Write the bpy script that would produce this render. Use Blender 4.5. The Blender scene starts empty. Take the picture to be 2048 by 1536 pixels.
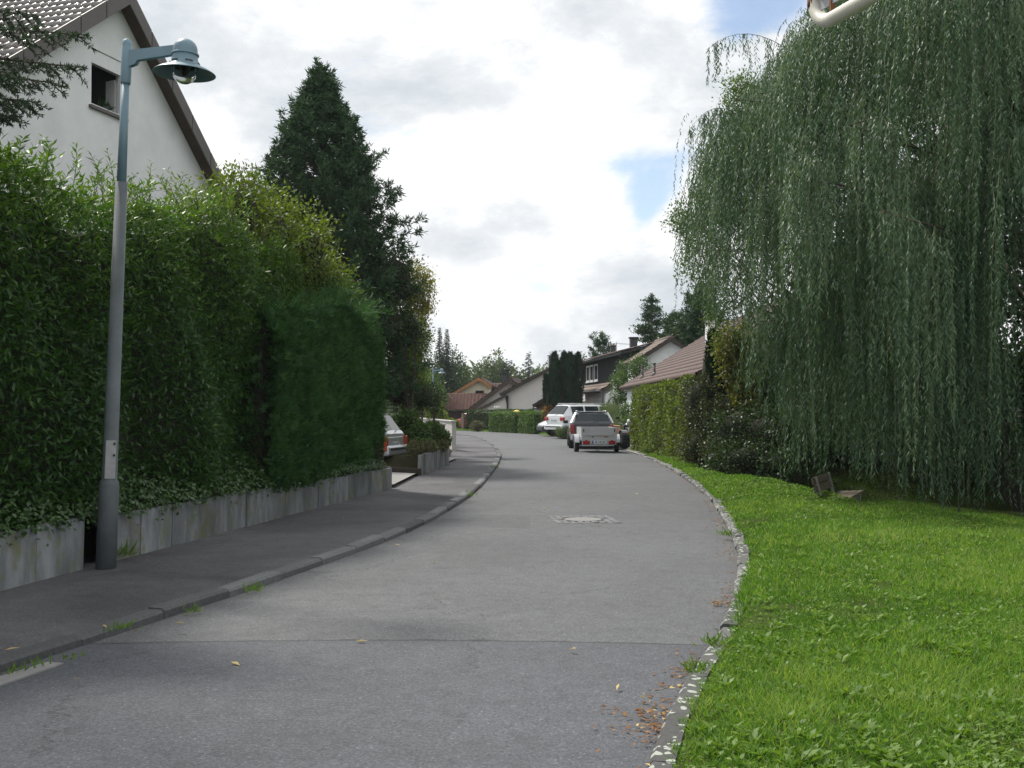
import bpy, math, random
import numpy as np
from mathutils import Vector, Matrix

scene = bpy.context.scene
random.seed(7)
R0 = np.random.default_rng(11)
PI = math.pi

# ------------------------------------------------------------------ camera
F = 2250.0                      # focal length in photo pixels (2048 wide)
HZ = 815.0                      # horizon row in the photo
EYE = 1.6
PITCH = math.atan((HZ - 768.0) / F)
cam_d = bpy.data.cameras.new("camera")
cam_d.sensor_width = 36.0
cam_d.lens = F / 2048.0 * 36.0
cam_d.clip_start = 0.05
cam_d.clip_end = 3000.0
cam = bpy.data.objects.new("camera", cam_d)
cam.location = (0, 0, EYE)
cam.rotation_euler = (PI / 2 + PITCH, 0, 0)
scene.collection.objects.link(cam)
scene.camera = cam

# ------------------------------------------------------------------ light
SUN = Vector((-0.52, 0.56, 0.98)).normalized()
SUN_EL = math.asin(SUN.z)
SUN_AZ = math.atan2(SUN.x, SUN.y)
sd = bpy.data.lights.new("sun", 'SUN')
sd.energy = 4.3
sd.angle = math.radians(7.0)
sd.color = (1.0, 0.95, 0.86)
sun = bpy.data.objects.new("sun", sd)
sun.rotation_euler = (-SUN).to_track_quat('-Z', 'Y').to_euler()
sun.location = (0, 0, 40)
scene.collection.objects.link(sun)

scene.view_settings.view_transform = 'Standard'
scene.view_settings.look = 'None'
scene.view_settings.exposure = 0.0
scene.view_settings.gamma = 1.0
scene.view_settings.use_curve_mapping = False

def nd(nt, typ, **kw):
    n = nt.nodes.new(typ)
    for k, v in kw.items():
        if k.startswith('i_'):
            key = k[2:]
            key = int(key) if key.isdigit() else key.replace('_', ' ')
            n.inputs[key].default_value = v
        else:
            setattr(n, k, v)
    return n

def lk(nt, a, b):
    nt.links.new(a, b)

def mth(nt, op, a, b=None, c=None, clamp=False):
    n = nt.nodes.new('ShaderNodeMath')
    n.operation = op
    n.use_clamp = clamp
    for i, v in enumerate((a, b, c)):
        if v is None:
            continue
        if isinstance(v, (int, float)):
            n.inputs[i].default_value = v
        else:
            nt.links.new(v, n.inputs[i])
    return n.outputs[0]

def ramp(nt, fac, stops, interp='LINEAR'):
    n = nt.nodes.new('ShaderNodeValToRGB')
    n.color_ramp.interpolation = interp
    els = n.color_ramp.elements
    while len(els) < len(stops):
        els.new(0.5)
    for e, (p, c) in zip(els, stops):
        e.position = p
        e.color = (c[0], c[1], c[2], 1) if isinstance(c, (tuple, list)) else (c, c, c, 1)
    nt.links.new(fac, n.inputs[0])
    return n.outputs[0]

# world: clear sky behind a broken deck of cloud
world = bpy.data.worlds.new("World")
scene.world = world
world.use_nodes = True
nt = world.node_tree
nt.nodes.clear()
tc = nd(nt, 'ShaderNodeTexCoord')
sky = nd(nt, 'ShaderNodeTexSky', sky_type='NISHITA', sun_disc=False)
sky.sun_elevation = SUN_EL
sky.sun_rotation = SUN_AZ
sky.air_density = 1.0
sky.dust_density = 0.6
bg_sky = nd(nt, 'ShaderNodeBackground', i_Strength=0.15)
lk(nt, sky.outputs[0], bg_sky.inputs[0])
sep = nd(nt, 'ShaderNodeSeparateXYZ')
lk(nt, tc.outputs['Generated'], sep.inputs[0])
zz = mth(nt, 'ADD', mth(nt, 'MAXIMUM', sep.outputs[2], 0.0), 0.15)
cx = mth(nt, 'DIVIDE', sep.outputs[0], zz)
cy = mth(nt, 'DIVIDE', sep.outputs[1], zz)
cmb = nd(nt, 'ShaderNodeCombineXYZ')
lk(nt, cx, cmb.inputs[0]); lk(nt, cy, cmb.inputs[1])
cmd = nd(nt, 'ShaderNodeCombineXYZ')
lk(nt, sep.outputs[0], cmd.inputs[0]); lk(nt, sep.outputs[1], cmd.inputs[1]); lk(nt, mth(nt, 'MULTIPLY', sep.outputs[2], 1.9), cmd.inputs[2])
n1 = nd(nt, 'ShaderNodeTexNoise', i_Scale=4.2, i_Detail=10.0, i_Roughness=0.58, i_Distortion=0.15)
lk(nt, cmd.outputs[0], n1.inputs['Vector'])
def blob(cxx, cyy, rx, ry):
    dx = mth(nt, 'DIVIDE', mth(nt, 'SUBTRACT', cx, cxx), rx)
    dy = mth(nt, 'DIVIDE', mth(nt, 'SUBTRACT', cy, cyy), ry)
    r = mth(nt, 'SQRT', mth(nt, 'ADD', mth(nt, 'MULTIPLY', dx, dx), mth(nt, 'MULTIPLY', dy, dy)))
    return mth(nt, 'SUBTRACT', 1.0, r, clamp=True)
# openings of blue and the grey base of the big cumulus
hole = mth(nt, 'ADD', mth(nt, 'ADD', blob(0.29, 2.70, 0.26, 0.45), blob(0.42, 1.95, 0.20, 0.45)),
           blob(0.36, 3.05, 0.10, 0.35))
n1b = mth(nt, 'SUBTRACT', n1.outputs[0], mth(nt, 'MULTIPLY', hole, 0.27))
n1c = mth(nt, 'ADD', n1b, mth(nt, 'MULTIPLY', mth(nt, 'SUBTRACT', 0.12, sep.outputs[2], clamp=True), 1.2))
cover = ramp(nt, n1c, [(0.27, 0.16), (0.43, 1.0)], 'EASE')
mp = nd(nt, 'ShaderNodeMapping')
mp.inputs['Location'].default_value = (3.1, 7.7, 0.0)
lk(nt, cmd.outputs[0], mp.inputs[0])
n2 = nd(nt, 'ShaderNodeTexNoise', i_Scale=4.6, i_Detail=10.0, i_Roughness=0.60, i_Distortion=0.15)
lk(nt, mp.outputs[0], n2.inputs['Vector'])
base_grey = mth(nt, 'ADD', blob(0.08, 3.25, 0.55, 0.45), mth(nt, 'MULTIPLY', blob(0.42, 3.75, 0.5, 0.35), 0.8))
n2b = mth(nt, 'SUBTRACT', n2.outputs[0], mth(nt, 'MULTIPLY', base_grey, 0.16))
ccol = ramp(nt, n2b, [(0.20, (0.58, 0.64, 0.69)), (0.34, (0.71, 0.765, 0.81)), (0.43, (0.87, 0.90, 0.93)), (0.49, (1.04, 1.05, 1.06)), (0.60, (1.13, 1.13, 1.13))])
bg_cl = nd(nt, 'ShaderNodeBackground', i_Strength=1.0)
lk(nt, ccol, bg_cl.inputs[0])
mx = nd(nt, 'ShaderNodeMixShader')
lk(nt, cover, mx.inputs[0]); lk(nt, bg_sky.outputs[0], mx.inputs[1]); lk(nt, bg_cl.outputs[0], mx.inputs[2])
wo = nd(nt, 'ShaderNodeOutputWorld')
lk(nt, mx.outputs[0], wo.inputs[0])

scene.cycles.use_denoising = True
scene.cycles.denoiser = 'OPENIMAGEDENOISE'
scene.cycles.denoising_prefilter = 'NONE'
scene.cycles.max_bounces = 6
scene.cycles.diffuse_bounces = 3
scene.cycles.glossy_bounces = 3
scene.cycles.transmission_bounces = 5
scene.cycles.transparent_max_bounces = 6
scene.cycles.caustics_reflective = False
scene.cycles.caustics_refractive = False

# ------------------------------------------------------------------ pixel helpers
def ray(px, py):
    dx = (px - 1024.0) / F
    dz = -(py - 768.0) / F
    c, s = math.cos(PITCH), math.sin(PITCH)
    return (dx, c - dz * s, s + dz * c)

def G(px, py, z=0.0):
    d = ray(px, py)
    t = (z - EYE) / d[2]
    return Vector((d[0] * t, d[1] * t, z))

def P(px, py, Y):
    d = ray(px, py)
    t = Y / d[1]
    return Vector((d[0] * t, Y, EYE + d[2] * t))

# ------------------------------------------------------------------ object helpers
def link(o):
    scene.collection.objects.link(o)
    return o

def wmat(o):
    m = o.matrix_basis.copy()
    if o.parent:
        m = wmat(o.parent) @ o.matrix_parent_inverse @ m
    return m

def put(o, parent):
    if parent is not None:
        o.parent = parent
        o.matrix_parent_inverse = wmat(parent).inverted()
    return o

def tag(o, label=None, cat=None, group=None, kind=None, category=None):
    cat = cat or category
    if label: o['label'] = label
    if cat: o['category'] = cat
    if group: o['group'] = group
    if kind: o['kind'] = kind
    return o

def thing(name, label, cat, loc=(0, 0, 0), rz=0.0, group=None):
    o = bpy.data.objects.new(name, None)
    o.empty_display_size = 0.2
    o.location = loc
    o.rotation_euler = (0, 0, rz)
    link(o)
    return tag(o, label, cat, group)

class MB:
    def __init__(self):
        self.v = []; self.f = []
    def add(self, vs, fs):
        b = len(self.v)
        self.v += [tuple(p) for p in vs]
        self.f += [tuple(i + b for i in f) for f in fs]
        return self
    def quad(self, a, b, c, d):
        return self.add([a, b, c, d], [(0, 1, 2, 3)])
    def poly(self, pts):
        return self.add(pts, [tuple(range(len(pts)))])
    def box(self, cx, cy, cz, sx, sy, sz, m=None):
        vs = [Vector((cx + a * sx / 2, cy + b * sy / 2, cz + c * sz / 2)) for c in (-1, 1) for b in (-1, 1) for a in (-1, 1)]
        if m is not None:
            vs = [m @ v for v in vs]
        return self.add(vs, [(0, 2, 3, 1), (4, 5, 7, 6), (0, 1, 5, 4), (1, 3, 7, 5), (3, 2, 6, 7), (2, 0, 4, 6)])
    def prism(self, poly, d):
        d = Vector(d)
        n = len(poly)
        a = [Vector(p) for p in poly]
        b = [p + d for p in a]
        self.add(a + b, [tuple(range(n - 1, -1, -1)), tuple(range(n, 2 * n))] +
                 [(i, (i + 1) % n, n + (i + 1) % n, n + i) for i in range(n)])
        return self
    def bar(self, p0, p1, w, h, up=(0, 0, 1)):
        p0, p1 = Vector(p0), Vector(p1)
        d = (p1 - p0).normalized()
        s = d.cross(Vector(up))
        if s.length < 1e-4:
            s = d.cross(Vector((1, 0, 0)))
        s.normalize()
        u = s.cross(d).normalized()
        r = [s * w / 2 + u * h / 2, -s * w / 2 + u * h / 2, -s * w / 2 - u * h / 2, s * w / 2 - u * h / 2]
        return self.add([p0 + q for q in r] + [p1 + q for q in r],
                        [(0, 1, 2, 3), (7, 6, 5, 4), (0, 4, 5, 1), (1, 5, 6, 2), (2, 6, 7, 3), (3, 7, 4, 0)])
    def tube(self, pts, rad, sides=8, cap=True):
        pts = [Vector(p) for p in pts]
        n = len(pts)
        if isinstance(rad, (int, float)):
            rad = [rad] * n
        vs = []; fs = []
        prev = None
        for i, p in enumerate(pts):
            d = (pts[min(i + 1, n - 1)] - pts[max(i - 1, 0)])
            if d.length < 1e-6: d = Vector((0, 0, 1))
            d.normalize()
            if prev is None:
                ref = Vector((0, 0, 1)) if abs(d.z) < 0.9 else Vector((1, 0, 0))
                s = d.cross(ref).normalized()
            else:
                s = (prev - d * prev.dot(d))
                s = s.normalized() if s.length > 1e-5 else d.orthogonal().normalized()
            prev = s
            u = d.cross(s)
            for k in range(sides):
                a = 2 * PI * k / sides
                vs.append(p + (s * math.cos(a) + u * math.sin(a)) * rad[i])
        for i in range(n - 1):
            for k in range(sides):
                k2 = (k + 1) % sides
                fs.append((i * sides + k, i * sides + k2, (i + 1) * sides + k2, (i + 1) * sides + k))
        if cap:
            fs.append(tuple(range(sides - 1, -1, -1)))
            fs.append(tuple((n - 1) * sides + k for k in range(sides)))
        return self.add(vs, fs)
    def lathe(self, prof, sides=24, m=None):
        vs = []; fs = []
        for (r, z) in prof:
            for k in range(sides):
                a = 2 * PI * k / sides
                v = Vector((r * math.cos(a), r * math.sin(a), z))
                vs.append(m @ v if m is not None else v)
        n = len(prof)
        for i in range(n - 1):
            for k in range(sides):
                k2 = (k + 1) % sides
                fs.append((i * sides + k, i * sides + k2, (i + 1) * sides + k2, (i + 1) * sides + k))
        return self.add(vs, fs)
    def build(self, name, mat, parent=None, smooth=False, **tags):
        me = bpy.data.meshes.new(name)
        me.from_pydata([tuple(v) for v in self.v], [], self.f)
        me.materials.append(mat)
        if smooth:
            me.polygons.foreach_set('use_smooth', [True] * len(me.polygons))
        me.update()
        o = bpy.data.objects.new(name, me)
        link(o)
        if parent is not None:
            put(o, parent)
        if tags:
            tag(o, **tags)
        return o

def lbuild(mb, name, mat, parent, smooth=False):
    """build with coordinates local to the parent"""
    o = mb.build(name, mat, None, smooth)
    o.parent = parent
    return o

def npobj(name, V, Fc, mat, parent=None, tint=None, smooth=False, **tags):
    """numpy mesh: V (n,3), Fc (m,k) all faces with k corners"""
    me = bpy.data.meshes.new(name)
    V = np.ascontiguousarray(V, dtype=np.float32)
    Fc = np.ascontiguousarray(Fc, dtype=np.int32)
    m, k = Fc.shape
    me.vertices.add(len(V))
    me.vertices.foreach_set('co', V.ravel())
    me.loops.add(m * k)
    me.loops.foreach_set('vertex_index', Fc.ravel())
    me.polygons.add(m)
    me.polygons.foreach_set('loop_start', np.arange(0, m * k, k, dtype=np.int32))
    me.polygons.foreach_set('loop_total', np.full(m, k, dtype=np.int32))
    if smooth:
        me.polygons.foreach_set('use_smooth', np.ones(m, dtype=bool))
    if tint is not None:
        at = me.attributes.new('tint', 'FLOAT', 'FACE')
        at.data.foreach_set('value', np.ascontiguousarray(tint, dtype=np.float32))
    me.materials.append(mat)
    me.update(calc_edges=True)
    o = bpy.data.objects.new(name, me)
    link(o)
    if parent is not None:
        put(o, parent)
    if tags:
        tag(o, **tags)
    return o

# ------------------------------------------------------------------ numpy foliage tools
def unit(a):
    return a / np.maximum(np.linalg.norm(a, axis=-1, keepdims=True), 1e-9)

def rvec(rng, n):
    return unit(rng.normal(size=(n, 3)))

def lump(Pn, freq, seed, k=5):
    r = np.random.default_rng(seed)
    out = np.zeros(len(Pn))
    for i in range(k):
        d = r.normal(size=3)
        d /= np.linalg.norm(d)
        f = freq * (0.6 + 1.2 * r.random())
        out += np.sin(Pn @ d * f + r.random() * 6.28)
    return out / k * 1.6

def kites(Pb, D, N, L, W, fold=0.12, belly=0.45):
    """one folded kite-shaped quad per leaf"""
    n = len(Pb)
    L = np.broadcast_to(L, (n,))[:, None]; W = np.broadcast_to(W, (n,))[:, None]
    D = unit(D)
    S = unit(np.cross(D, N))
    U = np.cross(S, D)
    mid = Pb + D * L * belly
    V = np.empty((n, 4, 3))
    V[:, 0] = Pb
    V[:, 1] = mid + S * W * 0.5 + U * W * fold
    V[:, 2] = Pb + D * L - U * L * 0.06
    V[:, 3] = mid - S * W * 0.5 + U * W * fold
    return V.reshape(-1, 3), np.arange(n * 4).reshape(n, 4)

class Leaves:
    def __init__(self):
        self.V = []; self.T = []; self.n = 0
    def add(self, V, tint):
        self.V.append(V); self.T.append(tint); self.n += len(V)
    def build(self, name, mat, parent, **tags):
        V = np.concatenate(self.V)
        return npobj(name, V, np.arange(len(V)).reshape(-1, 4), mat, parent, np.concatenate(self.T), **tags)

def blob_leaves(rng, C, R, n, L, W, up=0.25, clumps=0, csig=0.12, droop=0.0, shell=0.35, lumpf=2.5, lumpa=0.16, outw=0.55, tmean=0.5, tsd=0.2):
    """leaves through the outer volume of a union of ellipsoids"""
    C = np.atleast_2d(np.array(C, float)); R = np.atleast_2d(np.array(R, float))
    wgt = (R.prod(axis=1)) ** (2 / 3)
    def cloud(m):
        idx = rng.choice(len(C), size=m, p=wgt / wgt.sum())
        u = rvec(rng, m)
        rad = 1.0 - np.abs(rng.normal(size=m)) * shell
        rad = np.clip(rad, 0.05, 1.1)
        rad = rad * (1 + lumpa * lump(C[idx] + u * R[idx], lumpf, 5 + len(C)))
        return C[idx] + u * R[idx] * rad[:, None], unit(u / R[idx])
    if clumps:
        cp, cn = cloud(clumps)
        ct = rng.normal(size=clumps) * tsd * 0.7
        k = rng.integers(0, clumps, n)
        pos = cp[k] + rng.normal(size=(n, 3)) * csig
        nor = cn[k]
        tin = tmean + ct[k] + rng.normal(size=n) * tsd * 0.6
    else:
        pos, nor = cloud(n)
        tin = tmean + rng.normal(size=n) * tsd
    D = nor * outw + rvec(rng, n) * 0.75 + np.array([0, 0, up - droop])
    N = nor * 0.4 + rvec(rng, n) * 0.55 + np.array([0, 0, 0.75])
    Ls = L * rng.uniform(0.65, 1.25, n); Ws = W * rng.uniform(0.7, 1.2, n)
    V, _ = kites(pos, D, N, Ls, Ws)
    return V, np.clip(tin, 0, 1)

# ------------------------------------------------------------------ materials
def new_mat(name):
    m = bpy.data.materials.new(name)
    m.use_nodes = True
    t = m.node_tree
    t.nodes.clear()
    out = nd(t, 'ShaderNodeOutputMaterial')
    b = nd(t, 'ShaderNodeBsdfPrincipled')
    lk(t, b.outputs[0], out.inputs[0])
    return m, t, b, out

def plain(name, col, rough=0.6, metal=0.0, var=0.12, scale=8.0, bump=0.0, bscale=40.0, spec=0.5, coat=0.0, grime=0.0):
    m, t, b, out = new_mat(name)
    tc = nd(t, 'ShaderNodeTexCoord')
    n = nd(t, 'ShaderNodeTexNoise', i_Scale=scale, i_Detail=6.0, i_Roughness=0.6)
    lk(t, tc.outputs['Object'], n.inputs['Vector'])
    lo = tuple(c * (1 - var) for c in col); hi = tuple(min(1, c * (1 + var)) for c in col)
    c = ramp(t, n.outputs[0], [(0.3, lo), (0.7, hi)])
    if grime:
        g = nd(t, 'ShaderNodeTexNoise', i_Scale=scale * 0.35, i_Detail=8.0, i_Roughness=0.7)
        lk(t, tc.outputs['Object'], g.inputs['Vector'])
        mask = ramp(t, g.outputs[0], [(0.48, 0.0), (0.68, grime)])
        mxn = nd(t, 'ShaderNodeMix', data_type='RGBA')
        lk(t, mask, mxn.inputs[0]); lk(t, c, mxn.inputs[6])
        mxn.inputs[7].default_value = (col[0] * 0.45, col[1] * 0.45, col[2] * 0.4, 1)
        c = mxn.outputs[2]
    lk(t, c, b.inputs['Base Color'])
    b.inputs['Roughness'].default_value = rough
    b.inputs['Metallic'].default_value = metal
    b.inputs['Specular IOR Level'].default_value = spec
    b.inputs['Coat Weight'].default_value = coat
    if bump:
        n2 = nd(t, 'ShaderNodeTexNoise', i_Scale=bscale, i_Detail=4.0)
        lk(t, tc.outputs['Object'], n2.inputs['Vector'])
        bp = nd(t, 'ShaderNodeBump', i_Strength=bump, i_Distance=0.02)
        lk(t, n2.outputs[0], bp.inputs['Height'])
        lk(t, bp.outputs[0], b.inputs['Normal'])
    return m

def leaf_mat(name, lo, hi, trans=0.3, rough=0.45, spec=0.35, mid=None):
    m, t, b, out = new_mat(name)
    at = nd(t, 'ShaderNodeAttribute', attribute_name='tint')
    stops = [(0.0, lo), (1.0, hi)] if mid is None else [(0.0, lo), (0.5, mid), (1.0, hi)]
    c = ramp(t, at.outputs['Fac'], stops)
    lk(t, c, b.inputs['Base Color'])
    b.inputs['Roughness'].default_value = rough
    b.inputs['Specular IOR Level'].default_value = spec
    tr = nd(t, 'ShaderNodeBsdfTranslucent')
    mxc = nd(t, 'ShaderNodeMix', data_type='RGBA', blend_type='MULTIPLY')
    mxc.inputs[0].default_value = 1.0
    lk(t, c, mxc.inputs[6])
    mxc.inputs[7].default_value = (1.5, 1.55, 0.6, 1)
    lk(t, mxc.outputs[2], tr.inputs[0])
    ms = nd(t, 'ShaderNodeMixShader', i_0=trans)
    lk(t, b.outputs[0], ms.inputs[1]); lk(t, tr.outputs[0], ms.inputs[2])
    lk(t, ms.outputs[0], out.inputs[0])
    return m

def asphalt(name, near, far, seam_y=None, blotch=0.25, speck=0.5, kind=0):
    m, t, b, out = new_mat(name)
    tc = nd(t, 'ShaderNodeTexCoord')
    v = nd(t, 'ShaderNodeTexVoronoi', i_Scale=95.0)
    lk(t, tc.outputs['Object'], v.inputs['Vector'])
    n = nd(t, 'ShaderNodeTexNoise', i_Scale=60.0, i_Detail=5.0, i_Roughness=0.75)
    lk(t, tc.outputs['Object'], n.inputs['Vector'])
    big = nd(t, 'ShaderNodeTexNoise', i_Scale=0.45, i_Detail=6.0, i_Roughness=0.6, i_Distortion=0.6)
    lk(t, tc.outputs['Object'], big.inputs['Vector'])
    med = nd(t, 'ShaderNodeTexNoise', i_Scale=5.0, i_Detail=8.0, i_Roughness=0.7)
    lk(t, tc.outputs['Object'], med.inputs['Vector'])
    if seam_y is not None:
        sp = nd(t, 'ShaderNodeSeparateXYZ')
        lk(t, tc.outputs['Object'], sp.inputs[0])
        wob = mth(t, 'MULTIPLY', mth(t, 'SUBTRACT', med.outputs[0], 0.5), 0.10)
        yy = mth(t, 'ADD', mth(t, 'ADD', sp.outputs[1], wob), mth(t, 'MULTIPLY', sp.outputs[0], 0.01))
        msk = mth(t, 'GREATER_THAN', yy, seam_y)
        line = mth(t, 'LESS_THAN', mth(t, 'ABSOLUTE', mth(t, 'SUBTRACT', yy, seam_y)), 0.022)
        # old rectangular patch between the left kerb and the manhole
        u = mth(t, 'SUBTRACT', yy, mth(t, 'MULTIPLY', sp.outputs[0], -0.35))
        p1 = mth(t, 'MULTIPLY', mth(t, 'GREATER_THAN', u, 14.75), mth(t, 'LESS_THAN', u, 16.5))
        patch = mth(t, 'MULTIPLY', p1, mth(t, 'LESS_THAN', sp.outputs[0], 0.25))
        crack = mth(t, 'MULTIPLY', mth(t, 'LESS_THAN', mth(t, 'ABSOLUTE', mth(t, 'SUBTRACT', u, 16.5)), 0.03), mth(t, 'LESS_THAN', sp.outputs[0], 0.6))
        line = mth(t, 'MAXIMUM', line, mth(t, 'MULTIPLY', crack, 0.8))
        mxn = nd(t, 'ShaderNodeMix', data_type='RGBA')
        lk(t, msk, mxn.inputs[0]); mxn.inputs[6].default_value = (*near, 1); mxn.inputs[7].default_value = (*far, 1)
        base = mxn.outputs[2]
        amp = mth(t, 'ADD', mth(t, 'MULTIPLY', msk, speck * 0.6), speck * 0.6)
        mxl = nd(t, 'ShaderNodeMix', data_type='RGBA')
        lk(t, mth(t, 'MAXIMUM', mth(t, 'MULTIPLY', line, 0.45), mth(t, 'MULTIPLY', patch, 0.14)), mxl.inputs[0])
        lk(t, base, mxl.inputs[6]); mxl.inputs[7].default_value = (0.02, 0.02, 0.022, 1)
        base = mxl.outputs[2]
    else:
        rgb = nd(t, 'ShaderNodeRGB'); rgb.outputs[0].default_value = (*far, 1)
        base = rgb.outputs[0]; amp = None
    ck = nd(t, 'ShaderNodeTexVoronoi', feature='DISTANCE_TO_EDGE', i_Scale=0.33)
    wv = nd(t, 'ShaderNodeVectorMath', operation='ADD'); ws_ = nd(t, 'ShaderNodeVectorMath', operation='SCALE'); ws_.inputs['Scale'].default_value = 0.5
    lk(t, med.outputs['Color'], ws_.inputs[0]); lk(t, tc.outputs['Object'], wv.inputs[0]); lk(t, ws_.outputs[0], wv.inputs[1]); lk(t, wv.outputs[0], ck.inputs['Vector'])
    cm = mth(t, 'MULTIPLY', mth(t, 'LESS_THAN', ck.outputs['Distance'], 0.0032), mth(t, 'GREATER_THAN', big.outputs[0], 0.53))
    qk = nd(t, 'ShaderNodeMix', data_type='RGBA'); lk(t, mth(t, 'MULTIPLY', cm, 0.5), qk.inputs[0]); lk(t, base, qk.inputs[6]); qk.inputs[7].default_value = (0.03, 0.03, 0.03, 1)
    base = qk.outputs[2]
    sv = ramp(t, v.outputs['Color'], [(0.0, 0.60), (0.6, 0.95), (0.88, 1.25), (1.0, 2.3)])
    nv = ramp(t, n.outputs[0], [(0.28, 0.62), (0.5, 1.0), (0.74, 1.28)])
    bv = ramp(t, big.outputs[0], [(0.3, 1.0 - blotch), (0.55, 1.0), (0.75, 1.0 + blotch * 0.5)])
    mv = ramp(t, med.outputs[0], [(0.28, 0.80), (0.5, 1.0), (0.72, 1.10)])
    c = base
    for x, k in ((sv, speck), (nv, speck * 1.2), (bv, 1.0), (mv, 1.0)):
        q = nd(t, 'ShaderNodeMix', data_type='RGBA', blend_type='MULTIPLY')
        q.inputs[0].default_value = min(1, k)
        lk(t, c, q.inputs[6]); lk(t, x, q.inputs[7])
        c = q.outputs[2]
    lk(t, c, b.inputs['Base Color'])
    b.inputs['Roughness'].default_value = 0.82
    b.inputs['Specular IOR Level'].default_value = 0.3
    bp = nd(t, 'ShaderNodeBump', i_Strength=0.5, i_Distance=0.008)
    lk(t, n.outputs[0], bp.inputs['Height'])
    lk(t, bp.outputs[0], b.inputs['Normal'])
    return m

def concrete_panel_mat():
    m, t, b, out = new_mat('weathered_concrete')
    tc = nd(t, 'ShaderNodeTexCoord')
    oi = nd(t, 'ShaderNodeObjectInfo')
    geo = nd(t, 'ShaderNodeNewGeometry')
    mp = nd(t, 'ShaderNodeMapping'); mp.inputs['Scale'].default_value = (2.6, 2.6, 0.8)
    lk(t, geo.outputs['Position'], mp.inputs[0])
    st = nd(t, 'ShaderNodeTexNoise', i_Scale=1.6, i_Detail=8.0, i_Roughness=0.65)
    lk(t, mp.outputs[0], st.inputs['Vector'])
    n = nd(t, 'ShaderNodeTexNoise', i_Scale=4.0, i_Detail=9.0, i_Roughness=0.7)
    lk(t, geo.outputs['Position'], n.inputs['Vector'])
    c = ramp(t, st.outputs[0], [(0.28, (0.085, 0.097, 0.092)), (0.45, (0.155, 0.168, 0.175)), (0.6, (0.235, 0.25, 0.265)), (0.75, (0.31, 0.33, 0.34))])
    mss = ramp(t, n.outputs[0], [(0.50, 0.0), (0.64, 0.75)])
    q = nd(t, 'ShaderNodeMix', data_type='RGBA')
    lk(t, mss, q.inputs[0]); lk(t, c, q.inputs[6]); q.inputs[7].default_value = (0.15, 0.16, 0.06, 1)
    r = ramp(t, oi.outputs['Random'], [(0, 0.72), (1, 1.15)])
    q2 = nd(t, 'ShaderNodeMix', data_type='RGBA', blend_type='MULTIPLY'); q2.inputs[0].default_value = 1
    lk(t, q.outputs[2], q2.inputs[6]); lk(t, r, q2.inputs[7])
    lk(t, q2.outputs[2], b.inputs['Base Color'])
    b.inputs['Roughness'].default_value = 0.85
    bp = nd(t, 'ShaderNodeBump', i_Strength=0.35, i_Distance=0.01)
    lk(t, n.outputs[0], bp.inputs['Height']); lk(t, bp.outputs[0], b.inputs['Normal'])
    return m

def kerb_mat(name, base, lichen=0.0):
    m, t, b, out = new_mat(name)
    geo = nd(t, 'ShaderNodeNewGeometry')
    oi = nd(t, 'ShaderNodeObjectInfo')
    n = nd(t, 'ShaderNodeTexNoise', i_Scale=30.0, i_Detail=6.0, i_Roughness=0.7)
    lk(t, geo.outputs['Position'], n.inputs['Vector'])
    c = ramp(t, n.outputs[0], [(0.3, tuple(x * 0.7 for x in base)), (0.7, tuple(x * 1.3 for x in base))])
    r = ramp(t, oi.outputs['Random'], [(0, 0.5), (1, 1.35)])
    q2 = nd(t, 'ShaderNodeMix', data_type='RGBA', blend_type='MULTIPLY'); q2.inputs[0].default_value = 1
    lk(t, c, q2.inputs[6]); lk(t, r, q2.inputs[7])
    c = q2.outputs[2]
    if lichen:
        v = nd(t, 'ShaderNodeTexVoronoi', i_Scale=17.0)
        wn = nd(t, 'ShaderNodeTexNoise', i_Scale=14.0, i_Detail=3.0)
        lk(t, geo.outputs['Position'], wn.inputs['Vector'])
        va = nd(t, 'ShaderNodeVectorMath', operation='ADD')
        sc = nd(t, 'ShaderNodeVectorMath', operation='SCALE'); sc.inputs['Scale'].default_value = 0.09
        lk(t, wn.outputs['Color'], sc.inputs[0]); lk(t, geo.outputs['Position'], va.inputs[0]); lk(t, sc.outputs[0], va.inputs[1])
        lk(t, va.outputs[0], v.inputs['Vector'])
        sepc = nd(t, 'ShaderNodeSeparateColor'); lk(t, v.outputs['Color'], sepc.inputs[0])
        th = mth(t, 'MULTIPLY', mth(t, 'GREATER_THAN', sepc.outputs[0], 1 - lichen), 0.40)
        msk = mth(t, 'LESS_THAN', v.outputs['Distance'], th)
        q = nd(t, 'ShaderNodeMix', data_type='RGBA')
        lk(t, msk, q.inputs[0]); lk(t, c, q.inputs[6]); q.inputs[7].default_value = (0.36, 0.39, 0.34, 1)
        c = q.outputs[2]
    lk(t, c, b.inputs['Base Color'])
    b.inputs['Roughness'].default_value = 0.85
    bp = nd(t, 'ShaderNodeBump', i_Strength=0.4, i_Distance=0.01)
    lk(t, n.outputs[0], bp.inputs['Height']); lk(t, bp.outputs[0], b.inputs['Normal'])
    return m

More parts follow.
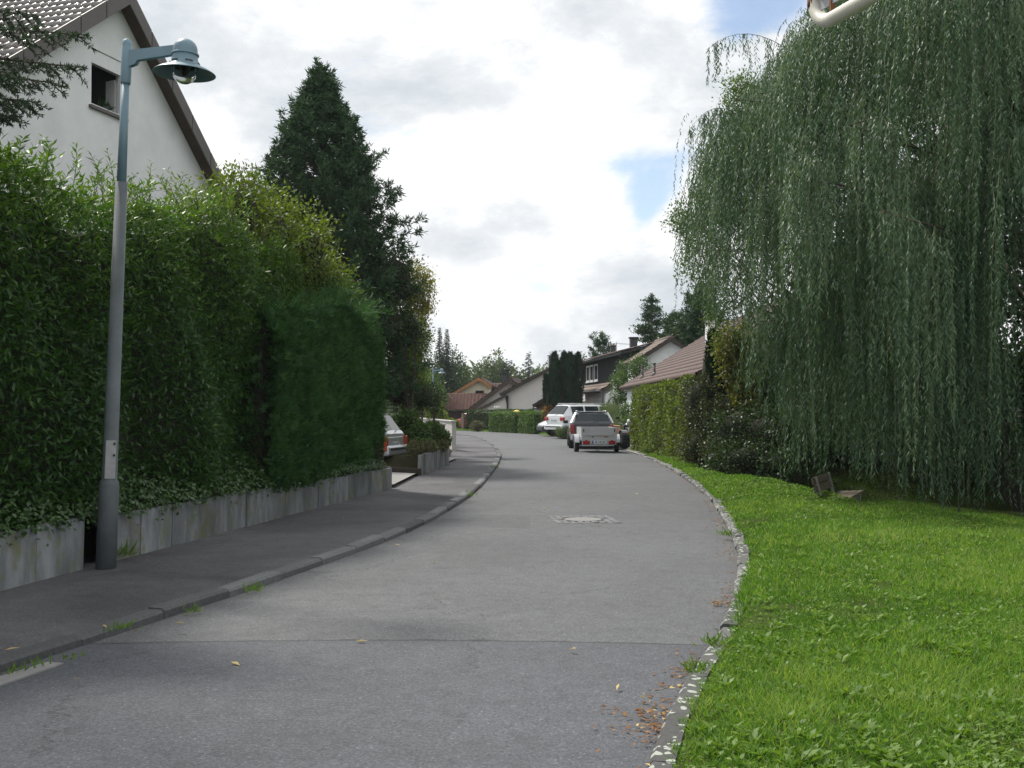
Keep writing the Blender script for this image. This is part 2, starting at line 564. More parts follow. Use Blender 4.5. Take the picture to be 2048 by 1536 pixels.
def ground_mat(name, cols, scale=1.2):
    m, t, b, out = new_mat(name)
    geo = nd(t, 'ShaderNodeNewGeometry')
    n = nd(t, 'ShaderNodeTexNoise', i_Scale=scale, i_Detail=10.0, i_Roughness=0.72)
    lk(t, geo.outputs['Position'], n.inputs['Vector'])
    f = nd(t, 'ShaderNodeTexNoise', i_Scale=70.0, i_Detail=4.0)
    lk(t, geo.outputs['Position'], f.inputs['Vector'])
    c = ramp(t, n.outputs[0], [(0.32, cols[0]), (0.5, cols[1]), (0.68, cols[2])])
    q = nd(t, 'ShaderNodeMix', data_type='RGBA', blend_type='MULTIPLY'); q.inputs[0].default_value = 1
    lk(t, c, q.inputs[6]); lk(t, ramp(t, f.outputs[0], [(0.3, 0.5), (0.7, 1.4)]), q.inputs[7])
    lk(t, q.outputs[2], b.inputs['Base Color'])
    b.inputs['Roughness'].default_value = 0.95
    b.inputs['Specular IOR Level'].default_value = 0.1
    bp = nd(t, 'ShaderNodeBump', i_Strength=0.8, i_Distance=0.03)
    lk(t, f.outputs[0], bp.inputs['Height']); lk(t, bp.outputs[0], b.inputs['Normal'])
    return m

def tile_mat(name, base, alt, rough=0.5, scale=4.0, coat=0.0):
    m, t, b, out = new_mat(name)
    geo = nd(t, 'ShaderNodeNewGeometry')
    n = nd(t, 'ShaderNodeTexNoise', i_Scale=scale, i_Detail=8.0, i_Roughness=0.7)
    lk(t, geo.outputs['Position'], n.inputs['Vector'])
    at = nd(t, 'ShaderNodeAttribute', attribute_name='tint')
    mixf = mth(t, 'ADD', mth(t, 'MULTIPLY', n.outputs[0], 0.6), mth(t, 'MULTIPLY', at.outputs['Fac'], 0.4))
    c = ramp(t, mixf, [(0.25, base), (0.7, alt)])
    lk(t, c, b.inputs['Base Color'])
    b.inputs['Coat Weight'].default_value = coat
    b.inputs['Coat Roughness'].default_value = 0.35
    b.inputs['Roughness'].default_value = rough
    return m

M = {}
M['road'] = asphalt('road_asphalt', (0.105, 0.110, 0.124), (0.126, 0.130, 0.138), seam_y=7.63, blotch=0.16, speck=0.85)
M['pavement'] = asphalt('pavement_asphalt', (0.1, 0.1, 0.1), (0.118, 0.117, 0.125), blotch=0.5, speck=0.8)
M['drive'] = plain('pale_concrete_paving', (0.25, 0.245, 0.24), 0.85, var=0.15, scale=6, bump=0.2)
M['panel'] = concrete_panel_mat()
M['kerb'] = kerb_mat('granite_kerb', (0.115, 0.12, 0.125))
M['kerb_lichen'] = kerb_mat('lichened_kerb', (0.10, 0.10, 0.10), lichen=0.58)
M['lawn'] = ground_mat('lawn_soil', [(0.055, 0.05, 0.022), (0.06, 0.09, 0.018), (0.07, 0.12, 0.02)], 2.2)
M['soil'] = ground_mat('garden_soil', [(0.035, 0.028, 0.018), (0.055, 0.05, 0.025), (0.05, 0.075, 0.02)], 1.0)
M['terrain'] = ground_mat('field_ground', [(0.04, 0.07, 0.02), (0.05, 0.09, 0.025), (0.07, 0.10, 0.03)], 0.2)
M['grass'] = leaf_mat('grass_blades', (0.045, 0.115, 0.010), (0.29, 0.37, 0.11), 0.42, 0.5, 0.3, mid=(0.100, 0.235, 0.026))
M['weed'] = leaf_mat('weed_leaves', (0.075, 0.15, 0.018), (0.17, 0.28, 0.05), 0.35, 0.5, 0.3)
M['laurel'] = leaf_mat('privet_leaves', (0.022, 0.070, 0.020), (0.145, 0.235, 0.024), 0.38, 0.42, 0.40, mid=(0.048, 0.12, 0.018))
M['ivy'] = leaf_mat('ivy_leaves', (0.02, 0.06, 0.015), (0.07, 0.14, 0.03), 0.2, 0.4, 0.5)
M['thuja'] = leaf_mat('thuja_sprays', (0.022, 0.068, 0.020), (0.065, 0.155, 0.045), 0.2, 0.6, 0.2)
M['yellowshrub'] = leaf_mat('yellow_green_leaves', (0.05, 0.10, 0.016), (0.165, 0.205, 0.030), 0.4, 0.5, 0.3)
M['pine'] = leaf_mat('pine_needles', (0.020, 0.055, 0.024), (0.062, 0.125, 0.050), 0.10, 0.6, 0.25)
M['spruce'] = leaf_mat('spruce_needles', (0.025, 0.05, 0.03), (0.06, 0.105, 0.055), 0.1, 0.6, 0.25)
M['yew'] = leaf_mat('yew_sprays', (0.010, 0.030, 0.015), (0.03, 0.065, 0.03), 0.1, 0.6, 0.2)
M['birch'] = leaf_mat('birch_leaves', (0.09, 0.11, 0.015), (0.30, 0.27, 0.04), 0.45, 0.5, 0.3)
M['willow'] = leaf_mat('willow_leaves', (0.030, 0.075, 0.036), (0.19, 0.265, 0.165), 0.20, 0.5, 0.28, mid=(0.066, 0.128, 0.070))
M['twig'] = plain('willow_twigs', (0.13, 0.14, 0.06), 0.7)
M['broad'] = leaf_mat('broad_leaves', (0.03, 0.075, 0.016), (0.10, 0.17, 0.035), 0.3, 0.45, 0.4)
M['darkbroad'] = leaf_mat('dark_leaves', (0.018, 0.042, 0.014), (0.06, 0.10, 0.03), 0.2, 0.4, 0.22)
M['purple'] = leaf_mat('purplish_leaves', (0.035, 0.045, 0.022), (0.12, 0.10, 0.05), 0.25, 0.4,0.22, mid=(0.055, 0.075, 0.03))
M['beech'] = leaf_mat('hornbeam_leaves', (0.045, 0.080, 0.014), (0.20, 0.225, 0.035), 0.4, 0.5, 0.25, mid=(0.095, 0.135, 0.022))
M['lighthedge'] = leaf_mat('light_hedge_leaves', (0.06, 0.12, 0.03), (0.13, 0.22, 0.06), 0.3, 0.5, 0.3)
M['lavender'] = leaf_mat('grey_green_stems', (0.09, 0.14, 0.07), (0.18, 0.22, 0.13), 0.25, 0.6, 0.2)
M['wood_far'] = leaf_mat('far_wood_leaves', (0.035, 0.065, 0.025), (0.13, 0.17, 0.06), 0.25, 0.6, 0.2)
M['deadleaf'] = leaf_mat('dead_leaves', (0.16, 0.07, 0.025), (0.55, 0.42, 0.18), 0.2, 0.7, 0.2, mid=(0.28, 0.14, 0.05))
M['bark'] = plain('bark', (0.075, 0.06, 0.045), 0.9, var=0.35, scale=6, bump=0.6, bscale=14)
M['core'] = plain('dark_inner_core', (0.022, 0.024, 0.013), 0.95, var=0.4, scale=9, bump=0.8, bscale=25)  # dark fill for the solid cores that stop light in hedges and bushes
M['polegrey'] = plain('grey_painted_pole', (0.112, 0.130, 0.140), 0.75, var=0.18, scale=5, bump=0.15, bscale=90, grime=0.25)
M['lampblue'] = plain('blue_grey_lamp_paint', (0.155, 0.245, 0.30), 0.45, var=0.08, scale=4, grime=0.3)
M['lampdark'] = plain('lamp_inside_grey', (0.22, 0.24, 0.235), 0.5)
M['doorplate'] = plain('pole_hatch_pale', (0.36, 0.36, 0.37), 0.6, grime=0.4)
M['render_white'] = plain('white_house_render', (0.80, 0.81, 0.82), 0.9, var=0.05, scale=2.0, bump=0.25, bscale=60, grime=0.20)
M['render_pink'] = plain('pinkish_house_render', (0.72, 0.68, 0.68), 0.9, var=0.05, scale=1.0, grime=0.08)
M['render_cream'] = plain('cream_house_render', (0.66, 0.62, 0.47), 0.9, var=0.04, scale=1.0)
M['render_blue'] = plain('bluish_white_render', (0.60, 0.66, 0.68), 0.9, var=0.05, scale=1.0)
M['blackwood'] = plain('black_timber_cladding', (0.020, 0.023, 0.026), 0.7, var=0.3, scale=3)
M['darkwood'] = plain('dark_brown_timber', (0.045, 0.034, 0.028), 0.7, var=0.3, scale=4)
M['orangewood'] = plain('varnished_verge_board', (0.36, 0.17, 0.06), 0.6, var=0.2)
M['fascia'] = plain('grey_brown_fascia', (0.095, 0.085, 0.08), 0.55, var=0.15, scale=5)
M['soffit'] = plain('brown_soffit_boards', (0.075, 0.055, 0.045), 0.8, var=0.25, scale=4)
M['tile_grey'] = tile_mat('glazed_grey_roof_tile', (0.12, 0.105, 0.10), (0.20, 0.175, 0.16), 0.36, coat=0.8)
M['tile_brown'] = tile_mat('brown_roof_tile', (0.058, 0.036, 0.034), (0.135, 0.088, 0.078), 0.75)
M['tile_tan'] = tile_mat('tan_roof_tile', (0.12, 0.09, 0.075), (0.24, 0.185, 0.155), 0.75)
M['tile_red'] = tile_mat('red_roof_tile', (0.085, 0.036, 0.028), (0.15, 0.07, 0.055), 0.75)
M['tile_dark'] = tile_mat('dark_red_roof_tile', (0.06, 0.03, 0.028), (0.11, 0.06, 0.05), 0.7)
M['slate'] = plain('dark_slate_chimney', (0.065, 0.062, 0.068), 0.7, var=0.25)
M['white_plastic'] = plain('white_window_frame', (0.72, 0.73, 0.74), 0.4, var=0.03)
M['metal_grey'] = plain('galvanised_metal', (0.42, 0.43, 0.44), 0.45, 0.6, var=0.12)
M['black_rubber'] = plain('tyre_rubber', (0.018, 0.018, 0.02), 0.85, var=0.2)
M['black_trim'] = plain('black_plastic_trim', (0.022, 0.023, 0.026), 0.5)
M['rim'] = plain('alloy_rim', (0.55, 0.56, 0.58), 0.3, 0.7)
M['red_lamp'] = plain('red_lamp_lens', (0.33, 0.012, 0.018), 0.2, var=0.1)
M['orange_lamp'] = plain('orange_lamp_lens', (0.36, 0.06, 0.025), 0.2, var=0.1)
M['plate'] = plain('number_plate_white', (0.62, 0.66, 0.68), 0.4, var=0.03)
M['plate_blue'] = plain('number_plate_blue', (0.02, 0.07, 0.30), 0.4)
M['ink'] = plain('black_print', (0.03, 0.03, 0.03), 0.6)
M['car_white'] = plain('white_car_paint', (0.70, 0.72, 0.75), 0.25, var=0.02, coat=0.8)
M['car_dark'] = plain('dark_blue_black_car_paint', (0.018, 0.022, 0.03), 0.25, var=0.05, coat=0.8)
M['car_silver'] = plain('silver_car_paint', (0.50, 0.52, 0.54), 0.3, 0.5, var=0.03, coat=0.8)
M['car_red'] = plain('red_car_paint', (0.35, 0.015, 0.03), 0.25, coat=0.8)
M['trailer'] = plain('white_trailer_sheet', (0.46, 0.47, 0.48), 0.45, var=0.05, grime=0.2)
M['terracotta'] = plain('terracotta', (0.52, 0.29, 0.20), 0.8, var=0.15)
M['sign_white'] = plain('yellowed_white_tube', (0.66, 0.63, 0.55), 0.45, var=0.06, scale=12, grime=0.22)
M['sign_back'] = plain('sign_back_grey', (0.34, 0.34, 0.36), 0.5, 0.3)
M['rust'] = plain('rusty_clamp', (0.16, 0.07, 0.03), 0.9, var=0.4, scale=30)
M['bench'] = plain('mossy_old_bench_wood', (0.13, 0.11, 0.075), 0.9, var=0.3, scale=10, grime=0.5)
M['bench_leg'] = plain('concrete_bench_foot', (0.38, 0.38, 0.36), 0.9, var=0.2, grime=0.4)
M['yellow'] = plain('yellow_lantern_roof', (0.70, 0.55, 0.08), 0.5)
M['stone_post'] = plain('stone_gate_post', (0.30, 0.25, 0.20), 0.9, var=0.25, grime=0.3)
M['brick'] = plain('brown_brickwork', (0.14, 0.095, 0.07), 0.9, var=0.3, scale=6)
M['whitewash'] = plain('pale_rendered_garden_wall', (0.55, 0.53, 0.52), 0.9, var=0.06, scale=1.5, grime=0.15)
M['grey_box'] = plain('grey_meter_cabinet', (0.22, 0.24, 0.24), 0.8, var=0.1)
M['setts'] = plain('granite_setts', (0.21, 0.21, 0.22), 0.85, var=0.25, scale=20, grime=0.4)
M['lid'] = plain('concrete_manhole_lid', (0.22, 0.22, 0.215), 0.8, var=0.15, scale=14, grime=0.3)
M['iron'] = plain('wrought_iron', (0.03, 0.03, 0.03), 0.6)
M['darkglass'] = None
def glass(name, col=(0.012, 0.020, 0.024), rough=0.04, spec=0.35):
    m, t, b, out = new_mat(name)
    tc = nd(t, 'ShaderNodeTexCoord')
    n = nd(t, 'ShaderNodeTexNoise', i_Scale=2.0, i_Detail=2.0)
    lk(t, tc.outputs['Object'], n.inputs['Vector'])
    lk(t, ramp(t, n.outputs[0], [(0.3, tuple(c * 0.8 for c in col)), (0.7, tuple(c * 1.25 for c in col))]), b.inputs['Base Color'])
    b.inputs['Roughness'].default_value = rough
    b.inputs['Specular IOR Level'].default_value = spec
    return m
M['darkglass'] = glass('tinted_glass')
M['room'] = plain('dim_room_behind_window', (0.02, 0.02, 0.022), 0.9)
def clear_glass(name):
    m, t, b, out = new_mat(name)
    b.inputs['Base Color'].default_value = (0.95, 0.97, 0.97, 1)
    b.inputs['Roughness'].default_value = 0.03
    b.inputs['Transmission Weight'].default_value = 1.0
    b.inputs['IOR'].default_value = 1.15
    return m
M['bulb'] = clear_glass('clear_lamp_globe')

# ------------------------------------------------------------------ the setting
def curve_pts(ctrl, step=0.25):
    """Catmull-Rom through (x, y) control points, resampled by length"""
    c = np.array(ctrl, float)
    c = np.vstack([2 * c[0] - c[1], c, 2 * c[-1] - c[-2]])
    out = []
    for i in range(1, len(c) - 2):
        for t in np.linspace(0, 1, 40, endpoint=False):
            p0, p1, p2, p3 = c[i - 1], c[i], c[i + 1], c[i + 2]
            out.append(0.5 * ((2 * p1) + (-p0 + p2) * t + (2 * p0 - 5 * p1 + 4 * p2 - p3) * t * t + (-p0 + 3 * p1 - 3 * p2 + p3) * t ** 3))
    out.append(c[-2])
    out = np.array(out)
    s = np.concatenate([[0], np.cumsum(np.linalg.norm(np.diff(out, axis=0), axis=1))])
    q = np.arange(0, s[-1], step)
    return np.stack([np.interp(q, s, out[:, 0]), np.interp(q, s, out[:, 1])], axis=1)

LEFT = [(-8.0, -6.0), (-5.6, 0.0), (-4.1, 4.0), (-3.3, 6.1), (-2.79, 8.0), (-2.30, 9.9), (-1.95, 11.4), (-1.40, 14.1),
        (-0.97, 17.6), (-0.64, 22.5), (-0.38, 32.0), (-0.43, 40.0), (-1.05, 51.0), (-2.2, 61.5), (-4.6, 68.0), (-9.0, 72.5), (-18.0, 77.5), (-30.0, 82.0)]
RIGHT = [(0.55, -6.0), (0.30, 0.0), (0.28, 3.0), (0.60, 5.0), (1.0, 6.5), (1.46, 7.95), (1.95, 9.9), (2.51, 12.6), (2.99, 16.0),
         (3.53, 20.6), (4.08, 29.0), (4.28, 38.0), (3.95, 46.0), (2.9, 56.0), (1.1, 69.0), (-3.6, 78.0), (-10.0, 83.0), (-18.0, 87.0), (-30.0, 91.0)]
LC = curve_pts(LEFT); RC = curve_pts(RIGHT)
def xr(y): return np.interp(y, RC[:340, 1], RC[:340, 0]) if np.max(y) < 78 else np.interp(y, RC[:, 1], RC[:, 0])
_rm = RC[:, 1] < 77; _lm = LC[:, 1] < 66
def xr(y): return np.interp(y, RC[_rm, 1], RC[_rm, 0])
def xl(y): return np.interp(y, LC[_lm, 1], LC[_lm, 0])
CR = np.array([(-5, 11), (0, 10), (5, 9.0), (10, 7.6), (14.4, 6.6), (16.4, 6.05), (18.5, 5.6), (20.6, 5.62), (22.9, 5.5), (24.8, 5.25), (27, 4.75), (29.5, 4.45), (32, 4.6), (60, 6.0)], float)
def crest(y): return np.interp(y, CR[:, 0], CR[:, 1])
def lawn_z(x, y):
    d = x - crest(y)
    s = np.clip(d / 0.75, 0, 1); s = s * s * (3 - 2 * s)
    nearw = np.clip((31 - y) / 3.0, 0, 1)
    z = 0.045 - (0.52 * s + 0.07 * np.clip(d - 0.6, 0, 18)) * nearw
    e = np.clip((x - xr(y) - 0.12) / 0.8, 0, 1)
    b = 0.025 * np.sin(x * 1.7 + 0.6 * y) * np.sin(y * 1.1 - 0.5 * x) + 0.012 * np.sin(x * 4.1) * np.sin(y * 3.3)
    return z + e * b + 0.03 * e

def grid_obj(name, Xs, Ys, Z, mat, kind='structure', smooth=True):
    h, w = Xs.shape
    V = np.stack([Xs.ravel(), Ys.ravel(), Z.ravel()], axis=1)
    i = np.arange(h * w).reshape(h, w)
    Fc = np.stack([i[:-1, :-1].ravel(), i[:-1, 1:].ravel(), i[1:, 1:].ravel(), i[1:, :-1].ravel()], axis=1)
    return npobj(name, V, Fc, mat, None, None, smooth, kind=kind)

# terrain under everything, with the wooded rise at the far end
tx = np.concatenate([np.linspace(-900, -60, 22), np.linspace(-50, 50, 51), np.linspace(60, 900, 22)])
ty = np.concatenate([np.linspace(-60, 80, 57), np.linspace(84, 400, 60), np.linspace(450, 1500, 18)])
TX, TY = np.meshgrid(tx, ty)
def terrain_z(x, y):
    z = -0.06 - 0.9 * np.clip((y - 84) / 12, 0, 1)
    rise = np.clip((y - 150) / 170, 0, 1); rise = rise * rise * (3 - 2 * rise)
    lat = 0.75 + 0.5 * np.clip((x + 60) / 160, 0, 1)
    z = z + rise * 6.8 * lat
    right = np.clip((x - xr(np.minimum(y, 76)) - 0.5) / 1.5, 0, 1) * np.clip((33 - y) / 2.5, 0, 1)
    left = np.clip((xl(np.minimum(y, 65)) - 1.0 - x) / 1.2, 0, 1) * np.clip((66 - y) / 4, 0, 1)
    return z - right * 3.2 - left * 0.6
grid_obj('terrain', TX, TY, terrain_z(TX, TY), M['terrain'])

# road
def resample(c, n):
    s = np.concatenate([[0], np.cumsum(np.linalg.norm(np.diff(c, axis=0), axis=1))])
    q = np.linspace(0, s[-1], n)
    return np.stack([np.interp(q, s, c[:, 0]), np.interp(q, s, c[:, 1])], axis=1)
nL = 260
a = resample(LC, nL); b = resample(RC, nL)
tt = np.linspace(0, 1, 9)[None, :]
RX = a[:, :1] * (1 - tt) + b[:, :1] * tt; RY = a[:, 1:] * (1 - tt) + b[:, 1:] * tt
RZ = 0.03 * (1 - (2 * tt - 1) ** 2) + 0 * RX
grid_obj('road', RX, RY, RZ - 0.002, M['road'])

# pavement slab along the left kerb
def normals2(c):
    t = np.gradient(c, axis=0); t /= np.linalg.norm(t, axis=1, keepdims=True)
    return np.stack([-t[:, 1], t[:, 0]], axis=1)           # to the left of travel
LN = normals2(LC)
KW = 0.14; PZ = 0.062
k0 = LC + LN * KW
wide = 2.4 + 0 * LC[:, 1]
k1 = LC + LN * wide[:, None]
tt = np.linspace(0, 1, 7)[None, :]
PX = k0[:, :1] * (1 - tt) + k1[:, :1] * tt; PY = k0[:, 1:] * (1 - tt) + k1[:, 1:] * tt
grid_obj('pavement', PX, PY, PZ - 0.012 + 0.012 * tt + 0 * PX, M['pavement'])

def kerb_stones(parent, C, N, length, width, z1, mat, s0, s1, side, rng, wob=0.006):
    """individual stones 'length' long laid along the curve"""
    s = np.concatenate([[0], np.cumsum(np.linalg.norm(np.diff(C, axis=0), axis=1))])
    mb = MB()
    L = length - 0.012
    prof = [(0, -0.12), (0, z1 - 0.022), (0.022, z1), (width, z1), (width, -0.12)]
    n = len(prof)
    vs = [(-L / 2, p[0] * side, p[1]) for p in prof] + [(L / 2, p[0] * side, p[1]) for p in prof]
    fs = [tuple(range(n)), tuple(range(2 * n - 1, n - 1, -1))] + [(i, n + i, n + i + 1, i + 1) for i in range(n - 1)]
    mb.add(vs, fs)
    me = None
    q = s0
    while q < s1:
        m = q + length / 2
        x0, y0 = np.interp(q, s, C[:, 0]), np.interp(q, s, C[:, 1])
        x1, y1 = np.interp(q + length, s, C[:, 0]), np.interp(q + length, s, C[:, 1])
        if me is None:
            o = mb.build('kerb_stone', mat)
            me = o.data
        else:
            o = link(bpy.data.objects.new('kerb_stone', me))
        o.location = ((x0 + x1) / 2 + rng.normal() * wob, (y0 + y1) / 2 + rng.normal() * wob, rng.normal() * wob)
        o.rotation_euler = (rng.normal() * 0.02, rng.normal() * 0.006, math.atan2(y1 - y0, x1 - x0) + rng.normal() * 0.006)
        put(o, parent)
        q += length

kl = thing('kerb', None, None); kl['kind'] = 'structure'
sL = np.concatenate([[0], np.cumsum(np.linalg.norm(np.diff(LC, axis=0), axis=1))])
sR = np.concatenate([[0], np.cumsum(np.linalg.norm(np.diff(RC, axis=0), axis=1))])
def s_at(C, S, y): return np.interp(y, C[:, 1], S)
kerb_stones(kl, LC, LN, 1.0, KW, 0.068, M['kerb'], s_at(LC[_lm], sL[_lm], 1.0), s_at(LC[_lm], sL[_lm], 65.0), 1, R0)
kr = thing('lawn_kerb', None, None); kr['kind'] = 'structure'
kerb_stones(kr, RC, -normals2(RC), 0.8, 0.12, 0.055, M['kerb_lichen'], s_at(RC[_rm], sR[_rm], 1.0), s_at(RC[_rm], sR[_rm], 37.5), -1, R0, wob=0.008)

# lawn right of the road with the bank that falls away under the willow
ly = np.concatenate([np.arange(-5, 32, 0.22), np.arange(32, 40, 0.5)])
lu = np.concatenate([np.linspace(0, 1, 26), 1 + np.linspace(0.02, 0.25, 12), np.linspace(1.3, 6, 26)])
LXe = xr(ly) + 0.105
LXc = crest(ly)
LX = LXe[:, None] + np.where(lu[None, :] <= 1, lu[None, :] * (LXc - LXe)[:, None], (LXc - LXe)[:, None] + (lu[None, :] - 1) * 5.0)
LY = np.repeat(ly[:, None], len(lu), axis=1)
grid_obj('lawn', LX, LY, lawn_z(LX, LY), M['lawn'])

# garden ground behind the left walls
gy = np.arange(3, 62, 0.5)
def wall_x(y): return np.interp(y, [3, 9.45, 21.4, 25.6, 30.7, 40, 52, 62], [-5.35, -4.30, -2.28, -2.06, -1.72, -2.1, -3.1, -4.6])
gu = np.array([0.06, 0.5, 2, 5, 12, 30])
GX = wall_x(gy)[:, None] - gu[None, :]
GY = np.repeat(gy[:, None], len(gu), axis=1)
gh = np.where((gy < 21.3), 0.50, np.where((gy > 26.2) & (gy < 30.7), 0.46, 0.12))
GZ = gh[:, None] + 0.06 * np.clip(gu[None, :] - 0.5, 0, 8) * (gh[:, None] > 0.3)
grid_obj('garden_ground', GX, GY, GZ, M['soil'])

# driveway slabs on the left and the right-hand forecourt
def sheet(name, pts, z, mat):
    mb = MB(); mb.poly([(p[0], p[1], z) for p in pts])
    return mb.build(name, mat, kind='structure')
sheet('driveway', [(-2.27, 21.6), (-2.15, 25.2), (-9, 30.5), (-12, 28.5), (-9, 22.8)], 0.128, M['drive'])
sheet('side_path', [(-1.75, 31.2), (-1.62, 33.6), (-6, 37.5), (-6, 35)], 0.108, M['drive'])
fc = MB()
yy = np.arange(36.6, 70, 1.2)
ex = xr(yy)
vs = []; fs = []
for i, y in enumerate(yy):
    vs += [(ex[i] + 0.02, y, 0.012), (ex[i] + 9, y + 0.3, 0.05)]
    if i: fs.append((2 * i - 2, 2 * i - 1, 2 * i + 1, 2 * i))
fc.add(vs, fs)
fc.build('forecourt', M['drive'], kind='structure')

# ------------------------------------------------------------------ retaining walls of concrete slabs
def slab_wall(label, p0, p1, h0, h1, n, z0, rng, name='retaining_wall'):
    root = thing(name, label, 'wall', (p0[0], p0[1], z0))
    p0 = np.array(p0, float); p1 = np.array(p1, float)
    d = (p1 - p0); L = np.linalg.norm(d); d /= L
    w = L / n
    mb = MB()
    t = 0.07
    mb.box(0, 0, 0.5, 1, t, 1)
    o0 = None
    for i in range(n):
        c = p0 + d * (i + 0.5) * w
        h = h0 + (h1 - h0) * (i + 0.5) / n + rng.normal() * 0.006
        if o0 is None:
            o = mb.build('slab', M['panel']); o0 = o
        else:
            o = link(bpy.data.objects.new('slab', o0.data))
        o.location = (c[0] + rng.normal() * 0.008 - 0.035 * d[1], c[1] + rng.normal() * 0.003 + 0.035 * d[0], z0 - 0.05)
        o.scale = (w - 0.014, 1, h + 0.05)
        o.rotation_euler = (rng.normal() * 0.012 + 0.02, rng.normal() * 0.004, math.atan2(d[1], d[0]))
        put(o, root)
    return root
slab_wall('long low wall of weathered grey concrete slabs under the left hedge', (-5.0, 5.3), (-4.08, 10.75), 0.46, 0.44, 7, 0.10, R0)
slab_wall('slab wall from the lamp post to the driveway, streaked green', (-4.02, 11.15), (-2.27, 21.4), 0.43, 0.36, 15, 0.10, R0)
slab_wall('short slab wall round the planted bed beyond the driveway', (-2.06, 25.6), (-1.72, 30.7), 0.42, 0.40, 12, 0.10, R0)
slab_wall('slab return of the long hedge wall at the driveway', (-2.30, 21.42), (-3.9, 22.0), 0.38, 0.36, 4, 0.10, R0)
ed = MB(); ed.bar((-2.08, 25.45, 0.15), (-4.8, 27.1, 0.15), 0.12, 0.14)
ed.build('bed_edging', M['darkwood'], label='low brown edging along the driveway in front of the planted bed', category='edging')

# ------------------------------------------------------------------ street lamps
def street_lamp(base, top, label, tilt=0.0, rz=0.0, hatch=True):
    root = thing('street_lamp', label, 'street lamp', base, 0.0, 'street lamps')
    H = top
    s = H / 5.0
    m = Matrix.Rotation(tilt, 4, 'Y') @ Matrix.Rotation(rz, 4, 'Z')
    def L(mb, name, mat, par=root, sm=True):
        o = mb.build(name, mat, None, sm)
        o.data.transform(m)
        o.parent = par
        return o
    j = 3.62 * s
    mb = MB(); mb.lathe([(0.0, -0.05), (0.096, -0.05), (0.093, 0.74 * s), (0.086, 0.78 * s), (0.071, 0.80 * s), (0.056, j), (0.0, j)], 20)
    lower = L(mb, 'lower_pole', M['polegrey'])
    mb = MB(); mb.lathe([(0.0, j - 0.05), (0.046, j - 0.05), (0.037, H - 0.42), (0.0, H - 0.42)], 18)
    up = L(mb, 'upper_pole', M['lampblue'])
    mb = MB(); mb.lathe([(0.0, H - 0.45), (0.044, H - 0.45), (0.050, H - 0.43), (0.050, H - 0.10), (0.046, H - 0.095), (0.048, H - 0.06), (0.038, H - 0.02), (0.0, H)], 18)
    L(mb, 'pole_cap', M['lampblue'])
    if hatch:
        hm = Matrix.Rotation(math.radians(36), 4, 'Z')
        mb = MB(); mb.box(0.0, -0.067, 0.99 * s, 0.095, 0.014, 0.36 * s, hm)
        ht = L(mb, 'hatch', M['doorplate'], lower, False)
        for lz in (1.03, 1.14):
            mb = MB(); mb.lathe([(0.0, 0), (0.012, 0), (0.012, 0.01), (0.0, 0.01)], 8, hm @ Matrix.Translation((0.03, -0.073, lz * s)) @ Matrix.Rotation(PI / 2, 4, 'X'))
            L(mb, 'lock', M['ink'], ht, False)
    za = H - 0.20
    mb = MB()
    pr = [(0.03, za + 0.075), (0.53, za + 0.105), (0.53, za + 0.015), (0.13, za - 0.025), (0.11, za - 0.06), (0.03, za - 0.085)]
    mb.prism([(x, -0.028, z) for x, z in pr], (0, 0.056, 0))
    L(mb, 'arm', M['lampblue'], root, False)
    hx = 0.63
    T = Matrix.Translation((hx, 0, za))
    mb = MB()
    dome = [(0.0, 0.165)] + [(0.115 * math.sin(a), 0.055 + 0.11 * math.cos(a)) for a in np.linspace(0.25, PI / 2, 8)] + [(0.117, 0.02)]
    mb.lathe(dome, 24, T)
    L(mb, 'dome', M['lampblue'])
    mb = MB(); mb.lathe([(0.117, 0.022), (0.130, 0.02), (0.130, 0.005), (0.117, 0.003)], 24, T)
    L(mb, 'collar', M['lampblue'])
    mb = MB(); mb.lathe([(0.118, 0.003), (0.125, -0.05), (0.140, -0.085), (0.16, -0.10)], 24, T)
    L(mb, 'skirt', M['lampblue'])
    for k in range(6):
        a = k * PI / 3 + 0.3
        mb = MB(); mb.box(0, 0, 0, 0.004, 0.07, 0.016, T @ Matrix.Rotation(a, 4, 'Z') @ Matrix.Translation((0.1345, 0, -0.07)))
        L(mb, 'vent_slot', M['ink'], root, False)
    mb = MB(); mb.lathe([(0.15, -0.098), (0.19, -0.112), (0.25, -0.14), (0.288, -0.165), (0.293, -0.172), (0.284, -0.172), (0.245, -0.149), (0.19, -0.12), (0.13, -0.104)], 36, T)
    L(mb, 'shade', M['lampblue'])
    mb = MB()
    for zc in np.linspace(-0.09, -0.16, 5):
        mb.lathe([(0.0, zc), (0.055, zc), (0.055, zc - 0.006), (0.0, zc - 0.006)], 14, T)
    mb.lathe([(0.0, -0.06), (0.035, -0.06), (0.035, -0.18), (0.02, -0.20), (0.0, -0.20)], 12, T)
    L(mb, 'lamp_holder', M['lampdark'])
    gl = [(0.112, -0.09), (0.115, -0.16)] + [(0.115 * math.cos(a), -0.16 - 0.11 * math.sin(a)) for a in np.linspace(0.15, PI / 2, 8)]
    mb = MB(); mb.lathe(gl, 24, T)
    L(mb, 'glass_globe', M['bulb'])
    return root
lb = G(212, 1128, 0.10)
street_lamp((lb.x, lb.y, 0.10), P(258, 76, lb.y).z - 0.10, 'tall grey and blue street lamp with round shade in front of the left hedge', tilt=math.radians(1.9), rz=math.radians(-14))
street_lamp((P(866, 800, 80).x, 80, -0.05), P(866, 736, 80).z + 0.05, 'small distant blue street lamp beyond the shrubs at the bend', tilt=0.0, rz=math.radians(-8), hatch=False)

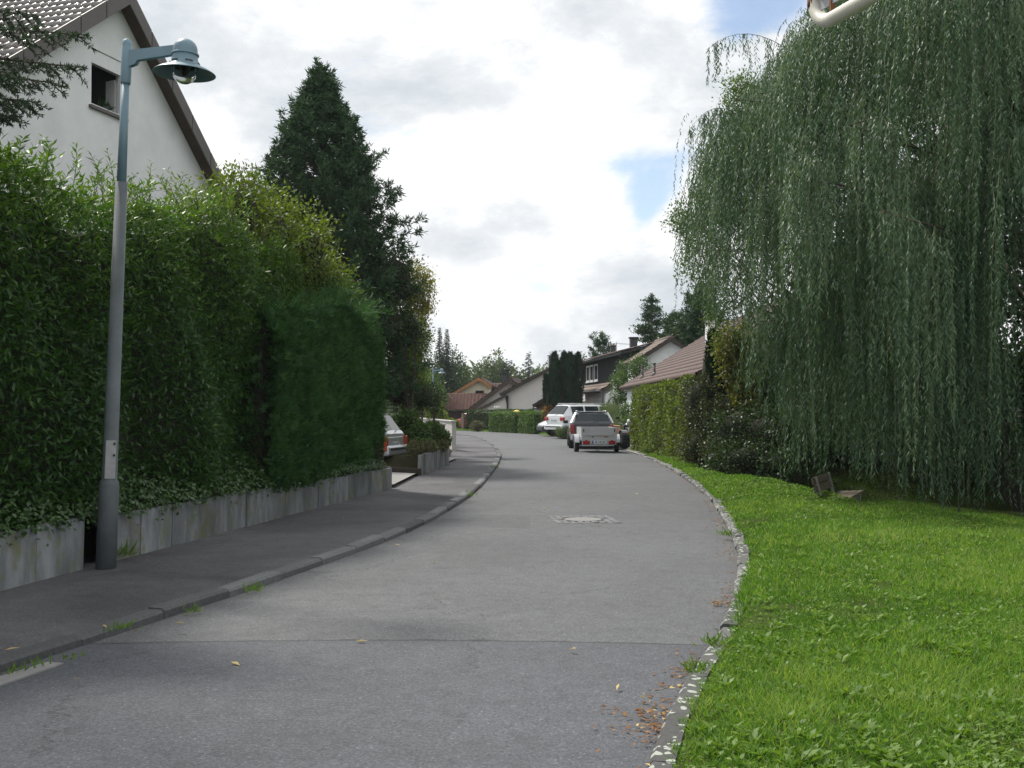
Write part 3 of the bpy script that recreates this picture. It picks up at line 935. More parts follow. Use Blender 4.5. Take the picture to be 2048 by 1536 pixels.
# ------------------------------------------------------------------ houses
def roof_slope(name, mat, a, b, up, n, th=0.09, parent=None, wave=0.0, pitch=0.30, rng=R0, step=0.03):
    """stepped courses between eave edge a-b and the same edge moved by 'up'; waves run up the slope"""
    a, b, up = Vector(a), Vector(b), Vector(up)
    e = b - a; L = e.length; e.normalize()
    u = up.normalized(); nn = e.cross(u).normalized()
    if nn.z < 0: nn = -nn
    cols = max(2, int(L / (pitch / 6))) if wave else 2
    cols = min(cols, 420)
    V = []; Fc = []; tn = []
    cl = up.length / n
    for i in range(n):
        s0 = i * cl - 0.03; s1 = (i + 1) * cl
        base = len(V)
        for k in range(cols):
            x = L * k / (cols - 1)
            wv = wave * (0.5 + 0.5 * math.cos(2 * PI * x / pitch)) if wave else 0
            p = a + e * x
            V.append(p + u * s0 + nn * (step - 0.02))
            V.append(p + u * s0 + nn * (step + wv + th * 0.3))
            V.append(p + u * s1 + nn * (wv + th * 0.2))
        for k in range(cols - 1):
            q = base + 3 * k
            Fc.append((q, q + 3, q + 4, q + 1)); Fc.append((q + 1, q + 4, q + 5, q + 2))
            r = 0.5 + 0.25 * math.sin(i * 7.3 + int(k * L / (cols - 1) / pitch) * 3.7) + rng.normal() * 0.05 if wave else rng.random()
            tn += [r, r]
    return npobj(name, np.array([tuple(v) for v in V]), np.array(Fc), mat, parent, np.clip(tn, 0, 1))

def slab(mb, a, b, c, d, th):
    a, b, c, d = [Vector(x) for x in (a, b, c, d)]
    n = (b - a).cross(d - a).normalized()
    if n.z < 0: n = -n
    mb.add([a, b, c, d, a - n * th, b - n * th, c - n * th, d - n * th],
           [(0, 1, 2, 3), (7, 6, 5, 4), (0, 4, 5, 1), (1, 5, 6, 2), (2, 6, 7, 3), (3, 7, 4, 0)])

# --- left house: gable wall runs with the street, ridge goes back to the left
def left_house():
    W0 = P(215, 165, 19.0); wdir = Vector((0.27, 0.963, 0)).normalized(); nrm = Vector((wdir.y, -wdir.x, 0)); back = -nrm
    root = thing('white_gabled_house', 'white rendered house with steep grey tiled gable behind the left hedge', 'house', (W0.x, W0.y, 0.5))
    def on(t, z, out=0.0): return Vector((W0.x, W0.y, 0)) + wdir * t + nrm * out + Vector((0, 0, z))
    zw = W0.z
    tr, zr = 0.215, 8.64             # ridge on the wall line
    pl, pr_ = 0.718, 0.858          # the two slopes differ a little
    tl, trr = tr - 5.4, tr + 5.4
    zel = zr - 5.4 * pl; zer = zr - 5.4 * pr_
    # wall with a real window opening
    wx0, wx1, wz0, wz1 = -0.44, 0.46, zw - 0.50, zw + 0.47
    mb = MB()
    def w(t, z): return on(t, z)
    def roofz(t): return zr - abs(t - tr) * (pl if t < tr else pr_)
    mb.poly([w(tl, 0.3), w(wx0, 0.3), w(wx0, roofz(wx0)), w(tl, zel)])
    mb.poly([w(wx1, 0.3), w(trr, 0.3), w(trr, zer), w(wx1, roofz(wx1))])
    mb.poly([w(wx0, 0.3), w(wx1, 0.3), w(wx1, wz0), w(wx0, wz0)])
    mb.poly([w(wx0, wz1), w(wx1, wz1), w(wx1, roofz(wx1)), w(tr, zr), w(wx0, roofz(wx0))])
    dpt = back * 0.16
    for (a, c) in (((wx0, wz0), (wx1, wz0)), ((wx1, wz0), (wx1, wz1)), ((wx1, wz1), (wx0, wz1)), ((wx0, wz1), (wx0, wz0))):
        mb.quad(w(*a), w(*c), w(*c) + dpt, w(*a) + dpt)
    mb.quad(w(tl, 0.3), w(tl, zel), w(tl, zel) + back * 10, w(tl, 0.3) + back * 10)
    mb.quad(w(trr, 0.3) + back * 10, w(trr, zer) + back * 10, w(trr, zer), w(trr, 0.3))
    mb.poly([w(tl, 0.3) + back * 10, w(tl, zel) + back * 10, w(tr, zr) + back * 10, w(trr, zer) + back * 10, w(trr, 0.3) + back * 10])
    mb.build('wall', M['render_white'], root)
    # window
    win = MB()
    iw = 0.055
    q = back * 0.035
    def fr(t0, z0, t1, z1): win.prism([on(t0, z0) + q, on(t1, z0) + q, on(t1, z1) + q, on(t0, z1) + q], back * 0.05)
    fr(wx0, wz0, wx0 + iw, wz1); fr(wx1 - iw, wz0, wx1, wz1); fr(wx0 + iw, wz0, wx1 - iw, wz0 + iw); fr(wx0 + iw, wz1 - iw, wx1 - iw, wz1)
    wo = win.build('window', M['white_plastic'], root)
    mb = MB(); mb.quad(on(wx0, wz0) + back * 0.9, on(wx1, wz0) + back * 0.9, on(wx1, wz1) + back * 0.9, on(wx0, wz1) + back * 0.9)
    for (a, c) in (((wx0, wz0), (wx1, wz0)), ((wx1, wz0), (wx1, wz1)), ((wx1, wz1), (wx0, wz1)), ((wx0, wz1), (wx0, wz0))):
        mb.quad(on(*a) + dpt, on(*c) + dpt, on(*c) + back * 0.9, on(*a) + back * 0.9)
    mb.build('room', M['room'], wo)
    mb = MB(); mb.prism([on(wx1 - 0.06, wz0 + 0.06) + back * 0.14, on(wx1 + 0.05, wz0 + 0.06) + back * 0.55, on(wx1 + 0.05, wz1 - 0.3) + back * 0.55, on(wx1 - 0.06, wz1 - 0.3) + back * 0.14], wdir * 0.04)
    mb.build('open_sash', M['white_plastic'], wo)
    mb = MB(); mb.prism([on(wx0 + 0.02, wz1 - 0.24, -0.02), on(wx1 - 0.02, wz1 - 0.24, -0.02), on(wx1 - 0.02, wz1 - 0.01, -0.02), on(wx0 + 0.02, wz1 - 0.01, -0.02)], back * 0.09)
    mb.build('roller_shutter', M['white_plastic'], wo)
    mb = MB(); mb.prism([on(wx0 - 0.06, wz0 - 0.05, 0.06), on(wx1 + 0.06, wz0 - 0.05, 0.06), on(wx1 + 0.06, wz0, 0.06), on(wx0 - 0.06, wz0, 0.06)], back * 0.19)
    mb.build('sill', M['fascia'], wo)
    rp = np.random.default_rng(6); npl = 60
    pp = np.array([tuple(on(-0.02 + 0.2 * rp.random(), wz0 + 0.06, -0.08 - 0.1 * rp.random())) for _ in range(npl)])
    Vp, _ = kites(pp, rp.normal(size=(npl, 3)) * 0.6 + np.array([0, 0, 0.9]), rvec(rp, npl), 0.22 * rp.uniform(0.5, 1.1, npl), 0.03)
    pot = MB(); pot.lathe([(0.0, 0), (0.06, 0), (0.08, 0.10), (0.0, 0.10)], 10, Matrix.Translation(on(0.07, wz0 + 0.005, -0.1)))
    pl_ = thing('potted_plant', 'small leafy potted plant on the sill of the open attic window', 'plant', tuple(on(0.07, wz0, -0.1)))
    npobj('leaves', Vp, np.arange(len(Vp)).reshape(-1, 4), M['darkbroad'], pl_, np.clip(rp.random(npl), 0, 1)); pot.build('pot', M['slate'], pl_, True)
    # roof decks
    ov = 0.25; eo = 0.55
    for side, nm in ((-1, 'left'), (1, 'right')):
        t_e = tr + side * (5.4 + eo); z_e = zr - (5.4 + eo) * (pl if side < 0 else pr_)
        a0 = on(tr, zr + 0.10, ov); a1 = on(t_e, z_e + 0.10, ov)
        mb = MB(); slab(mb, a0, a1, a1 + back * 11, a0 + back * 11, 0.10)
        deck = mb.build('roof', M['soffit'], root)
        # verge boards, in lengths
        nv = 9
        for k in range(nv):
            p = a0.lerp(a1, k / nv) + nrm * 0.012; q2 = a0.lerp(a1, (k + 1) / nv - 0.004) + nrm * 0.012
            mb = MB(); mb.prism([p + Vector((0, 0, 0.07)), q2 + Vector((0, 0, 0.07)), q2 + Vector((0, 0, -0.23)), p + Vector((0, 0, -0.23))], nrm * 0.025)
            mb.build('verge_board', M['fascia'], deck)
        slope = (a1 - a0); Ls = slope.length; v = slope.normalized()
        up = back.cross(v) * (1 if side == -1 else -1)
        up = up.normalized()
        if up.z < 0: up = -up
        if side == -1:
            # pantiles one by one where the picture shows them
            tw, te = 0.30, 0.335
            prof = [0.0, 0.018, 0.036, 0.042, 0.036, 0.018, 0.0, 0.018, 0.036, 0.042, 0.036, 0.018, 0.004]
            vs = []; fs = []
            for k, h in enumerate(prof):
                x = tw * k / (len(prof) - 1)
                vs += [(x, 0.0, h + 0.012), (x, te + 0.05, h + 0.040), (x, te + 0.05, h + 0.012)]
            for k in range(len(prof) - 1):
                fs += [(3 * k, 3 * k + 3, 3 * k + 4, 3 * k + 1), (3 * k + 1, 3 * k + 4, 3 * k + 5, 3 * k + 2)]
            tile = MB(); tile.add(vs, fs)
            me = None
            nrow = int(Ls / te)
            ncol = 34
            stuffV = []; stuffF = []
            for r in range(nrow):
                for c in range(ncol):
                    org = a0 + back * (c * tw + 0.0) + v * (r * te) + up * 0.012
                    mtx = Matrix((( back.x, v.x, up.x, org.x), (back.y, v.y, up.y, org.y), (back.z, v.z, up.z, org.z), (0, 0, 0, 1)))
                    if c < 17 and r < 17:
                        if me is None:
                            o = tile.build('roof_tile', M['tile_grey'], None, True); me = o.data
                        else:
                            o = link(bpy.data.objects.new('roof_tile', me))
                        o.matrix_basis = mtx
                        put(o, deck)
                    else:
                        bb = len(stuffV)
                        stuffV += [tuple(mtx @ Vector(p)) for p in vs]
                        stuffF += [tuple(i + bb for i in f) for f in fs]
            npobj('further_tiles', np.array(stuffV), np.array(stuffF), M['tile_grey'], deck, None, True, kind='stuff')
        else:
            roof_slope('tile_courses', M['tile_grey'], a1 + up * 0.02, a1 + back * 11 + up * 0.02, a0 - a1, 24, parent=deck, wave=0.03, pitch=0.30)
    mb = MB(); mb.tube([on(tr, zr + 0.16, ov), on(tr, zr + 0.16, ov) + back * 11], 0.11, 8)
    mb.build('ridge', M['tile_grey'], root, True)
    return root
left_house()

def gable_house(name, label, Lp, Rg, Rp, depth, z0, wall, roof, over=0.35, th=0.16, courses=0.34, wave=0.02, verge='darkwood', verge_h=0.2, roofs=(1, 1)):
    """Lp, Rg, Rp: left eave, ridge, right eave at the near gable (roof underside); depth: vector along the ridge"""
    Lp, Rg, Rp, depth = Vector(Lp), Vector(Rg), Vector(Rp), Vector(depth)
    mid = (Lp + Rp) / 2
    root = thing(name, label, 'house', (mid.x, mid.y, z0))
    d = depth.normalized()
    mb = MB()
    li = Lp.lerp(Rg, over / (Rg - Lp).length); ri = Rp.lerp(Rg, min(0.9, over / (Rg - Rp).length))
    mb.prism([Vector((li.x, li.y, z0)), Vector((ri.x, ri.y, z0)), ri, Rg, li], depth)
    mb.build('wall', M[wall], root)
    for E, flag in ((Lp, roofs[0]), (Rp, roofs[1])):
        if not flag: continue
        a0 = Rg - d * over + Vector((0, 0, th)); a1 = E - d * over + Vector((0, 0, th))
        D = depth + d * over * 2
        mb = MB(); slab(mb, a0, a1, a1 + D, a0 + D, th - 0.01)
        deck = mb.build('roof', M['soffit'], root)
        n = max(3, int((a0 - a1).length / courses))
        roof_slope('tile_courses', M[roof], a1 + Vector((0, 0, 0.012)), a1 + D + Vector((0, 0, 0.012)), a0 - a1, n, parent=deck, wave=wave, pitch=0.3)
        mb = MB(); 
        p, q = a0 - d * 0.02 + Vector((0, 0, 0.05)), a1 - d * 0.02 + Vector((0, 0, 0.05))
        mb.prism([p, q, q - Vector((0, 0, verge_h)), p - Vector((0, 0, verge_h))], -d * 0.04)
        mb.build('verge_board', M[verge], deck)
    rr = MB(); rr.tube([Rg - d * over + Vector((0, 0, th + 0.05)), Rg + depth + d * over + Vector((0, 0, th + 0.05))], 0.10, 7)
    rr.build('ridge', M[roof], root, True)
    return root

def chimney(parent, px0, px1, ytop, ybot, Y, mat, dep=0.7, cap=True, capmat='slate'):
    a = P(px0, ytop, Y); b = P(px1, ybot, Y)
    mb = MB(); mb.box((a.x + b.x) / 2, Y + dep / 2, (a.z + b.z) / 2, b.x - a.x, dep, a.z - b.z)
    c = mb.build('chimney', M[mat], parent)
    if cap:
        mb = MB(); mb.box((a.x + b.x) / 2, Y + dep / 2, a.z + 0.03, b.x - a.x + 0.12, dep + 0.12, 0.06)
        mb.build('chimney_cap', M[capmat], c)
    return c

def window_box(parent, p0, p1, z0, z1, nrm, frame=0.08, mat='white_plastic'):
    """framed window standing 3 cm proud on a wall: p0,p1 horizontal ends"""
    p0, p1 = Vector(p0), Vector(p1); n = Vector(nrm).normalized()
    p0.z = 0; p1.z = 0
    e = (p1 - p0).normalized()
    def q(p, z, o): return Vector((p.x, p.y, z)) + n * o
    mb = MB()
    for (s0, s1, a, b) in ((p0, p0 + e * frame, z0, z1), (p1 - e * frame, p1, z0, z1), (p0 + e * frame, p1 - e * frame, z0, z0 + frame), (p0 + e * frame, p1 - e * frame, z1 - frame, z1)):
        mb.prism([q(s0, a, 0.04), q(s1, a, 0.04), q(s1, b, 0.04), q(s0, b, 0.04)], -n * 0.05)
    w = mb.build('window', M[mat], parent)
    mb = MB(); mb.quad(q(p0 + e * frame, z0 + frame, 0.012), q(p1 - e * frame, z0 + frame, 0.012), q(p1 - e * frame, z1 - frame, 0.012), q(p0 + e * frame, z1 - frame, 0.012))
    mb.build('pane', M['darkglass'], w)
    mb = MB(); mb.prism([q(p0 - e * 0.05, z0 - 0.05, 0.09), q(p1 + e * 0.05, z0 - 0.05, 0.09), q(p1 + e * 0.05, z0 - 0.003, 0.09), q(p0 - e * 0.05, z0 - 0.003, 0.09)], -n * 0.088)
    mb.build('sill', M[mat], w)
    return w

# A: cream gable with red roofs, far left of the bend
Y = 98.0
hA = gable_house('cream_gabled_house', 'cream house with red tiled roofs and orange verge at the end of the street', P(885, 803, Y), P(958, 760, Y), P(984, 776, Y), (0.5, 9, 0), -1.2, 'render_cream', 'tile_red', verge='orangewood', verge_h=0.28)
window_box(hA, P(951, 790, Y) , P(968, 790, Y), P(951, 788, Y).z, P(951, 781, Y).z, (0, -1, 0), 0.06, 'blackwood')
a = P(888, 819, 93.5); b = P(972, 819, 93.5)
mb = MB(); up = P(930, 787, 97.3) - P(930, 819, 93.5); up.x = 0
roof_slope('porch_roof', M['tile_red'], a, b, up, 14, parent=hA, wave=0.03, pitch=0.3)
mb.box((a.x + b.x) / 2, 95.8, (a.z - 1.2) / 2 - 0.08, (b.x - a.x) - 0.5, 3.4, a.z + 1.2)
mb.build('porch_wall', M['tile_dark'], hA)
a = P(968, 800, 99.0); b = P(1046, 800, 99.0); up = P(980, 767, 103) - P(980, 800, 99.0); up.x = 0
roof_slope('rear_roof', M['tile_dark'], a, b, up, 12, parent=hA, wave=0.03, pitch=0.3)
mb = MB(); mb.box((a.x + b.x) / 2, 101.5, (a.z - 1.2) / 2, b.x - a.x, 4.0, a.z + 1.0); mb.build('rear_wall', M['render_cream'], hA)
# B: white house with a heavy dark verge
Y = 89.0
hB = gable_house('dark_verged_house', 'white house with heavy dark brown verge between the cream and pink houses', P(928, 832, Y), P(1020, 762, Y), P(1062, 792, Y), (0.8, 8, 0), -1.0, 'render_white', 'tile_dark', over=0.5, th=0.2, verge_h=0.42)
chimney(hB, 1004, 1013, 754, 772, Y + 3, 'slate')
window_box(hB, P(1023, 790, Y), P(1035, 790, Y), P(1023, 789, Y).z, P(1023, 772, Y).z, (0, -1, 0), 0.06, 'darkwood')
mb = MB(); mb.tube([P(1062, 735, Y + 5), P(1062, 775, Y + 5)], 0.04, 6); mb.build('aerial_mast', M['metal_grey'], hB)
# lean-to in front of B
Y = 84.5
hL = gable_house('lean_to_annexe', 'low pinkish lean-to with sloping roof beside the big pink gable', P(946, 829, Y), P(1013, 793, Y), P(1020, 800, Y), (0.3, 4, 0), -0.5, 'render_pink', 'tile_tan', over=0.2, th=0.14, roofs=(1, 0))
tl0 = P(988, 831, 84.2)
mb = MB()
for k in range(3):
    p = P(990 + k * 4.5, 830, 84.0); mb.tube([p, p + Vector((0, 0, 0.42))], 0.025, 6)
p = P(994, 832, 84.0); mb.tube([p - Vector((0, 0, 0.8)), p + Vector((0, 0, 0.1))], 0.05, 6); mb.bar(P(988, 826, 84.0), P(1001, 826, 84.0), 0.05, 0.05)
lan = mb.build('garden_lantern', M['blackwood'], label='small black garden lantern with three white globes before the lean-to', category='lantern')
mb = MB()
for k in range(3):
    p = P(990 + k * 4.5, 815, 84.0)
    mb.lathe([(0.0, -0.09), (0.08, -0.04), (0.09, 0.02), (0.05, 0.08), (0.0, 0.09)], 10, Matrix.Translation(p))
mb.build('globe', M['white_plastic'], lan, True)
# C: big pinkish gable
Y = 80.0
hC = gable_house('pink_gabled_house', 'large plain pinkish white gable with brown roof behind the low green hedge', P(1001, 793, Y), P(1116, 733, Y), P(1215, 785, Y), (1.2, 10, 0), -0.4, 'render_pink', 'tile_tan', over=0.45, th=0.16)
chimney(hC, 1097, 1113, 712, 760, Y + 3, 'slate')
mb = MB(); mb.tube([P(1096.5, 712, Y + 2.8), P(1096.5, 745, Y + 2.8)], 0.05, 6); mb.build('flue_pipe', M['white_plastic'], hC)
mb = MB(); p = P(1010, 794, Y - 0.3); mb.prism([p, P(1017, 790, Y - 0.3), P(1017, 833, Y - 0.3), P(1014, 833, Y - 0.3), P(1013, 808, Y - 0.3)], (0, 0.28, 0)); mb.build('timber_bracket', M['blackwood'], hC)
# D: small garage with tan roof, slope towards the street
Y = 70.5
hD = gable_house('garage', 'small white garage with a tan tiled roof left of the dark yew', P(1066, 815, Y), P(1120, 781, Y), P(1165, 812, Y), (0.3, 5, 0), -0.1, 'brick', 'tile_tan', over=0.25, th=0.12)
mb = MB(); a = P(1069, 818, Y - 0.05); b = P(1081, 846, Y - 0.05); mb.box((a.x + b.x) / 2, Y + 0.05, (a.z + b.z) / 2, b.x - a.x, 0.12, a.z - b.z); mb.build('door_surround', M['white_plastic'], hD)
mb = MB(); a = P(1073, 823, Y - 0.1); b = P(1078, 846, Y - 0.1); mb.box((a.x + b.x) / 2, Y - 0.02, (a.z + b.z) / 2, b.x - a.x, 0.05, a.z - b.z); mb.build('door', M['slate'], hD)
mb = MB(); mb.tube([P(1066, 815, Y - 0.3), P(1066, 815, Y - 0.3) + Vector((0.0, 0, -0.05)), P(1082, 820, Y - 0.25), P(1083, 852, Y - 0.25)], 0.05, 6); mb.build('downpipe', M['slate'], hD)
# E: black timber house, long side towards the street
e0 = Vector((4.72, 76.7, 0)); e1 = Vector((6.30, 60.1, 0)); ed = (e1 - e0).normalized(); en = Vector((ed.y, -ed.x, 0))
if en.x > 0: en = -en
hE = thing('black_clad_house', 'black timber clad house with three white framed windows, right side of the bend', 'house', (5.2, 60, 0))
zt = 4.72
mb = MB(); mb.prism([e0 + Vector((0, 0, 3.09)), e0 + Vector((0, 0, zt)), e1 + Vector((0, 0, zt)), e1 + Vector((0, 0, 3.09))], -en * 6.5); mb.build('upper_wall', M['blackwood'], hE)
mb = MB(); mb.prism([e0 + Vector((0, 0, -0.1)) - en * 0.05, e0 + Vector((0, 0, 3.09)) - en * 0.05, e1 + Vector((0, 0, 3.09)) - en * 0.05, e1 + Vector((0, 0, -0.1)) - en * 0.05], -en * 6.4); mb.build('lower_wall', M['render_white'], hE)
bd = MB()
nb = 60
for k in range(nb):
    p = e0.lerp(e1, (k + 0.5) / nb)
    bd.bar(p + en * 0.012 + Vector((0, 0, 3.09)), p + en * 0.012 + Vector((0, 0, zt)), 0.04, 0.03)
bd.build('cover_battens', M['blackwood'], hE, kind='stuff')
a0 = e0 - ed * 0.6 + en * 0.6 + Vector((0, 0, zt - 0.16)); a1 = e1 + ed * 0.3 + en * 0.6 + Vector((0, 0, zt - 0.16))
upv = -en * 4.0 + Vector((0, 0, 1.0))
mb = MB(); slab(mb, a0, a1, a1 + upv, a0 + upv, 0.14); dk = mb.build('roof', M['blackwood'], hE)
roof_slope('tile_courses', M['tile_dark'], a0 + Vector((0, 0, 0.02)), a1 + Vector((0, 0, 0.02)), upv, 10, parent=dk, wave=0.02)
for (xa, xb) in ((1173.5, 1179.5), (1181, 1187.5), (1189.5, 1196.5)):
    def hit(px):
        d = ray(px, 740); t = ((e0.x - 0) * en.x + (e0.y - 0) * en.y) / (d[0] * en.x + d[1] * en.y)
        return Vector((d[0] * t, d[1] * t, 0))
    window_box(hE, hit(xa), hit(xb), 3.26, 4.33, en, 0.11)
l0 = Vector((4.29, 75.6, 2.63)); l1 = Vector((5.21, 65.3, 2.63)); lup = Vector((1.55, 0.1, 0.97))
roof_slope('lower_roof', M['tile_tan'], l0, l1, lup, 4, parent=hE, wave=0.03, step=0.05)
mb = MB(); slab(mb, l0 - Vector((0, 0, 0.02)), l1 - Vector((0, 0, 0.02)), l1 + lup - Vector((0, 0, 0.02)), l0 + lup - Vector((0, 0, 0.02)), 0.16); mb.build('lower_roof_deck', M['darkwood'], hE)
mb = MB(); mb.tube([l0 + Vector((-0.07, 0, -0.05)), l1 + Vector((-0.07, 0, -0.05)), l1 + Vector((0.05, 0.0, -0.12)), l1 + Vector((0.1, 0.1, -2.55))], 0.06, 7); mb.build('gutter', M['slate'], hE)
mb = MB(); w0 = l1 + Vector((0.25, 0.25, -2.7)); mb.prism([w0, w0 + Vector((2.7, 0, 0)), w0 + Vector((2.7, 0, 3.4)), w0 + Vector((1.3, 0, 3.3)), w0 + Vector((0, 0, 2.45))], (0, 0.25, 0)); mb.build('end_wall', M['render_white'], hE)
mb = MB(); mb.box(4.64, 72.0, 0.95, 0.7, 0.2, 2.1); mb.build('porch_wall', M['render_cream'], hE)
for k in range(2):
    mb = MB(); mb.box(4.50 + 0.30 * k, 71.88, 1.2, 0.14, 0.03, 0.8); mb.build('porch_window', M['slate'], hE)
chimney(hE, 1261, 1275, 676, 730, 64, 'slate', 0.6)
sc = chimney(hE, 1221.5, 1232, 691, 720, 72, 'slate', 0.5, True, 'metal_grey')
p = P(1232, 690, 71.8)
mb = MB(); mb.tube([P(1233, 720, 71.8), P(1233, 684, 71.8)], 0.025, 6); mb.tube([P(1224, 686.5, 71.8), P(1259, 688.5, 71.8)], 0.018, 6)
for k in range(6): mb.tube([P(1228 + 5 * k, 687.3, 71.6), P(1228 + 5 * k, 687.3, 72.4)], 0.012, 5)
mb.build('aerial', M['metal_grey'], hE)
# F: white gable with tan roof
Y = 56.8
hF = gable_house('white_gable_house', 'white gable with tan tiled roof rising behind the climbing rose', P(1268, 728, Y), P(1340, 682, Y), P(1424, 736, Y), (-0.25, 3.2, 0), 0.0, 'render_white', 'tile_tan', over=0.3, th=0.12, wave=0.03)
window_box(hF, P(1324, 730, Y), P(1341, 730, Y), P(1324, 731, Y).z, P(1324, 724, Y).z, (0, -1, 0), 0.05, 'blackwood')
# G: brown roof behind the clipped hedge; slope faces the street
g1 = Vector((5.28, 32.4, 2.52)); gr1 = Vector((10.2, 32.4, 5.52))
hG = gable_house('brown_roofed_house', 'house under a broad brown tiled roof behind the clipped yellow-green hedge', g1 + Vector((0, 0, -0.14)), gr1 + Vector((0, 0, -0.14)), Vector((15.1, 32.4, 2.38)), (0, 22.2, 0), -0.1, 'render_blue', 'tile_brown', over=0.35, th=0.14, courses=0.36, wave=0.035, verge_h=0.22)
for (px, py) in ((1285, 757), (1309, 750)):
    Yv = 50.0 if px < 1300 else 46.0
    p = Vector(((px - 1024) / F * Yv, Yv, 0))
    zr = 2.52 + (p.x - 5.28) * 3.0 / 4.92 + 0.1
    vp = MB(); vp.tube([(p.x, p.y, zr - 0.1), (p.x, p.y, zr + 0.42)], 0.05, 8); vp.tube([(p.x, p.y, zr + 0.42), (p.x, p.y, zr + 0.47)], 0.075, 8); vp.tube([(p.x, p.y, zr - 0.1), (p.x, p.y, zr + 0.1)], [0.13, 0.06], 8)
    vp.build('vent_pipe', M['fascia'], hG, True)
chimney(hG, 1415, 1430, 640, 700, 46.0, 'render_white', 0.6)

# brown building glimpsed behind the willow
sh = thing('timber_shed', 'dim brown plank shed wall glimpsed behind the willow at the right edge', 'shed', (16.0, 27.5, -1.6))
o0 = None
for k in range(14):
    if o0 is None:
        mb = MB(); mb.box(0, 0, 0, 7.0, 0.05, 0.19); o = mb.build('plank', M['brick']); o0 = o
    else:
        o = link(bpy.data.objects.new('plank', o0.data))
    o.location = (16.0, 27.5 + R0.normal() * 0.008, -1.5 + 0.2 * k); put(o, sh)
mb = MB(); mb.prism([(12.3, 27.55, 1.25), (19.7, 27.55, 1.25), (19.7, 30.5, 2.0), (12.3, 30.5, 2.0)], (0, 0, 0.12)); mb.build('roof', M['tile_dark'], sh)
mb = MB(); mb.box(16, 29.0, -0.2, 6.9, 2.8, 2.7); mb.build('wall', M['darkwood'], sh)

# ------------------------------------------------------------------ vegetation
def hedge_surface(rng, n, A, B, thick, z0, ztop, w=(0.62, 0.2, 0.08, 0.05, 0.05), batter=0.0, rnd=0.25, lumpa=0.10, lumpf=2.2, seed=3, depth=0.10):
    """points on the outside of a hedge whose street face runs A->B (2D); garden side lies to the left of A->B"""
    A = np.array(A, float); B = np.array(B, float)
    d = B - A; L = np.linalg.norm(d); d /= L
    nf = np.array([d[1], -d[0]])                     # towards the street
    face = rng.choice(5, size=n, p=np.array(w) / sum(w))  # 0 front 1 top 2 back 3 endA 4 endB
    s = rng.random(n) * L; q = rng.random(n) * thick; h = rng.random(n)
    hz = ztop(s) if callable(ztop) else np.full(n, ztop)
    q = np.where(face == 0, 0.0, np.where(face == 2, thick, q))
    s = np.where(face == 3, 0.0, np.where(face == 4, L, s))
    z = np.where(face == 1, hz, z0 + h * (hz - z0))
    nx = np.zeros((n, 3))
    nx[face == 0] = (*nf, 0.12); nx[face == 2] = (*-nf, 0.1); nx[face == 1] = (0, 0, 1); nx[face == 3] = (*-d, 0.1); nx[face == 4] = (*d, 0.1)
    # round the shoulders
    fz = np.clip((hz - z) / rnd, 0, 1)
    q = q + np.where(face == 0, (1 - fz) ** 2 * rnd * 0.8, 0)
    q = q + np.where(face == 0, batter * (z - z0) / (hz - z0 + 1e-6), 0)
    pos = np.stack([A[0] + d[0] * s - nf[0] * q, A[1] + d[1] * s - nf[1] * q, z], axis=1)
    pos += nx * (lumpa * lump(pos, lumpf, seed) - np.abs(rng.normal(size=n)) * depth)[:, None]
    return pos, unit(nx)

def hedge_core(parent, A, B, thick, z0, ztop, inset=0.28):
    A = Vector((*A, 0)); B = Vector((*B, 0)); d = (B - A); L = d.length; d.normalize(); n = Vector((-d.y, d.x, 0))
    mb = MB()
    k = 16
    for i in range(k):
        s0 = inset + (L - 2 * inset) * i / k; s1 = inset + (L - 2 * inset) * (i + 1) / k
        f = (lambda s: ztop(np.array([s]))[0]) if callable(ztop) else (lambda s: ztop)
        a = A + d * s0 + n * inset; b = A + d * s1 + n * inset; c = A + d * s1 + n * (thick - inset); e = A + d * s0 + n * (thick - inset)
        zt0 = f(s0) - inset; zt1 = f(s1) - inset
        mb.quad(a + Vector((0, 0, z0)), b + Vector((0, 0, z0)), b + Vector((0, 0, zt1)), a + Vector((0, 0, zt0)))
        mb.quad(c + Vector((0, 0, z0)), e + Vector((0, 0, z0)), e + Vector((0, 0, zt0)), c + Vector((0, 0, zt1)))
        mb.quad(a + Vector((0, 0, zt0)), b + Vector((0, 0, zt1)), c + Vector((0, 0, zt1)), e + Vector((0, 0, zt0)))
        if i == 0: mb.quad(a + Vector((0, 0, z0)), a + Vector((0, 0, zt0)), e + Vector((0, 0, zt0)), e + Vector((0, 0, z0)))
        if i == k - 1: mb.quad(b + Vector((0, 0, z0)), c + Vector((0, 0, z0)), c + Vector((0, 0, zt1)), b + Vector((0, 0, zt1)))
    return mb.build('branches', M['core'], parent)  # solid dark core added to stop light passing through, in place of branches

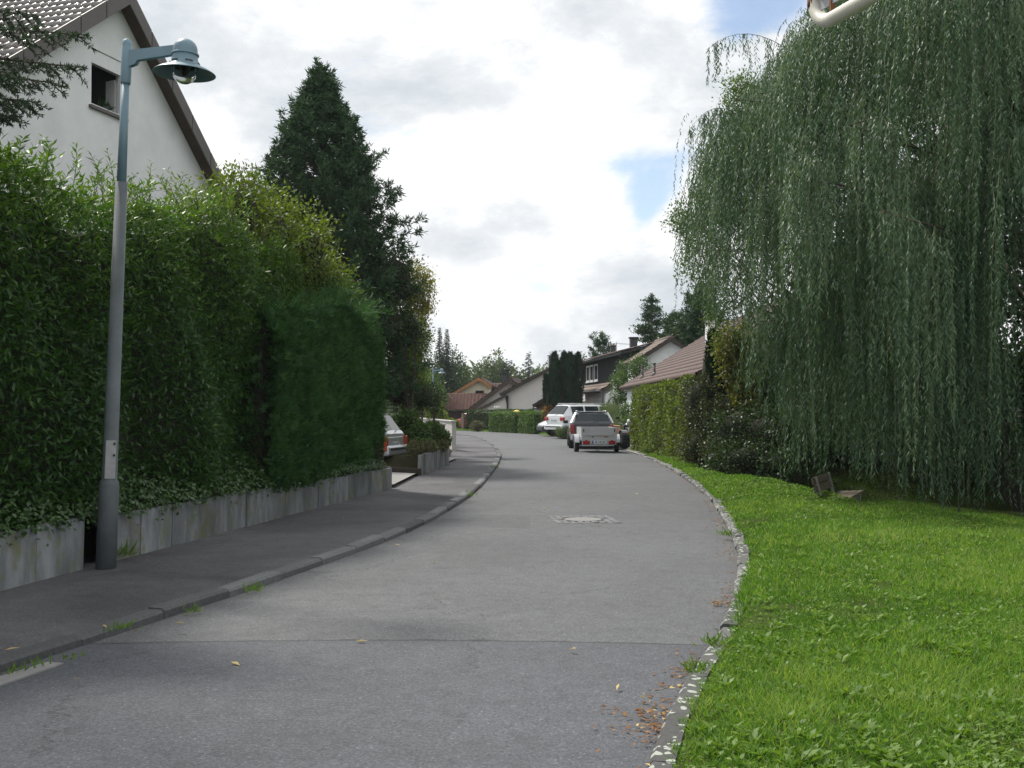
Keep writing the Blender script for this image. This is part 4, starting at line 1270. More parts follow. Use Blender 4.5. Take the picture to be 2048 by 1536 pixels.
def shoots(rng, base, n_leaf, length, Lf, Wf, lean=0.25, droop=0.0):
    """upright leafy shoots; returns leaf quads + stem tubes"""
    k = len(base)
    lens = length * rng.uniform(0.45, 1.15, k)
    dirs = unit(np.array([0, 0, 1.0]) + rng.normal(size=(k, 3)) * lean)
    t = np.tile(np.linspace(0.15, 1.0, n_leaf), (k, 1))
    bend = rng.normal(size=(k, 3)) * 0.25; bend[:, 2] = -np.abs(bend[:, 2]) - droop
    pos = base[:, None, :] + dirs[:, None, :] * (t * lens[:, None])[..., None] + bend[:, None, :] * ((t ** 2) * lens[:, None])[..., None]
    ax = dirs[:, None, :] + 2 * bend[:, None, :] * t[..., None]
    ang = np.arange(n_leaf)[None, :] * 2.4 + rng.random((k, 1)) * 6.28
    rad = np.stack([np.cos(ang), np.sin(ang), 0 * ang], axis=-1)
    D = unit(rad * 0.8 + unit(ax) * 0.75)
    N = unit(ax) - rad * 0.4
    sc = np.where(t > 0.85, 0.65, 1.0)
    V, _ = kites(pos.reshape(-1, 3), D.reshape(-1, 3), N.reshape(-1, 3), (Lf * sc * rng.uniform(0.7, 1.2, (k, n_leaf))).ravel(), (Wf * sc * rng.uniform(0.8, 1.1, (k, n_leaf))).ravel())
    mb = MB()
    for i in range(k):
        mb.tube([pos[i, 0] - dirs[i] * 0.15 * lens[i] - np.array([0, 0, 0.1]), pos[i, n_leaf // 2], pos[i, -1]], [0.006, 0.004, 0.002], 3, False)
    return V, mb

rng = np.random.default_rng(21)
# ---- tall privet-like hedge along the left wall
hed = thing('privet_hedge', 'tall shaggy dark green hedge behind the left wall and lamp post', 'hedge', (-5.0, 8, 0.5))
A = (-5.45, 4.0); B = (-3.20, 17.2)
Lh = math.hypot(B[0] - A[0], B[1] - A[1])
def ztop1(s):
    return 3.80 + 0.12 * np.sin(s * 1.3 + 0.6) + 0.10 * np.sin(s * 3.1) + 0.25 * np.clip((s - 7) / 5, 0, 1)
LV = Leaves()
n = 92000
pos, nor = hedge_surface(rng, n, A, B, 1.4, 0.52, ztop1, (0.70, 0.20, 0.04, 0.01, 0.05), lumpa=0.17, lumpf=2.6, depth=0.13)
tin = 0.25 + 0.42 * np.clip((pos[:, 2] - 2.2) / 1.8, 0, 1) * 0.9 + rng.normal(size=n) * 0.15     # yellower towards the top: young growth plus sunlight put into the leaf colour
D = nor * 0.45 + rvec(rng, n) * 0.6 + np.array([0.05, 0, -0.28])
N = nor * 0.7 + rvec(rng, n) * 0.45 + np.array([0, 0, 0.6])
V, _ = kites(pos, D, N, 0.085 * rng.uniform(0.6, 1.3, n), 0.030 * rng.uniform(0.7, 1.2, n))
LV.add(V, np.clip(tin, 0, 1))
# sprigs standing off the face
m = 900
pos, nor = hedge_surface(rng, m, A, B, 1.4, 0.7, ztop1, (0.8, 0.2, 0, 0, 0), lumpa=0.12, lumpf=2.6, depth=0.02)
t = np.linspace(0, 1, 9)
dirs = unit(nor * 0.6 + rvec(rng, m) * 0.5 + np.array([0, 0, 0.25]))
ln = rng.uniform(0.12, 0.30, m)
pp = pos[:, None, :] + dirs[:, None, :] * (t[None, :] * ln[:, None])[..., None] + np.array([0, 0, -0.10]) * (t ** 2)[None, :, None]
ang = np.arange(9)[None, :] * 2.4 + rng.random((m, 1)) * 6.28
D = unit(dirs[:, None, :] * 0.7 + np.stack([np.cos(ang), np.sin(ang), np.sin(ang + 1)], axis=-1) * 0.7)
N = rvec(rng, m * 9).reshape(m, 9, 3) * 0.5 + np.array([0, 0, 0.9])
V, _ = kites(pp.reshape(-1, 3), D.reshape(-1, 3), N.reshape(-1, 3), 0.085 * rng.uniform(0.7, 1.2, m * 9), 0.028 * rng.uniform(0.7, 1.2, m * 9))
LV.add(V, np.clip(0.35 + 0.4 * np.clip((np.repeat(pos[:, 2], 9) - 2.2) / 1.8, 0, 1) + rng.normal(size=m * 9) * 0.15, 0, 1))  # same rise to the sunlit yellow, painted by height
# upright shoots along the top
m = 250
bs, _ = hedge_surface(rng, m, A, B, 0.9, 0.5, ztop1, (0, 1, 0, 0, 0), depth=0.1)
V, stem = shoots(rng, bs, 18, 0.60, 0.10, 0.027, 0.28)
LV.add(V, np.clip(0.72 + rng.normal(size=len(V) // 4) * 0.16, 0, 1))
LV.build('foliage', M['laurel'], hed)
stem.build('shoots', M['twig'], hed, kind='stuff')
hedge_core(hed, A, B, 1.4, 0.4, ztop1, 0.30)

# ---- ivy spilling over the wall top
iv = thing('ivy', 'small leaved ivy spilling over the slab wall right of the lamp post', 'ivy', (-3.6, 13, 0.5))
n = 7500
yy = rng.uniform(5.5, 20.8, n)
wx = wall_x(yy)
qq = np.abs(rng.normal(size=n)) * 0.22
pos = np.stack([wx - qq + 0.06, yy, 0.49 + qq * 0.9 + rng.random(n) * 0.10 - (rng.random(n) < 0.10) * rng.random(n) * 0.16 * (qq < 0.15)], axis=1)
D = rvec(rng, n) * 0.7 + np.array([0.5, -0.1, -0.35]); N = rvec(rng, n) * 0.4 + np.array([0.5, -0.2, 0.8])
V, _ = kites(pos, D, N, 0.05 * rng.uniform(0.6, 1.4, n), 0.042 * rng.uniform(0.6, 1.3, n))
lv = Leaves(); lv.add(V, np.clip(0.4 + rng.normal(size=n) * 0.22, 0, 1)); lv.build('foliage', M['ivy'], iv)

# ---- thuja hedge next to the driveway
th_ = thing('thuja_hedge', 'dense dark green thuja hedge bulging over the slab wall at the driveway', 'hedge', (-3.1, 18, 0.5))
A = (-3.28, 15.4); B = (-2.52, 21.2)
Lt = math.hypot(B[0] - A[0], B[1] - A[1])
def ztop2(s): return 2.85 + 0.45 * np.clip(s / 3.0, 0, 1) + 0.07 * np.sin(s * 2.3)
lv = Leaves()
n = 90000
pos, nor = hedge_surface(rng, n, A, B, 1.5, 0.42, ztop2, (0.66, 0.14, 0.04, 0.02, 0.14), lumpa=0.07, lumpf=3.6, seed=9, depth=0.06, rnd=0.28)
bulge = 0.10 * np.sin(np.clip((pos[:, 2] - 0.45) / 2.8, 0, 1) * PI)
pos[:, 0] += bulge * (nor[:, 0] > 0.5)
kf = 7
nf_ = n // kf
pc = pos[:nf_]; nc_ = nor[:nf_]
axd = unit(nc_ * 0.55 + rvec(rng, nf_) * 0.55 + np.array([0.0, 0, 0.75]))
sd_v = unit(np.cross(axd, rvec(rng, nf_)))
sp = np.linspace(-1, 1, kf)
D = (axd[:, None, :] * (1.15 - 0.45 * np.abs(sp))[None, :, None] + sd_v[:, None, :] * (sp * 0.85)[None, :, None]).reshape(-1, 3)
pb = (pc[:, None, :] + axd[:, None, :] * (0.035 * (1 - np.abs(sp)))[None, :, None] + sd_v[:, None, :] * (sp * 0.022)[None, :, None]).reshape(-1, 3)
N = np.repeat(np.cross(axd, sd_v), kf, axis=0) + rng.normal(size=(nf_ * kf, 3)) * 0.2
V, _ = kites(pb, D, N, 0.12 * rng.uniform(0.6, 1.2, nf_ * kf), 0.022, 0.05, 0.5)
tc_ = 0.42 + 0.22 * lump(pc, 4.5, 12) + rng.normal(size=nf_) * 0.34 - 0.12 * (pc[:, 1] < 16.5)
lv.add(V, np.clip(np.repeat(tc_, kf) + rng.normal(size=nf_ * kf) * 0.06, 0, 1))
# long feathery leaders on the top edge
m = 420
bs, _ = hedge_surface(rng, m, A, B, 1.4, 0.5, ztop2, (0.0, 1, 0, 0, 0), depth=0.05)
k = 14
t = np.linspace(0.0, 1, k)
dirs = unit(np.array([0.35, 0.25, 0.75]) + rng.normal(size=(m, 3)) * 0.28)
ln = rng.uniform(0.22, 0.62, m) * (0.5 + 0.5 * np.clip((bs[:, 1] - 15) / 3.5, 0, 1))
pp = bs[:, None, :] + dirs[:, None, :] * (t[None, :] * ln[:, None])[..., None] + np.array([0.10, 0.05, -0.08]) * (t ** 2)[None, :, None]
D = dirs[:, None, :] + rng.normal(size=(m, k, 3)) * 0.45
N = rng.normal(size=(m, k, 3)) + np.array([0, -0.5, 0.5])
V, _ = kites(pp.reshape(-1, 3), D.reshape(-1, 3), N.reshape(-1, 3), 0.13 * rng.uniform(0.6, 1.2, m * k), 0.016, 0.05)
lv.add(V, np.clip(0.75 + rng.normal(size=m * k) * 0.15, 0, 1))
lv.build('foliage', M['thuja'], th_)
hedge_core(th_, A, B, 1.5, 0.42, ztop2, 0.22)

# ---- generic leafy plants
def bush(name, label, cat, C, R, n, L, W, mat, seed, core=True, stems=6, z0=0.0, group=None, **kw):
    rng = np.random.default_rng(seed)
    C = np.atleast_2d(np.array(C, float)); R = np.atleast_2d(np.array(R, float))
    root = thing(name, label, cat, (C[:, 0].mean(), C[:, 1].mean(), z0), 0, group)
    lv = Leaves()
    V, T = blob_leaves(rng, C, R, n, L, W, **kw)
    lv.add(V, T); lv.build('foliage', M[mat], root)
    mb = MB()
    for k in range(stems):
        i = rng.integers(0, len(C))
        tgt = C[i] + rvec(rng, 1)[0] * R[i] * 0.75
        b = np.array([C[i, 0] + rng.normal() * R[i, 0] * 0.15, C[i, 1] + rng.normal() * R[i, 1] * 0.15, z0])
        mdl = (b + tgt) / 2 + np.array([0, 0, 0.15 * R[i, 2]])
        r = 0.02 + 0.012 * R[i].max()
        mb.tube([b, mdl, tgt], [r, r * 0.7, r * 0.25], 5, False)
    mb.build('stems', M['bark'], root, kind='stuff')
    if core:
        mb = MB()
        for c, r in zip(C, R):
            pr = [(0.02, -0.62), (0.45, -0.45), (0.62, 0.0), (0.45, 0.42), (0.02, 0.6)]
            mb.lathe(pr, 9, Matrix.Translation(c) @ Matrix.Diagonal((r[0], r[1], r[2], 1)))
        mb.build('light_stop_core', M['core'], root, True, kind='stuff')  # dark solids added inside the leaves to keep light from showing through
    return root

def at(px, py, Y): return tuple(P(px, py, Y))
def rad(pxw, Y): return pxw / F * Y

# shrub with yellow-green leaves behind the thuja
bush('yellow_green_shrub', 'loose yellow-green shrub rising behind the thuja hedge before the pine', 'shrub',
     [at(590, 500, 18.6), at(520, 470, 17.6), at(640, 560, 19.5), at(470, 430, 16.5)], [(0.8, 0.8, 0.75), (0.75, 0.7, 0.8), (0.6, 0.7, 0.6), (0.6, 0.6, 0.65)], 11000, 0.075, 0.042, 'yellowshrub', 31, z0=0.5, clumps=300, csig=0.10, shell=0.3)
rr = np.random.default_rng(77)
vs_ = thing('climbing_rose_shoots', 'thin wispy climbing shoots poking above the hedge beside the gable eave', 'climber', (-3.4, 14.5, 3.6))
bs = np.stack([rr.uniform(-4.3, -3.2, 34), rr.uniform(13.0, 16.6, 34), rr.uniform(3.7, 4.0, 34)], axis=1)
V, stem = shoots(rr, bs, 14, 0.75, 0.05, 0.026, 0.35, 0.12)
lv = Leaves(); lv.add(V, np.clip(0.5 + rr.normal(size=len(V) // 4) * 0.25, 0, 1)); lv.build('foliage', M['yellowshrub'], vs_); stem.build('stems', M['bark'], vs_, kind='stuff')

# ---- conifers
def pine_tree(label, base, H, Rw, seed, n_br=150, tufts=5, ndl=16, nl=0.13, nw=0.013, z_first=0.12, mat='pine', name='pine_tree', shape=0.8, upturn=0.55, group=None, cap=1.0):
    rng = np.random.default_rng(seed)
    root = thing(name, label, 'tree', base, 0, group)
    b = np.array(base, float)
    tr = MB(); tr.tube([b, b + np.array([0.05, 0, H * 0.5]), b + np.array([0, 0, H * 0.97])], [0.028 * H * 0.6, 0.02 * H * 0.6, 0.015], 8)
    tr.build('trunk', M['bark'], root, True)
    br = MB()
    pos = []; dr = []
    for i in range(n_br):
        f = z_first + (1 - z_first) * (i + rng.random()) / n_br
        z = H * f
        Rz = Rw * min(1.0, (1 - f) / (1 - z_first) / cap) ** shape
        Ln = max(0.12, Rz * (rng.uniform(0.62, 1.10) if cap == 1.0 else rng.uniform(0.72, 1.03)))
        a = i * 2.399 + rng.normal() * 0.3
        h = np.array([math.cos(a), math.sin(a), 0])
        s = b + np.array([0, 0, z])
        rise = upturn * Ln
        p1 = s + h * Ln * 0.5 + np.array([0, 0, 0.10 * Ln]); p2 = s + h * Ln + np.array([0, 0, rise])
        br.tube([s, p1, p2], [0.035 * (1 - f) + 0.01, 0.02 * (1 - f) + 0.006, 0.004], 4, False)
        kt = max(3, int(tufts * (0.6 + 1.4 * Ln / Rw)))
        nsub = max(1, int(2 + 3 * Ln / Rw))
        for g_ in range(nsub):
            tb = 0.45 + 0.55 * (g_ + rng.random()) / nsub
            c0_ = s * (1 - tb) ** 2 + 2 * p1 * tb * (1 - tb) + p2 * tb * tb
            e_ = c0_ + (h * 0.35 + rng.normal(size=3) * 0.45 + np.array([0, 0, 0.55])) * (0.16 + 0.16 * Ln)
            for k in range(max(2, kt // nsub)):
                t = rng.random() ** 0.6
                pos.append(c0_ + (e_ - c0_) * t + rng.normal(size=3) * 0.035); dr.append((e_ - c0_) / (np.linalg.norm(e_ - c0_) + 1e-6) + rng.normal(size=3) * 0.25)
    pos.append(b + np.array([0, 0, H])); dr.append(np.array([0, 0, 1.0]))
    br.build('branches', M['bark'], root, kind='stuff')
    pos = np.array(pos); dr = unit(np.array(dr))
    n = len(pos) * ndl
    tn = np.repeat(rng.normal(size=len(pos)) * 0.18, ndl)
    off = rng.random((n, 1)) * nl * 1.1
    base_p = np.repeat(pos, ndl, axis=0) + np.repeat(dr, ndl, axis=0) * off
    D = unit(np.repeat(dr, ndl, axis=0) * 0.65 + rvec(rng, n) * 0.95)
    V, _ = kites(base_p, D, rvec(rng, n), nl * rng.uniform(0.7, 1.25, n), nw, 0.02, 0.4)
    lv = Leaves(); lv.add(V, np.clip(0.45 + tn + rng.normal(size=n) * 0.12, 0, 1)); lv.build('needles', M[mat], root)
    return root

def spruce_tree(label, base, H, Rw, seed, n_br=110, seg=9, mat='spruce', name='spruce_tree', nl=0.3, nw=0.09, droop=0.25, group=None, per=3, power=0.85):
    rng = np.random.default_rng(seed)
    root = thing(name, label, 'tree', base, 0, group)
    b = np.array(base, float)
    tr = MB(); tr.tube([b, b + np.array([0, 0, H * 0.98])], [0.014 * H + 0.04, 0.015], 7); tr.build('trunk', M['bark'], root, True)
    pos = []; D = []; N = []; fs_ = []
    br = MB()
    for i in range(n_br):
        f = 0.06 + 0.94 * (i + rng.random()) / n_br
        Ln = Rw * (1 - f) ** power * rng.uniform(0.7, 1.12) + 0.06
        a = i * 2.399 + rng.normal() * 0.25
        h = np.array([math.cos(a), math.sin(a), 0])
        s = b + np.array([0, 0, H * f])
        e = s + h * Ln + np.array([0, 0, -droop * Ln])
        br.tube([s, (s + e) / 2 + np.array([0, 0, 0.05 * Ln]), e], [0.02 * (1 - f) + 0.008, 0.012, 0.004], 3, False)
        k = max(3, int(seg * Ln / Rw + 2))
        for t in np.linspace(0.15, 1, k):
            c = s + (e - s) * t + np.array([0, 0, 0.2 * Ln * t * (1 - t)])
            for q in range(per):
                sd = np.cross(h, [0, 0, 1]) * rng.uniform(-1, 1)
                fs_.append(0.5 + 0.5 * min(1.0, (1 - f) * 2.6)); pos.append(c); D.append(h * 0.7 + sd + np.array([0, 0, rng.uniform(-0.45, 0.15)])); N.append(np.array([0, 0, 1.0]) + rng.normal(size=3) * 0.35)
    br.build('branches', M['bark'], root, kind='stuff')
    n = len(pos)
    V, _ = kites(np.array(pos), np.array(D), np.array(N), nl * rng.uniform(0.6, 1.2, n) * np.array(fs_), nw * rng.uniform(0.7, 1.2, n) * np.array(fs_))
    lv = Leaves(); lv.add(V, np.clip(0.45 + rng.normal(size=n) * 0.2, 0, 1)); lv.build('needles', M[mat], root)
    return root

pine_tree('big dark conical pine towering behind the hedges left of the street', (P(641, 500, 31).x, 31.0, 0.4), P(625, 155, 31).z - 0.4, 2.3, 5, n_br=600, tufts=16, ndl=11, nl=0.165, nw=0.037, z_first=0.06, shape=0.95, cap=0.50, upturn=0.40)
# fuller foot of the pine right above the driveway
bush('pine_side_shrub', 'dark bushy evergreen under the big pine beside the driveway', 'shrub', [at(790, 560, 31.5), at(770, 640, 31.0), at(815, 660, 32), at(740, 600, 31)], [(0.75, 0.8, 1.0), (0.7, 0.8, 1.0), (0.55, 0.6, 0.8), (0.7, 0.8, 1.0)], 9000, 0.12, 0.045, 'darkbroad', 33, z0=0.4, clumps=240, csig=0.14)
# spruce whose branches hang into the picture top left
def near_spruce():
    rng = np.random.default_rng(8)
    b = np.array([-6.6, 9.9, 0.6])
    root = thing('spruce_tree', 'spruce at the left edge whose drooping bluish branches hang into view', 'tree', tuple(b))
    tr = MB(); tr.tube([b, b + np.array([0, 0, 10.5])], [0.17, 0.03], 9); tr.build('trunk', M['bark'], root, True)
    tw = MB(); pos = []; D = []
    tips = [P(172, 70, 9.1), P(160, 135, 9.4), P(118, 168, 9.8), P(78, 205, 9.4), P(60, 215, 10.0), P(75, 30, 9.3), P(30, 235, 9.8), P(-20, 250, 9.5), P(-40, 110, 9.0), P(20, 150, 8.9), P(-60, 20, 9.6)]
    brs = [(np.array(t), True) for t in tips]
    for i in range(46):
        f = 0.5 + 0.5 * i / 46
        a = i * 2.399
        Ln = 2.6 * (1 - f) ** 0.8 * 1.6 + 0.2
        tip = b + np.array([math.cos(a) * Ln, math.sin(a) * Ln, 10.5 * f - 0.25 * Ln])
        if tip[1] > 0 and abs(tip[0]) / tip[1] < 0.47 and tip[2] < 5.6: continue
        brs.append((tip, False))
    for tip, near in brs:
        hd = tip - b; L2 = math.hypot(hd[0], hd[1])
        s = np.array([b[0], b[1], tip[2] + 0.22 * L2 + 0.1])
        m = (s + tip) / 2 + np.array([0, 0, -0.05 * L2])
        tw.tube([s, m, tip], [0.03, 0.018, 0.005], 5, False)
        nt = 40 if near else 10
        ax = unit((tip - s)[None])[0]
        side = unit(np.cross(ax, [0, 0, 1])[None])[0]
        for k in range(nt):
            t = 0.28 + 0.72 * (k + 0.5) / nt
            c = s * (1 - t) ** 2 + 2 * m * t * (1 - t) + tip * t * t
            ln = (0.62 * (1.05 - t) + 0.10) * rng.uniform(0.6, 1.2) * (1 if near else 1.2)
            dv = ax * 0.75 + side * (1 if k % 2 else -1) * rng.uniform(0.4, 0.9) + np.array([0, 0, rng.uniform(-0.65, 0.1)])
            dv /= np.linalg.norm(dv)
            e = c + dv * ln + np.array([0, 0, -0.12 * ln])
            tw.tube([c, e], [0.006, 0.003], 3, False)
            q = int((330 if near else 26) * ln)
            tt = rng.random(q)[:, None]
            pos.append(c + (e - c) * tt); D.append(dv * 0.7 + rvec(rng, q) * 0.9)
        q = 150 if near else 20
        tt = 0.3 + 0.7 * rng.random(q)[:, None]
        pos.append(s * (1 - tt) ** 2 + 2 * m * tt * (1 - tt) + tip * tt * tt); D.append(ax * 0.6 + rvec(rng, q) * 0.9)
    pos = np.concatenate(pos); D = np.concatenate(D); n = len(pos)
    V, _ = kites(pos, D, rvec(rng, n), 0.046 * rng.uniform(0.7, 1.2, n), 0.011, 0.02)
    lv = Leaves(); lv.add(V, np.clip(0.5 + rng.normal(size=n) * 0.2, 0, 1)); lv.build('needles', M['spruce'], root)
    tw.build('branches', M['bark'], root, kind='stuff')
near_spruce()

# ---- plants round the driveway
bush('bed_shrub', 'low broad-leaved shrubs filling the slab-walled bed beyond the driveway', 'shrub', [at(815, 850, 30.2), at(840, 868, 29.3), at(864, 868, 29.8), at(886, 880, 30.0), at(838, 892, 28.0), at(858, 894, 28.2)],
     [(0.40, 0.4, 0.42), (0.32, 0.45, 0.36), (0.36, 0.45, 0.36), (0.22, 0.4, 0.26), (0.2, 0.3, 0.24), (0.25, 0.35, 0.22)], 7000, 0.085, 0.055, 'broad', 41, z0=0.45, shell=0.3, tmean=0.5, tsd=0.25)
bush('variegated_ground_cover', 'pale flecked ground cover hanging over the front of the planted bed', 'ground cover', [at(830, 895, 26.2), at(858, 893, 27.4), at(885, 890, 29.2)], [(0.18, 0.45, 0.16), (0.18, 0.5, 0.15), (0.15, 0.5, 0.14)], 2600, 0.045, 0.03, 'purple', 42, core=False, z0=0.45, tmean=0.75)
bush('dark_corner_shrub', 'reddish dark shrub hanging over the slab wall where the thuja ends', 'shrub', [(-2.62, 21.1, 0.9), (-2.58, 20.8, 0.75)], [(0.2, 0.35, 0.36), (0.2, 0.4, 0.26)], 2600, 0.06, 0.035, 'purple', 43, core=True, z0=0.45, tmean=0.2, tsd=0.15)
bush('tall_yellow_shrub', 'tall yellow-green shrub between the big pine and the far street lamp', 'shrub', [at(828, 690, 34), at(815, 740, 33.5), at(828, 775, 35), at(800, 700, 33)], [(0.45, 0.6, 0.75), (0.5, 0.6, 0.7), (0.40, 0.5, 0.5), (0.4, 0.5, 0.7)], 9000, 0.08, 0.045, 'yellowshrub', 44, z0=0.3, clumps=220, csig=0.12, shell=0.32, tmean=0.42)
bush('dark_yew_bush', 'dark green bush above the planted bed behind the silver car', 'shrub', [at(800, 785, 32.5), at(845, 795, 33.5), at(868, 800, 34.5), at(775, 775, 32.5)], [(0.6, 0.6, 0.55), (0.5, 0.6, 0.5), (0.35, 0.4, 0.45), (0.5, 0.6, 0.6)], 9000, 0.07, 0.035, 'darkbroad', 45, z0=0.3, clumps=200, csig=0.11)
bush('garden_shrub', 'yellowish low shrub just above the pale garden wall', 'shrub', [at(866, 815, 44), at(880, 834, 46)], [(0.35, 0.5, 0.5), (0.35, 0.5, 0.3)], 2600, 0.08, 0.05, 'yellowshrub', 46, z0=0.1)

def leafy_tree(label, base, trunk_h, C, R, n, L, W, mat, seed, name='leafy_tree', limbs=9, clumps=300, csig=0.22, bark='bark', trunk_r=0.14, group=None, **kw):
    rng = np.random.default_rng(seed)
    C = np.atleast_2d(np.array(C, float)); R = np.atleast_2d(np.array(R, float))
    root = thing(name, label, 'tree', base, 0, group)
    b = np.array(base, float)
    fork = b + np.array([rng.normal() * 0.1, rng.normal() * 0.1, trunk_h])
    mb = MB(); mb.tube([b, (b + fork) / 2 + rng.normal(size=3) * 0.05, fork], [trunk_r * 1.25, trunk_r, trunk_r * 0.75], 9, False)
    top = C[np.argmax(C[:, 2])] + np.array([0, 0, 0.5 * R[np.argmax(C[:, 2]), 2]])
    mb.tube([fork, (fork + top) / 2 + rng.normal(size=3) * 0.1, top], [trunk_r * 0.75, trunk_r * 0.4, 0.02], 7, False)
    mb.build('trunk', M[bark], root, True)
    lb_ = MB()
    for k in range(limbs):
        i = k % len(C)
        tgt = C[i] + rvec(rng, 1)[0] * R[i] * 0.7
        st = fork + (top - fork) * rng.random() * 0.6
        mdl = (st + tgt) / 2 + np.array([0, 0, 0.12 * R[i, 2]])
        lb_.tube([st, mdl, tgt], [trunk_r * 0.35, trunk_r * 0.2, 0.01], 5, False)
        for q in range(3):
            s2 = mdl + (tgt - mdl) * rng.random(); e2 = s2 + rvec(rng, 1)[0] * R[i] * 0.45
            lb_.tube([s2, e2], [trunk_r * 0.12, 0.006], 4, False)
    lb_.build('limbs', M[bark], root)
    lv = Leaves(); V, T = blob_leaves(rng, C, R, n, L, W, clumps=clumps, csig=csig, **kw); lv.add(V, T); lv.build('crown', M[mat], root)
    return root

leafy_tree('yellowing weeping birch peeping out behind the big pine', (P(815, 700, 38).x, 38, 0.2), 4.0, [at(838, 560, 38), at(845, 610, 38), at(812, 580, 38), at(840, 650, 38)], [(0.55, 0.7, 0.7), (0.35, 0.6, 0.7), (0.6, 0.7, 0.9), (0.3, 0.4, 0.6)], 5200, 0.11, 0.05, 'birch', 51, name='birch_tree', clumps=170, csig=0.13, droop=0.9, shell=0.4, trunk_r=0.09)
# ---- far left trees and the spruce pair
spruce_tree('left and taller of the twin dark spruces beyond the far street lamp', (P(879, 800, 104).x, 104, -1.0), P(879, 655, 104).z + 1.0, 1.7, 61, n_br=240, nl=0.30, nw=0.13, per=6, power=1.15, group='twin spruces')
spruce_tree('right one of the twin dark spruces beyond the far street lamp', (P(893.5, 800, 105).x, 105, -1.0), P(893.5, 658, 105).z + 1.0, 2.1, 62, n_br=240, nl=0.30, nw=0.13, per=6, power=1.15, group='twin spruces')
bushes = [('dark mixed tree left of the twin spruces', 838, 735, 96, 1.5, 2.0, 'darkbroad', 71), ('dark round tree right below the twin spruces', 912, 760, 108, 1.8, 2.6, 'darkbroad', 72),
          ('green tree at the foot of the twin spruces by the lamp', 850, 772, 92, 1.3, 1.3, 'broad', 73), ('dark tree behind the twin spruces', 905, 735, 112, 1.1, 2.0, 'darkbroad', 74)]
for lab, px, py, Y, r, rz, mt, sd_ in bushes:
    c = P(px, py, Y)
    leafy_tree(lab, (c.x, Y, -1.0), max(1.2, c.z - 0.6 * rz), [tuple(c), (c.x - 0.4 * r, Y + 0.5, c.z - 0.5 * rz), (c.x + 0.5 * r, Y, c.z - 0.6 * rz)], [(r, r, rz), (r * 0.9, r, rz * 0.8), (r * 0.8, r, rz * 0.8)], 4200, 0.24, 0.13, mt, sd_, clumps=160, csig=0.28, group='trees beyond the bend')
# ---- trees on the rise that can be told apart
def far_tree(label, px, pytop, pybot, Y, wpx, mat, seed, kind='leafy'):
    t = P(px, pytop, Y); zb = float(terrain_z(np.array([t.x]), np.array([Y]))[0])
    H = t.z - zb
    r = wpx / F * Y / 2
    if kind == 'spruce':
        return spruce_tree(label, (t.x, Y, zb), H, r, seed, n_br=90, nl=0.75, nw=0.25, mat=mat, seg=6, group='trees on the wooded rise')
    zc = zb + H * 0.62
    return leafy_tree(label, (t.x, Y, zb), H * 0.35, [(t.x, Y, zb + H * 0.78), (t.x - r * 0.3, Y, zb + H * 0.5), (t.x + r * 0.35, Y, zb + H * 0.45)],
                      [(r * 0.75, r * 0.8, H * 0.22), (r * 0.8, r, H * 0.25), (r * 0.8, r, H * 0.25)], 2600, 0.40, 0.24, mat, seed, clumps=110, csig=0.32, group='trees on the wooded rise', trunk_r=0.16)
far_tree('tall airy pale tree standing highest on the wooded rise', 985, 702, 780, 150, 62, 'wood_far', 81)
far_tree('slim pale tree right of the tallest on the rise', 999, 714, 780, 155, 26, 'wood_far', 82)
far_tree('thin dark spruce, left of the close pair on the rise', 1011, 722, 780, 150, 13, 'spruce', 83, 'spruce')
far_tree('thin dark spruce, right of the close pair on the rise', 1020, 720, 780, 151, 13, 'spruce', 84, 'spruce')
far_tree('pointed dark spruce left of the slate chimney on the rise', 1057, 704, 780, 140, 30, 'spruce', 85, 'spruce')
far_tree('purplish dark tree below the pointed spruce', 1036, 733, 780, 130, 30, 'purple', 86)
far_tree('dark round tree just behind the slate chimney', 1116, 704, 780, 125, 42, 'darkbroad', 87)
far_tree('low round tree above the dark yew top', 1160, 712, 780, 125, 40, 'darkbroad', 88)
far_tree('pale green tree left of the tallest one on the rise', 962, 728, 780, 160, 46, 'wood_far', 89)
# ---- the wood itself
def far_wood():
    rng = np.random.default_rng(90)
    N_ = 420
    Y = rng.uniform(165, 340, N_); X = (rng.uniform(-0.36, 0.34, N_)) * Y
    zb = terrain_z(X, Y); H = rng.uniform(4.5, 8.5, N_)
    k = 120
    u = rvec(rng, N_ * k); 
    rad_ = 1 - np.abs(rng.normal(size=N_ * k)) * 0.35
    Rx = np.repeat(rng.uniform(1.6, 3.0, N_), k)
    c = np.stack([np.repeat(X, k), np.repeat(Y, k), np.repeat(zb + H * 0.55, k)], axis=1)
    pos = c + u * rad_[:, None] * np.stack([Rx, Rx, np.repeat(H * 0.48, k)], axis=1)
    D = u * 0.5 + rvec(rng, N_ * k); Nn = u * 0.5 + rvec(rng, N_ * k) * 0.5 + np.array([0, 0, 0.8])
    V, _ = kites(pos, D, Nn, 1.0 * rng.uniform(0.6, 1.3, N_ * k), 0.7)
    tin = np.clip(np.repeat(rng.random(N_), k) * 0.7 + 0.15 + rng.normal(size=N_ * k) * 0.1, 0, 1)
    npobj('far_wood', V, np.arange(len(V)).reshape(-1, 4), M['wood_far'], None, tin, kind='stuff', label='hazy green wood covering the rise behind the houses', category='wood')
far_wood()

